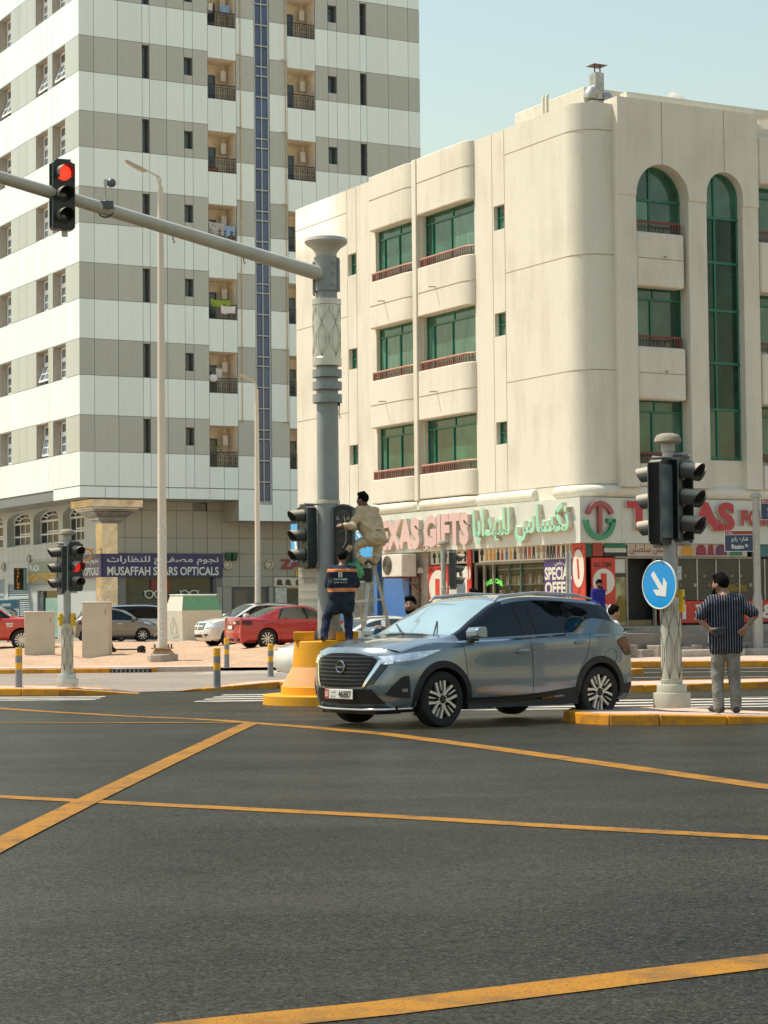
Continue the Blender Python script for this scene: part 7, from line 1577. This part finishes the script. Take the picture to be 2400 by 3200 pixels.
# ---------------- red pickup at the left edge (nose to the right)
M_RED2 = paint('signal_red', (.55, .045, .022), .0, .35)
PP_ = dict(L=5.3, hw=.92, xf=.95, xr=4.1, rw=.375, zb=.38, belt=(1.12, 1.16), hf=(.10, 1.06), cw=(1.25, 1.22), wt=(1.95, 1.72), rm=(2.5, 1.78), rt=(3.25, 1.76), rb=(3.5, 1.2), tl=(5.2, 1.18), rail=.74, spokes=14, tw=.25)
v = Vector((-.95, -.12)).normalized(); nose = Vector((-11.5, 74.5))
PU = Car('pickup_truck', 'bright red pickup with steel wheels at the left edge', 'pickup', PP_, M_RED2, (nose.x-.5, nose.y+.3, .07), heading(v))
for sg in (-1, 1):
    PU.arch_trim(.95, .44, .52, M_RED2, sg); PU.arch_trim(4.1, .44, .52, M_RED2, sg); PU.seam([(1.55, .45), (1.55, 1.1)], sg); PU.handle(2.5, 1.02, sg); PU.mirror(1.7, 1.14, sg, M_RUB); PU.side('decal_disc', [(1.75, .62), (2.0, .55), (2.25, .62)], [(1.75, .78), (2.0, .98), (2.25, .78)], M_PLATEW, 6, 3, .006, sg); PU.side('decal_text', [(1.25, .92), (1.50, .92)], [(1.25, .98), (1.5, .98)], M_PLATEW, 3, 1, .006, sg); PU.side('decal_text', [(1.27, .84), (1.48, .84)], [(1.27, .89), (1.48, .89)], M_PLATEW, 3, 1, .006, sg)
    PU.side('headlight', [(.15, .85), (.45, .88)], [(.15, .98), (.4, 1.0)], M_HLAMP, 3, 1, .012, sg)
# ================================================================== people
def surfnet(F, org, h):
    S = F < 0; nx, ny, nz = F.shape
    c = np.stack([S[a:nx-1+a, b:ny-1+b, d:nz-1+d] for a in (0, 1) for b in (0, 1) for d in (0, 1)])
    mask = c.any(0) & ~c.all(0); I = np.argwhere(mask)
    idx = -np.ones(mask.shape, int); idx[mask] = np.arange(len(I))
    acc = np.zeros((len(I), 3)); cnt = np.zeros(len(I))
    offs = [(a, b, d) for a in (0, 1) for b in (0, 1) for d in (0, 1)]
    for o in offs:
        for ax in range(3):
            if o[ax]: continue
            q = list(o); q[ax] = 1
            f0 = F[I[:, 0]+o[0], I[:, 1]+o[1], I[:, 2]+o[2]]; f1 = F[I[:, 0]+q[0], I[:, 1]+q[1], I[:, 2]+q[2]]
            m = (f0 < 0) != (f1 < 0); t = np.where(m, f0/np.where(m, f0-f1, 1), 0)
            p = np.zeros((len(I), 3)); p[:] = o; p[:, ax] = t
            acc[m] += p[m]; cnt[m] += 1
    V = (I+acc/cnt[:, None])*h+org
    Q = []
    for ax in range(3):
        b, d = [k for k in range(3) if k != ax]
        sl0 = [slice(None)]*3; sl1 = [slice(None)]*3; sl0[ax] = slice(0, -1); sl1[ax] = slice(1, None)
        E_ = np.argwhere(S[tuple(sl0)] != S[tuple(sl1)])
        E_ = E_[(E_[:, b] > 0) & (E_[:, d] > 0) & (E_[:, b] < F.shape[b]-1) & (E_[:, d] < F.shape[d]-1)]
        def cell(db, dd):
            q = E_.copy(); q[:, b] += db; q[:, d] += dd; return idx[q[:, 0], q[:, 1], q[:, 2]]
        Q.append(np.stack([cell(-1, -1), cell(0, -1), cell(0, 0), cell(-1, 0)], 1))
    Q = np.concatenate(Q); Q = Q[(Q >= 0).all(1)]
    return V, Q
class Field:
    """blend of tapered limbs and ellipsoids, turned into one smooth skin"""
    def __init__(s): s.p = []
    def limb(s, a, b, r1, r2, k=.03): s.p.append(('c', np.array(a, float), np.array(b, float), r1, r2, k)); return s
    def path(s, pts, rs, k=.03):
        for i in range(len(pts)-1): s.limb(pts[i], pts[i+1], rs[i], rs[i+1], k)
        return s
    def ell(s, c, r, k=.03, R_=None): s.p.append(('e', np.array(c, float), np.array(r, float), R_, 0, k)); return s
    def cut(s, n, d): s.p.append(('h', np.array(n, float), d, 0, 0, 0)); return s
    def sub(s, c, r, R_=None): s.p.append(('s', np.array(c, float), np.array(r, float), R_, 0, .01)); return s
    def mesh(s, name, m, h=.01, wr=0.0, seed=0):
        lo = np.full(3, 9.); hi = np.full(3, -9.)
        for q in s.p:
            if q[0] == 'c':
                r = max(q[3], q[4])+.03
                for e in (q[1], q[2]): lo = np.minimum(lo, e-r); hi = np.maximum(hi, e+r)
            elif q[0] == 'e': r = max(q[2])+.03; lo = np.minimum(lo, q[1]-r); hi = np.maximum(hi, q[1]+r)
        n = np.ceil((hi-lo)/h).astype(int)+1; F = np.full(n, .5, np.float32)
        ax = [lo[i]+h*np.arange(n[i]) for i in range(3)]
        for q in s.p:
            if q[0] == 'c': r = max(q[3], q[4])+.09; a = np.minimum(q[1], q[2])-r; b = np.maximum(q[1], q[2])+r
            elif q[0] in 'es': r = max(q[2])+.09; a = q[1]-r; b = q[1]+r
            else: a, b = lo, hi
            sl = tuple(slice(max(0, int((a[i]-lo[i])/h)), min(n[i], int((b[i]-lo[i])/h)+2)) for i in range(3))
            X, Y, Z = np.meshgrid(ax[0][sl[0]], ax[1][sl[1]], ax[2][sl[2]], indexing='ij'); P = np.stack([X, Y, Z], -1)
            if q[0] == 'c':
                ba = q[2]-q[1]; t = np.clip(((P-q[1])@ba)/max(ba@ba, 1e-9), 0, 1); d = np.linalg.norm(P-q[1]-t[..., None]*ba, axis=-1)-(q[3]+(q[4]-q[3])*t)
            elif q[0] in 'es':
                L_ = P-q[1]
                if q[3] is not None: L_ = L_ @ q[3]
                k0 = np.linalg.norm(L_/q[2], axis=-1); k1 = np.linalg.norm(L_/q[2]**2, axis=-1)+1e-6; d = k0*(k0-1)/k1
            else: d = P@q[1]-q[2]
            f = F[sl]
            if q[0] == 'h': F[sl] = np.maximum(f, d)
            elif q[0] == 's': F[sl] = np.maximum(f, -d)
            else:
                k = q[5]; hh = np.clip(.5+.5*(f-d)/k, 0, 1); F[sl] = f+(d-f)*hh-k*hh*(1-hh)
        if wr:
            X, Y, Z = np.meshgrid(*ax, indexing='ij'); F += wr*(np.sin(31*Z+9*X+seed)*np.sin(17*X-13*Y+seed*2)+.6*np.sin(47*Z-21*Y+14*X)*np.sin(23*X+3*seed+11*Z))
        V, Q = surfnet(F, lo, h)
        me = bpy.data.meshes.new(name); me.from_pydata(V.tolist(), [], Q.tolist()); me.materials.append(m); me.update()
        bm = bmesh.new(); bm.from_mesh(me); bmesh.ops.smooth_vert(bm, verts=bm.verts, factor=.5, use_axis_x=True, use_axis_y=True, use_axis_z=True); bmesh.ops.recalc_face_normals(bm, faces=bm.faces); bm.to_mesh(me); bm.free()
        me.polygons.foreach_set('use_smooth', [True]*len(me.polygons)); return me
SKIN = [mat('skin_brown', (.30, .155, .09), .5, var=.1, scale=12), mat('skin_dark', (.20, .10, .06), .5, var=.1, scale=12), mat('skin_tan', (.38, .21, .125), .5, var=.1, scale=12)]
HAIR = mat('hair_black', (.008, .0065, .0055), .95, var=.3, scale=60, bump=.5, bscale=90, spec=.08)
def rotz(a): return np.array([[cos(a), -sin(a), 0], [sin(a), cos(a), 0], [0, 0, 1.]])
def head_parts(P, c, yaw, tilt, skin, hair=True, beard=False, cap=None, h=.008, neck=None):
    """head at c looking along local +y turned by yaw (radians, + = to the left)"""
    R_ = rotz(yaw); f = lambda v: np.array(c)+R_@np.array(v)
    S = P['skinF']; S.ell(f((0, -.01, .02)), (.076, .094, .098), .02, R_); S.ell(f((0, .025, -.045)), (.058, .068, .070), .04, R_); S.limb(f((0, .05, -.088)), f((0, .055, -.092)), .026, .022, .03)
    S.limb(f((0, .088, .012)), f((0, .103, -.022)), .010, .015, .012)           # nose
    for sg in (-1, 1):
        S.ell(f((sg*.078, -.012, -.012)), (.010, .022, .033), .012, R_); S.limb(f((sg*.018, .082, .028)), f((sg*.048, .072, .026)), .008, .007, .012); S.limb(f((sg*.045, .06, -.02)), f((sg*.04, .065, -.03)), .02, .016, .03)
    S.limb(f((-.022, .083, -.052)), f((.022, .083, -.052)), .008, .008, .01)
    if neck is not None: S.limb(f((0, -.025, -.06)), neck, .054, .060, .03)
    out = []
    if hair:
        Hf = Field(); Hf.ell(f((0, -.022, .034)), (.084, .100, .100), .02, R_); Hf.limb(f((0, .055, .105)), f((0, -.03, .125)), .028, .030, .03); Hf.limb(f((-.05, .04, .10)), f((.05, .04, .10)), .03, .03, .03)
        Hf.sub(f((0, .105, -.035)), (.072, .085, .105), R_); Hf.sub(f((0, .0, -.135)), (.12, .12, .10), R_)
        out.append(('hair', Hf, HAIR))
    if beard:
        Bf = Field(); Bf.limb(f((-.056, .03, -.05)), f((-.03, .072, -.095)), .018, .02, .03); Bf.limb(f((.056, .03, -.05)), f((.03, .072, -.095)), .018, .02, .03); Bf.limb(f((-.03, .072, -.095)), f((.03, .072, -.095)), .022, .022, .03); Bf.limb(f((-.024, .092, -.038)), f((.024, .092, -.038)), .007, .007, .01)
        out.append(('beard', Bf, HAIR))
    if cap is not None:
        Cf = Field(); Cf.ell(f((0, -.015, .045)), (.088, .106, .092), .02, R_); Cf.cut(np.array((0, 0, -1.)), -(c[2]+.035)); out.append(('cap', Cf, cap))
        Vf = Field(); Vf.ell(f((0, .105, .045)), (.07, .065, .012), .01, R_); out.append(('cap_peak', Vf, cap))
    for sg in (-1, 1):
        out.append(('eye', Field().ell(f((sg*.031, .074, .012)), (.013, .008, .008), .01, R_), MATS.get('eye_dark') or mat('eye_dark', (.02, .015, .012), .3, var=0)))
        out.append(('eyebrow', Field().limb(f((sg*.016, .088, .035)), f((sg*.046, .078, .037)), .005, .004, .01), HAIR))
    return out
def hand(S, w, d, side, curl=.5, palm=None, sc=1.0):
    """hand from wrist w along d; palm normal given; five fingers of different lengths"""
    d = np.array(d, float); d /= np.linalg.norm(d); pn = np.array(palm if palm is not None else (0, 0, -1.), float); pn -= d*(pn@d); pn /= np.linalg.norm(pn); s = np.cross(d, pn)*side; w = np.array(w, float)
    S.limb(w, w+d*.05*sc, .026*sc, .030*sc, .02); k = w+d*.085*sc
    for i, (o, L_) in enumerate(((-.030, .062), (-.010, .076), (.011, .072), (.031, .056))):
        b0 = k+s*o*sc-d*.012; S.limb(w+d*.03*sc+s*o*.6*sc, b0, .016*sc, .0125*sc, .012)
        b1 = b0+(d*cos(curl*.7)+pn*sin(curl*.7))*L_*.5*sc; b2 = b1+(d*cos(curl*1.7)+pn*sin(curl*1.7))*L_*.5*sc; S.limb(b0, b1, .0105*sc, .0098*sc, .006); S.limb(b1, b2, .0098*sc, .0082*sc, .006)
    t0 = w+d*.025*sc-s*.03*sc; t1 = t0+(d*.7-s*.6+pn*.3)*.04*sc; t2 = t1+(d*.9-s*.1+pn*.35)*.032*sc; S.limb(t0, t1, .015*sc, .012*sc, .01); S.limb(t1, t2, .0115*sc, .009*sc, .006)
def shoe(F_, ankle, toe, L_=.25, r=.04):
    a = np.array(ankle, float); t = np.array((toe[0], toe[1], 0.), float); t /= np.linalg.norm(t); z0 = a[2]-.075
    hl = np.array((a[0], a[1], z0+.035))-t*.05; F_.limb(hl, hl+t*L_*.35, r*.95, r, .03); F_.limb(hl+t*L_*.35, hl+t*(L_-.06), r, r*.8, .03); F_.limb(a, hl+t*.05, r, r, .03)
    F_.cut(np.array((0, 0, -1.)), -(z0-.0))
def person(name, label, loc, rz, j, mats, h=.010, group=None, **kw):
    """j: joints in local metres, person faces +y. one continuous body skin; clothes and hair are children"""
    E = thing(name, label, 'person', loc, rz, group); P = {'skinF': Field()}; S = P['skinF']; A = {k: np.array(v, float) for k, v in j.items()}
    skin = mats['skin']; neck = (A['shL']+A['shR'])/2+np.array((0, 0, .05))
    extra = head_parts(P, A['head'], kw.get('yaw', 0), 0, skin, kw.get('hair', True), kw.get('beard', False), mats.get('cap'), h, neck)
    # body core so the skin is one piece under the clothes
    sh = (A['shL']+A['shR'])/2; hp = (A['hipL']+A['hipR'])/2
    S.limb(neck, sh-np.array((0, 0, .04)), .055, .08, .04); S.limb(sh, hp, .085, .085, .05)
    for q in 'LR':
        S.limb(sh, A['sh'+q], .05, .042, .04); S.path([A['sh'+q], A['el'+q], A['wr'+q]], [.042, .036, .026], .02)
        S.path([hp, A['hip'+q], A['kn'+q], A['an'+q]], [.07, .07, .048, .035], .03)
        hd = A.get('hd'+q, A['wr'+q]-A['el'+q]); hand(S, A['wr'+q], hd, 1 if q == 'L' else -1, kw.get('curl', .5), A.get('pn'+q))
        S.limb(A['an'+q], A['an'+q]-np.array((0, 0, .04)), .035, .035, .02)
    # torso garment
    T = Field(); w = kw.get('bulk', 1.0); lat = (A['shR']-A['shL']); lat /= np.linalg.norm(lat); hem = kw.get('hem', .06)
    for sg, q in ((-1, 'L'), (1, 'R')):
        top = A['sh'+q]*.72+sh*.28-np.array((0, 0, .055)); mid = (top*.5+A['hip'+q]*.5)+lat*sg*.015; bot = A['hip'+q]-np.array((0, 0, hem))+lat*sg*.01
        T.path([top, mid, bot], [.108*w, .100*w, .112*w], .05)
    T.limb(A['shL'], A['shR'], .062*w, .062*w, .05); T.limb(sh-np.array((0, 0, .02)), hp, .10*w, .10*w, .06); T.limb(neck-np.array((0, 0, .01)), sh-np.array((0, 0, .03)), .066, .09, .04)
    sl = kw.get('sleeve', 1.0)
    for q in 'LR':
        if sl <= .5:
            e = A['sh'+q]+(A['el'+q]-A['sh'+q])*sl*2; T.limb(A['sh'+q], e, .068*w, .072*w, .03)
        else:
            e = A['el'+q]+(A['wr'+q]-A['el'+q])*(sl*2-1); T.path([A['sh'+q], A['el'+q], e], [.066*w, .055*w, .046*w], .03)
    if kw.get('robe'):
        for q in 'LR': T.path([A['hip'+q], A['kn'+q], A['an'+q]+np.array((0, 0, .06))], [.12, .13, .14], .08)
        T.limb(A['hipL'], A['hipR'], .12, .12, .08)
    obj_ = []
    body = S.mesh('body', skin, h); link('body', body, E)
    top_me = T.mesh('shirt', mats['top'], h, kw.get('wr', .006), 1); top = link('shirt' if not kw.get('robe') else 'robe', top_me, E)
    Lg = Field()
    if not kw.get('robe'):
        Lg.limb(A['hipL']+np.array((0, 0, .0)), A['hipR']+np.array((0, 0, .0)), .094, .094, .05)
        for q in 'LR': Lg.path([A['hip'+q], A['kn'+q], A['an'+q]+np.array((0, 0, -.02))], [.098, .074, .066*kw.get('cuff', 1.0)], .03)
        link('trousers', Lg.mesh('trousers', mats['legs'], h, kw.get('wr', .006), 5), E)
    for q in 'LR': Sf = Field(); shoe(Sf, A['an'+q], A.get('toe'+q, np.array((0, 1., 0)))); link('shoe', Sf.mesh('shoe', mats['shoes'], h), E)
    for nm, Ff, m in extra: link(nm, Ff.mesh(nm, m, min(h, .005) if nm in ('eye', 'eyebrow', 'cap_peak', 'beard') else h), E)
    return E, A, top
def cloth_mat(name, col, stripes=None, rough=.85, var=.15):
    m = bpy.data.materials.new(name); m.use_nodes = True; N, L, b = nodes_of(m); b.inputs['Roughness'].default_value = rough; b.inputs['Specular IOR Level'].default_value = .25; MATS[name] = m
    tc = N.new('ShaderNodeTexCoord'); n = N.new('ShaderNodeTexNoise'); n.inputs['Scale'].default_value = 9; n.inputs['Detail'].default_value = 5; L.new(tc.outputs['Object'], n.inputs[0])
    r = N.new('ShaderNodeMapRange'); r.inputs[1].default_value = .3; r.inputs[2].default_value = .7; r.inputs[3].default_value = 1-var; r.inputs[4].default_value = 1+var; L.new(n.outputs[0], r.inputs[0])
    mx = N.new('ShaderNodeMix'); mx.data_type = 'RGBA'; mx.blend_type = 'MULTIPLY'; mx.inputs[0].default_value = 1; mx.inputs[6].default_value = (*col, 1); L.new(r.outputs[0], mx.inputs[7]); out = mx.outputs[2]
    if stripes:
        ax, per, frac, scol, lo, hi = stripes; sp = N.new('ShaderNodeSeparateXYZ'); L.new(tc.outputs['Object'], sp.inputs[0])
        if ax == 'x':
            md = N.new('ShaderNodeMath'); md.operation = 'PINGPONG'; md.inputs[1].default_value = per/2; L.new(sp.outputs[0], md.inputs[0]); lt = N.new('ShaderNodeMath'); lt.operation = 'LESS_THAN'; lt.inputs[1].default_value = per/2*frac; L.new(md.outputs[0], lt.inputs[0]); fac = lt.outputs[0]
        else:      # bands at given heights
            fac = None
            for zc, hw_ in per:
                s1 = N.new('ShaderNodeMath'); s1.operation = 'SUBTRACT'; s1.inputs[1].default_value = zc; L.new(sp.outputs[2], s1.inputs[0]); ab = N.new('ShaderNodeMath'); ab.operation = 'ABSOLUTE'; L.new(s1.outputs[0], ab.inputs[0]); lt = N.new('ShaderNodeMath'); lt.operation = 'LESS_THAN'; lt.inputs[1].default_value = hw_; L.new(ab.outputs[0], lt.inputs[0])
                if fac is None: fac = lt.outputs[0]
                else: ad = N.new('ShaderNodeMath'); ad.operation = 'MAXIMUM'; L.new(fac, ad.inputs[0]); L.new(lt.outputs[0], ad.inputs[1]); fac = ad.outputs[0]
        m2 = N.new('ShaderNodeMix'); m2.data_type = 'RGBA'; L.new(fac, m2.inputs[0]); L.new(out, m2.inputs[6]); m2.inputs[7].default_value = (*scol, 1); out = m2.outputs[2]
    L.new(out, b.inputs['Base Color'])
    n2 = N.new('ShaderNodeTexNoise'); n2.inputs['Scale'].default_value = 14; n2.inputs['Detail'].default_value = 3; n2.inputs['Distortion'].default_value = 1.2; L.new(tc.outputs['Object'], n2.inputs[0]); bp = N.new('ShaderNodeBump'); bp.inputs['Strength'].default_value = .55; bp.inputs['Distance'].default_value = .03; L.new(n2.outputs[0], bp.inputs['Height']); L.new(bp.outputs[0], b.inputs['Normal'])
    return m
# --- man in striped shirt on the right island, seen from behind, hands on hips
C_STR = cloth_mat('navy_striped_cotton', (.012, .014, .035), ('x', .031, .12, (.42, .40, .35), 0, 0), var=.2); C_JEAN = cloth_mat('grey_jeans', (.20, .20, .175), var=.35); M_SAND_ = mat('sandal_black', (.02, .02, .022), .6)
E1, A1_, t1 = person('person', 'man from behind in navy white-striped shirt, hands on hips, right island', (4.11, 25.2, zR(4.1, 25.2)), 0,
    dict(head=(-.055, .05, 1.545), shL=(-.165, 0, 1.355), shR=(.155, 0, 1.36), elL=(-.345, -.06, 1.14), elR=(.345, -.06, 1.17), wrL=(-.20, -.13, 1.00), wrR=(.205, -.12, 1.015), hipL=(-.088, 0, .85), hipR=(.075, 0, .85), knL=(-.11, .03, .46), knR=(.09, .02, .46), anL=(-.105, -.01, .085), anR=(.105, -.01, .085), hdL=(.95, -.05, -.1), hdR=(-.55, .2, -.55), pnL=(0, .9, -.2), pnR=(-.3, .9, 0), toeL=(-.55, .8, 0), toeR=(.1, .9, 0)),
    dict(skin=SKIN[0], top=C_STR, legs=C_JEAN, shoes=M_SAND_), .0075, yaw=.75, beard=True, sleeve=.42, hem=.06, bulk=1.02, wr=.004, curl=.35)
o = obj('phone', MB().box(-.075, .075, -.006, .006, -.038, .038), mat('phone_dark', (.05, .065, .075), .25), bevel=.008); o.location = (4.11-.12, 25.2-.165, zR(4.1, 25.2)+.985); o.rotation_euler = (.1, radians(-12), .1); tag(o, 'dark phone held behind the back of the man in stripes', 'phone')
# --- worker in navy and orange jacket on the yellow base
C_NAVY = cloth_mat('navy_workwear', (.022, .030, .045), ('z', ((1.185, .026), (.855, .032)), 0, (.72, .27, .10), 0, 0), var=.25); C_DENIM = cloth_mat('dark_denim', (.020, .030, .065), var=.4); M_BOOT = mat('work_boot', (.16, .09, .05), .8, var=.2); M_CAPB = mat('cap_black', (.012, .012, .013), .95, spec=.1)
wx, wy = -.80, 35.33
E2, A2_, t2 = person('person', 'worker in navy jacket with orange bands standing on the yellow base', (wx, wy, .87), radians(-6),
    dict(head=(.085, .06, 1.405), shL=(-.095, 0, 1.20), shR=(.255, 0, 1.19), elL=(-.175, .10, .95), elR=(.315, .12, .95), wrL=(-.02, .30, 1.04), wrR=(.2, .34, 1.08), hipL=(-.03, .0, .70), hipR=(.155, 0, .70), knL=(-.20, .10, .40), knR=(.17, .09, .37), anL=(-.235, -.02, .08), anR=(.195, -.02, .05), toeL=(-.5, .7, 0), toeR=(.2, .9, 0)),
    dict(skin=SKIN[1], top=C_NAVY, legs=C_DENIM, shoes=M_BOOT, cap=M_CAPB), .010, sleeve=.95, hem=.16, bulk=1.08, wr=.008)
def chest_decal(E, txt, x0, w, z, hgt, y, m, bold=.02):
    o = obj('jacket_print', text_mb(txt, w, hgt, bold), m, E, (x0, y, z)); return o
chest_decal(E2, 'TATWEER', -.045, .235, 1.015, .034, -.132, M_SWHITE, .02); chest_decal(E2, 'Signal Maintenance Crew', -.045, .235, .965, .028, -.132, M_SWHITE, .01)
obj('jacket_print', MB().box(.035, .06, -.133, -.131, 1.065, 1.13).box(.075, .10, -.133, -.131, 1.065, 1.13).box(.03, .105, -.133, -.131, 1.135, 1.15), M_SWHITE, E2)
# --- worker in beige overalls on the ladder
C_KHA = cloth_mat('beige_overalls', (.60, .45, .27), var=.14); M_BOOT2 = mat('dark_boot', (.05, .04, .03), .8)
E3, A3_, t3 = person('person', 'worker in beige overalls leaning from the ladder top into the open signal', (-.27, 35.80, 2.17), 0,
    dict(head=(-.10, -.02, 1.10), shL=(-.17, -.10, .90), shR=(.10, .12, .91), elL=(-.27, -.26, .64), elR=(-.10, .12, .66), wrL=(-.40, -.47, .635), wrR=(-.26, -.12, .62), hipL=(.06, -.10, .45), hipR=(.17, .07, .45), knL=(-.32, -.16, .25), knR=(.16, .06, .25), anL=(-.10, -.02, .06), anR=(.10, .10, .06), toeL=(-1, .1, 0), toeR=(-1, .1, 0), hdL=(-.8, -.3, .15), pnL=(.1, .6, -.6), pnR=(0, 0, -1)),
    dict(skin=SKIN[1], top=C_KHA, legs=C_KHA, shoes=M_BOOT2), .009, sleeve=.93, hem=.03, bulk=1.24, wr=.011, yaw=1.05)
M_REFL = mat('reflective_tape', (.62, .60, .52), .35, var=.1)
def cuff(E, a, b, t, r, m, w=.03):
    a = Vector(a); b = Vector(b); p = a.lerp(b, t); d = (b-a).normalized()*w; obj('reflective_band', MB().cyl(p-d, p+d, r, r*.97, 16, cap=False), m, E, smooth=60)
cuff(E3, A3_['elL'], A3_['wrL'], .35, .068, M_REFL); cuff(E3, A3_['knL'], A3_['anL'], .45, .088, M_REFL); cuff(E3, A3_['knR'], A3_['anR'], .4, .088, M_REFL)
obj('collar', MB().tube([(-.10+.075*cos(k*pi/8), -.0+.07*sin(k*pi/8), .985+.02*sin(k*pi/8)) for k in range(16)], .022, 8, closed=True), C_KHA, E3, smooth=60)
hpc = (A3_['hipL']+A3_['hipR'])/2; shc = (A3_['shL']+A3_['shR'])/2; wc = hpc*.72+shc*.28
obj('waist_seam', MB().tube([(wc[0]+.175*cos(k*pi/12)*.82, wc[1]+.15*sin(k*pi/12), wc[2]) for k in range(24)], .013, 6, closed=True), mat('khaki_seam', (.30, .21, .115), .9, var=.2), E3, smooth=60)
obj('back_pocket', MB().box(wc[0]-.02, wc[0]+.09, wc[1]-.19, wc[1]-.165, wc[2]-.2, wc[2]-.08), MATS['khaki_seam'], E3, bevel=.008)
# --- bearded man in yellow vest behind the bonnet
C_VEST = cloth_mat('hi_vis_vest', (.36, .50, .05), ('z', ((1.05, .03),), 0, (.6, .6, .55), 0, 0), var=.1); C_BRN = cloth_mat('brown_shirt', (.22, .12, .07), var=.2)
E4, A4_, t4 = person('person', 'bearded man in a yellow vest looking over the bonnet of the grey car', (.53, 29.6, zr(29.6)), radians(172),
    dict(head=(.16, .07, 1.55), shL=(-.14, 0, 1.33), shR=(.17, 0, 1.30), elL=(-.25, .05, 1.06), elR=(.36, .10, 1.20), wrL=(-.2, .25, .95), wrR=(.56, .28, 1.24), hipL=(-.085, 0, .85), hipR=(.085, 0, .85), knL=(-.1, .04, .46), knR=(.1, .04, .46), anL=(-.1, 0, .08), anR=(.1, 0, .08)),
    dict(skin=SKIN[0], top=C_VEST, legs=C_DENIM, shoes=M_BOOT2), .009, sleeve=.2, hem=.05, beard=True, yaw=-.1)
# --- man in blue robe by the red banner
C_ROBE = cloth_mat('blue_robe', (.022, .022, .20), var=.15)
E5, A5_, t5 = person('person', 'man in a long blue robe and black cap beside the red banner', (6.15, 60.2, .48), radians(-62+180+95),
    dict(head=(0, .05, 1.58), shL=(-.18, 0, 1.39), shR=(.18, 0, 1.39), elL=(-.27, -.12, 1.12), elR=(.26, .05, 1.10), wrL=(-.16, -.22, .95), wrR=(.22, .27, 1.0), hipL=(-.09, 0, .88), hipR=(.09, 0, .88), knL=(-.1, .06, .47), knR=(.1, -.02, .47), anL=(-.1, .06, .08), anR=(.1, -.06, .08)),
    dict(skin=SKIN[1], top=C_ROBE, legs=C_ROBE, shoes=M_SAND_, cap=M_CAPB), .013, sleeve=.95, robe=True, beard=True)
bg_ = obj('shopping_bag', MB().lathe([(.02, .36), (.05, .30), (.14, .12), (.15, .04), (.06, 0), (0, 0)], 10), mat('bag_white', (.66, .68, .66), .5, var=.15, scale=9), smooth=60); bg_.location = (6.47, 59.95, 1.12); tag(bg_, 'white carrier bag in the hand of the man in blue', 'bag')
# --- boy with backpack behind the car
C_TEE = cloth_mat('white_tee', (.60, .62, .60), var=.08); C_SHORT = cloth_mat('dark_shorts', (.05, .05, .06))
E6, A6_, t6 = person('person', 'boy in a white shirt with a teal backpack behind the grey car', (3.98, 36.6, zr(36.6)+.06), radians(-70),
    dict(head=(0, .04, 1.44), shL=(-.13, 0, 1.24), shR=(.13, 0, 1.24), elL=(-.2, -.03, 1.0), elR=(.2, .0, 1.0), wrL=(-.2, .1, .80), wrR=(.2, .12, .80), hipL=(-.075, 0, .76), hipR=(.075, 0, .76), knL=(-.08, .06, .42), knR=(.08, -.02, .42), anL=(-.08, .02, .08), anR=(.08, -.06, .08)),
    dict(skin=SKIN[2], top=C_TEE, legs=C_SHORT, shoes=M_SAND_), .011, sleeve=.4, bulk=.9)
BPF = Field().ell((0, -.19, 1.06), (.15, .10, .20), .03).ell((0, -.25, .98), (.11, .06, .10), .03)
tag(link('backpack', BPF.mesh('backpack', mat('backpack_teal', (.05, .30, .34), .4, var=.5, scale=8), .012), None, (3.98, 36.6, zr(36.6)+.06), (0, 0, radians(-70))), 'teal and black backpack on the back of the boy', 'backpack')
# --- pedestrian mostly hidden behind the car roof
C_GREY = cloth_mat('grey_shirt', (.2, .2, .2))
E7, A7_, t7 = person('person', 'pedestrian of whom only dark hair shows above the grey car roof', (2.0, 46.3, zr(46)+.17), radians(90),
    dict(head=(0, .05, 1.74), shL=(-.17, 0, 1.55), shR=(.17, 0, 1.55), elL=(-.22, -.03, 1.26), elR=(.22, .0, 1.26), wrL=(-.22, .1, 1.02), wrR=(.22, .12, 1.02), hipL=(-.085, 0, .93), hipR=(.085, 0, .93), knL=(-.09, .06, .5), knR=(.09, -.02, .5), anL=(-.09, .02, .08), anR=(.09, -.06, .08)),
    dict(skin=SKIN[1], top=C_GREY, legs=C_DENIM, shoes=M_SAND_), .014, sleeve=.4)
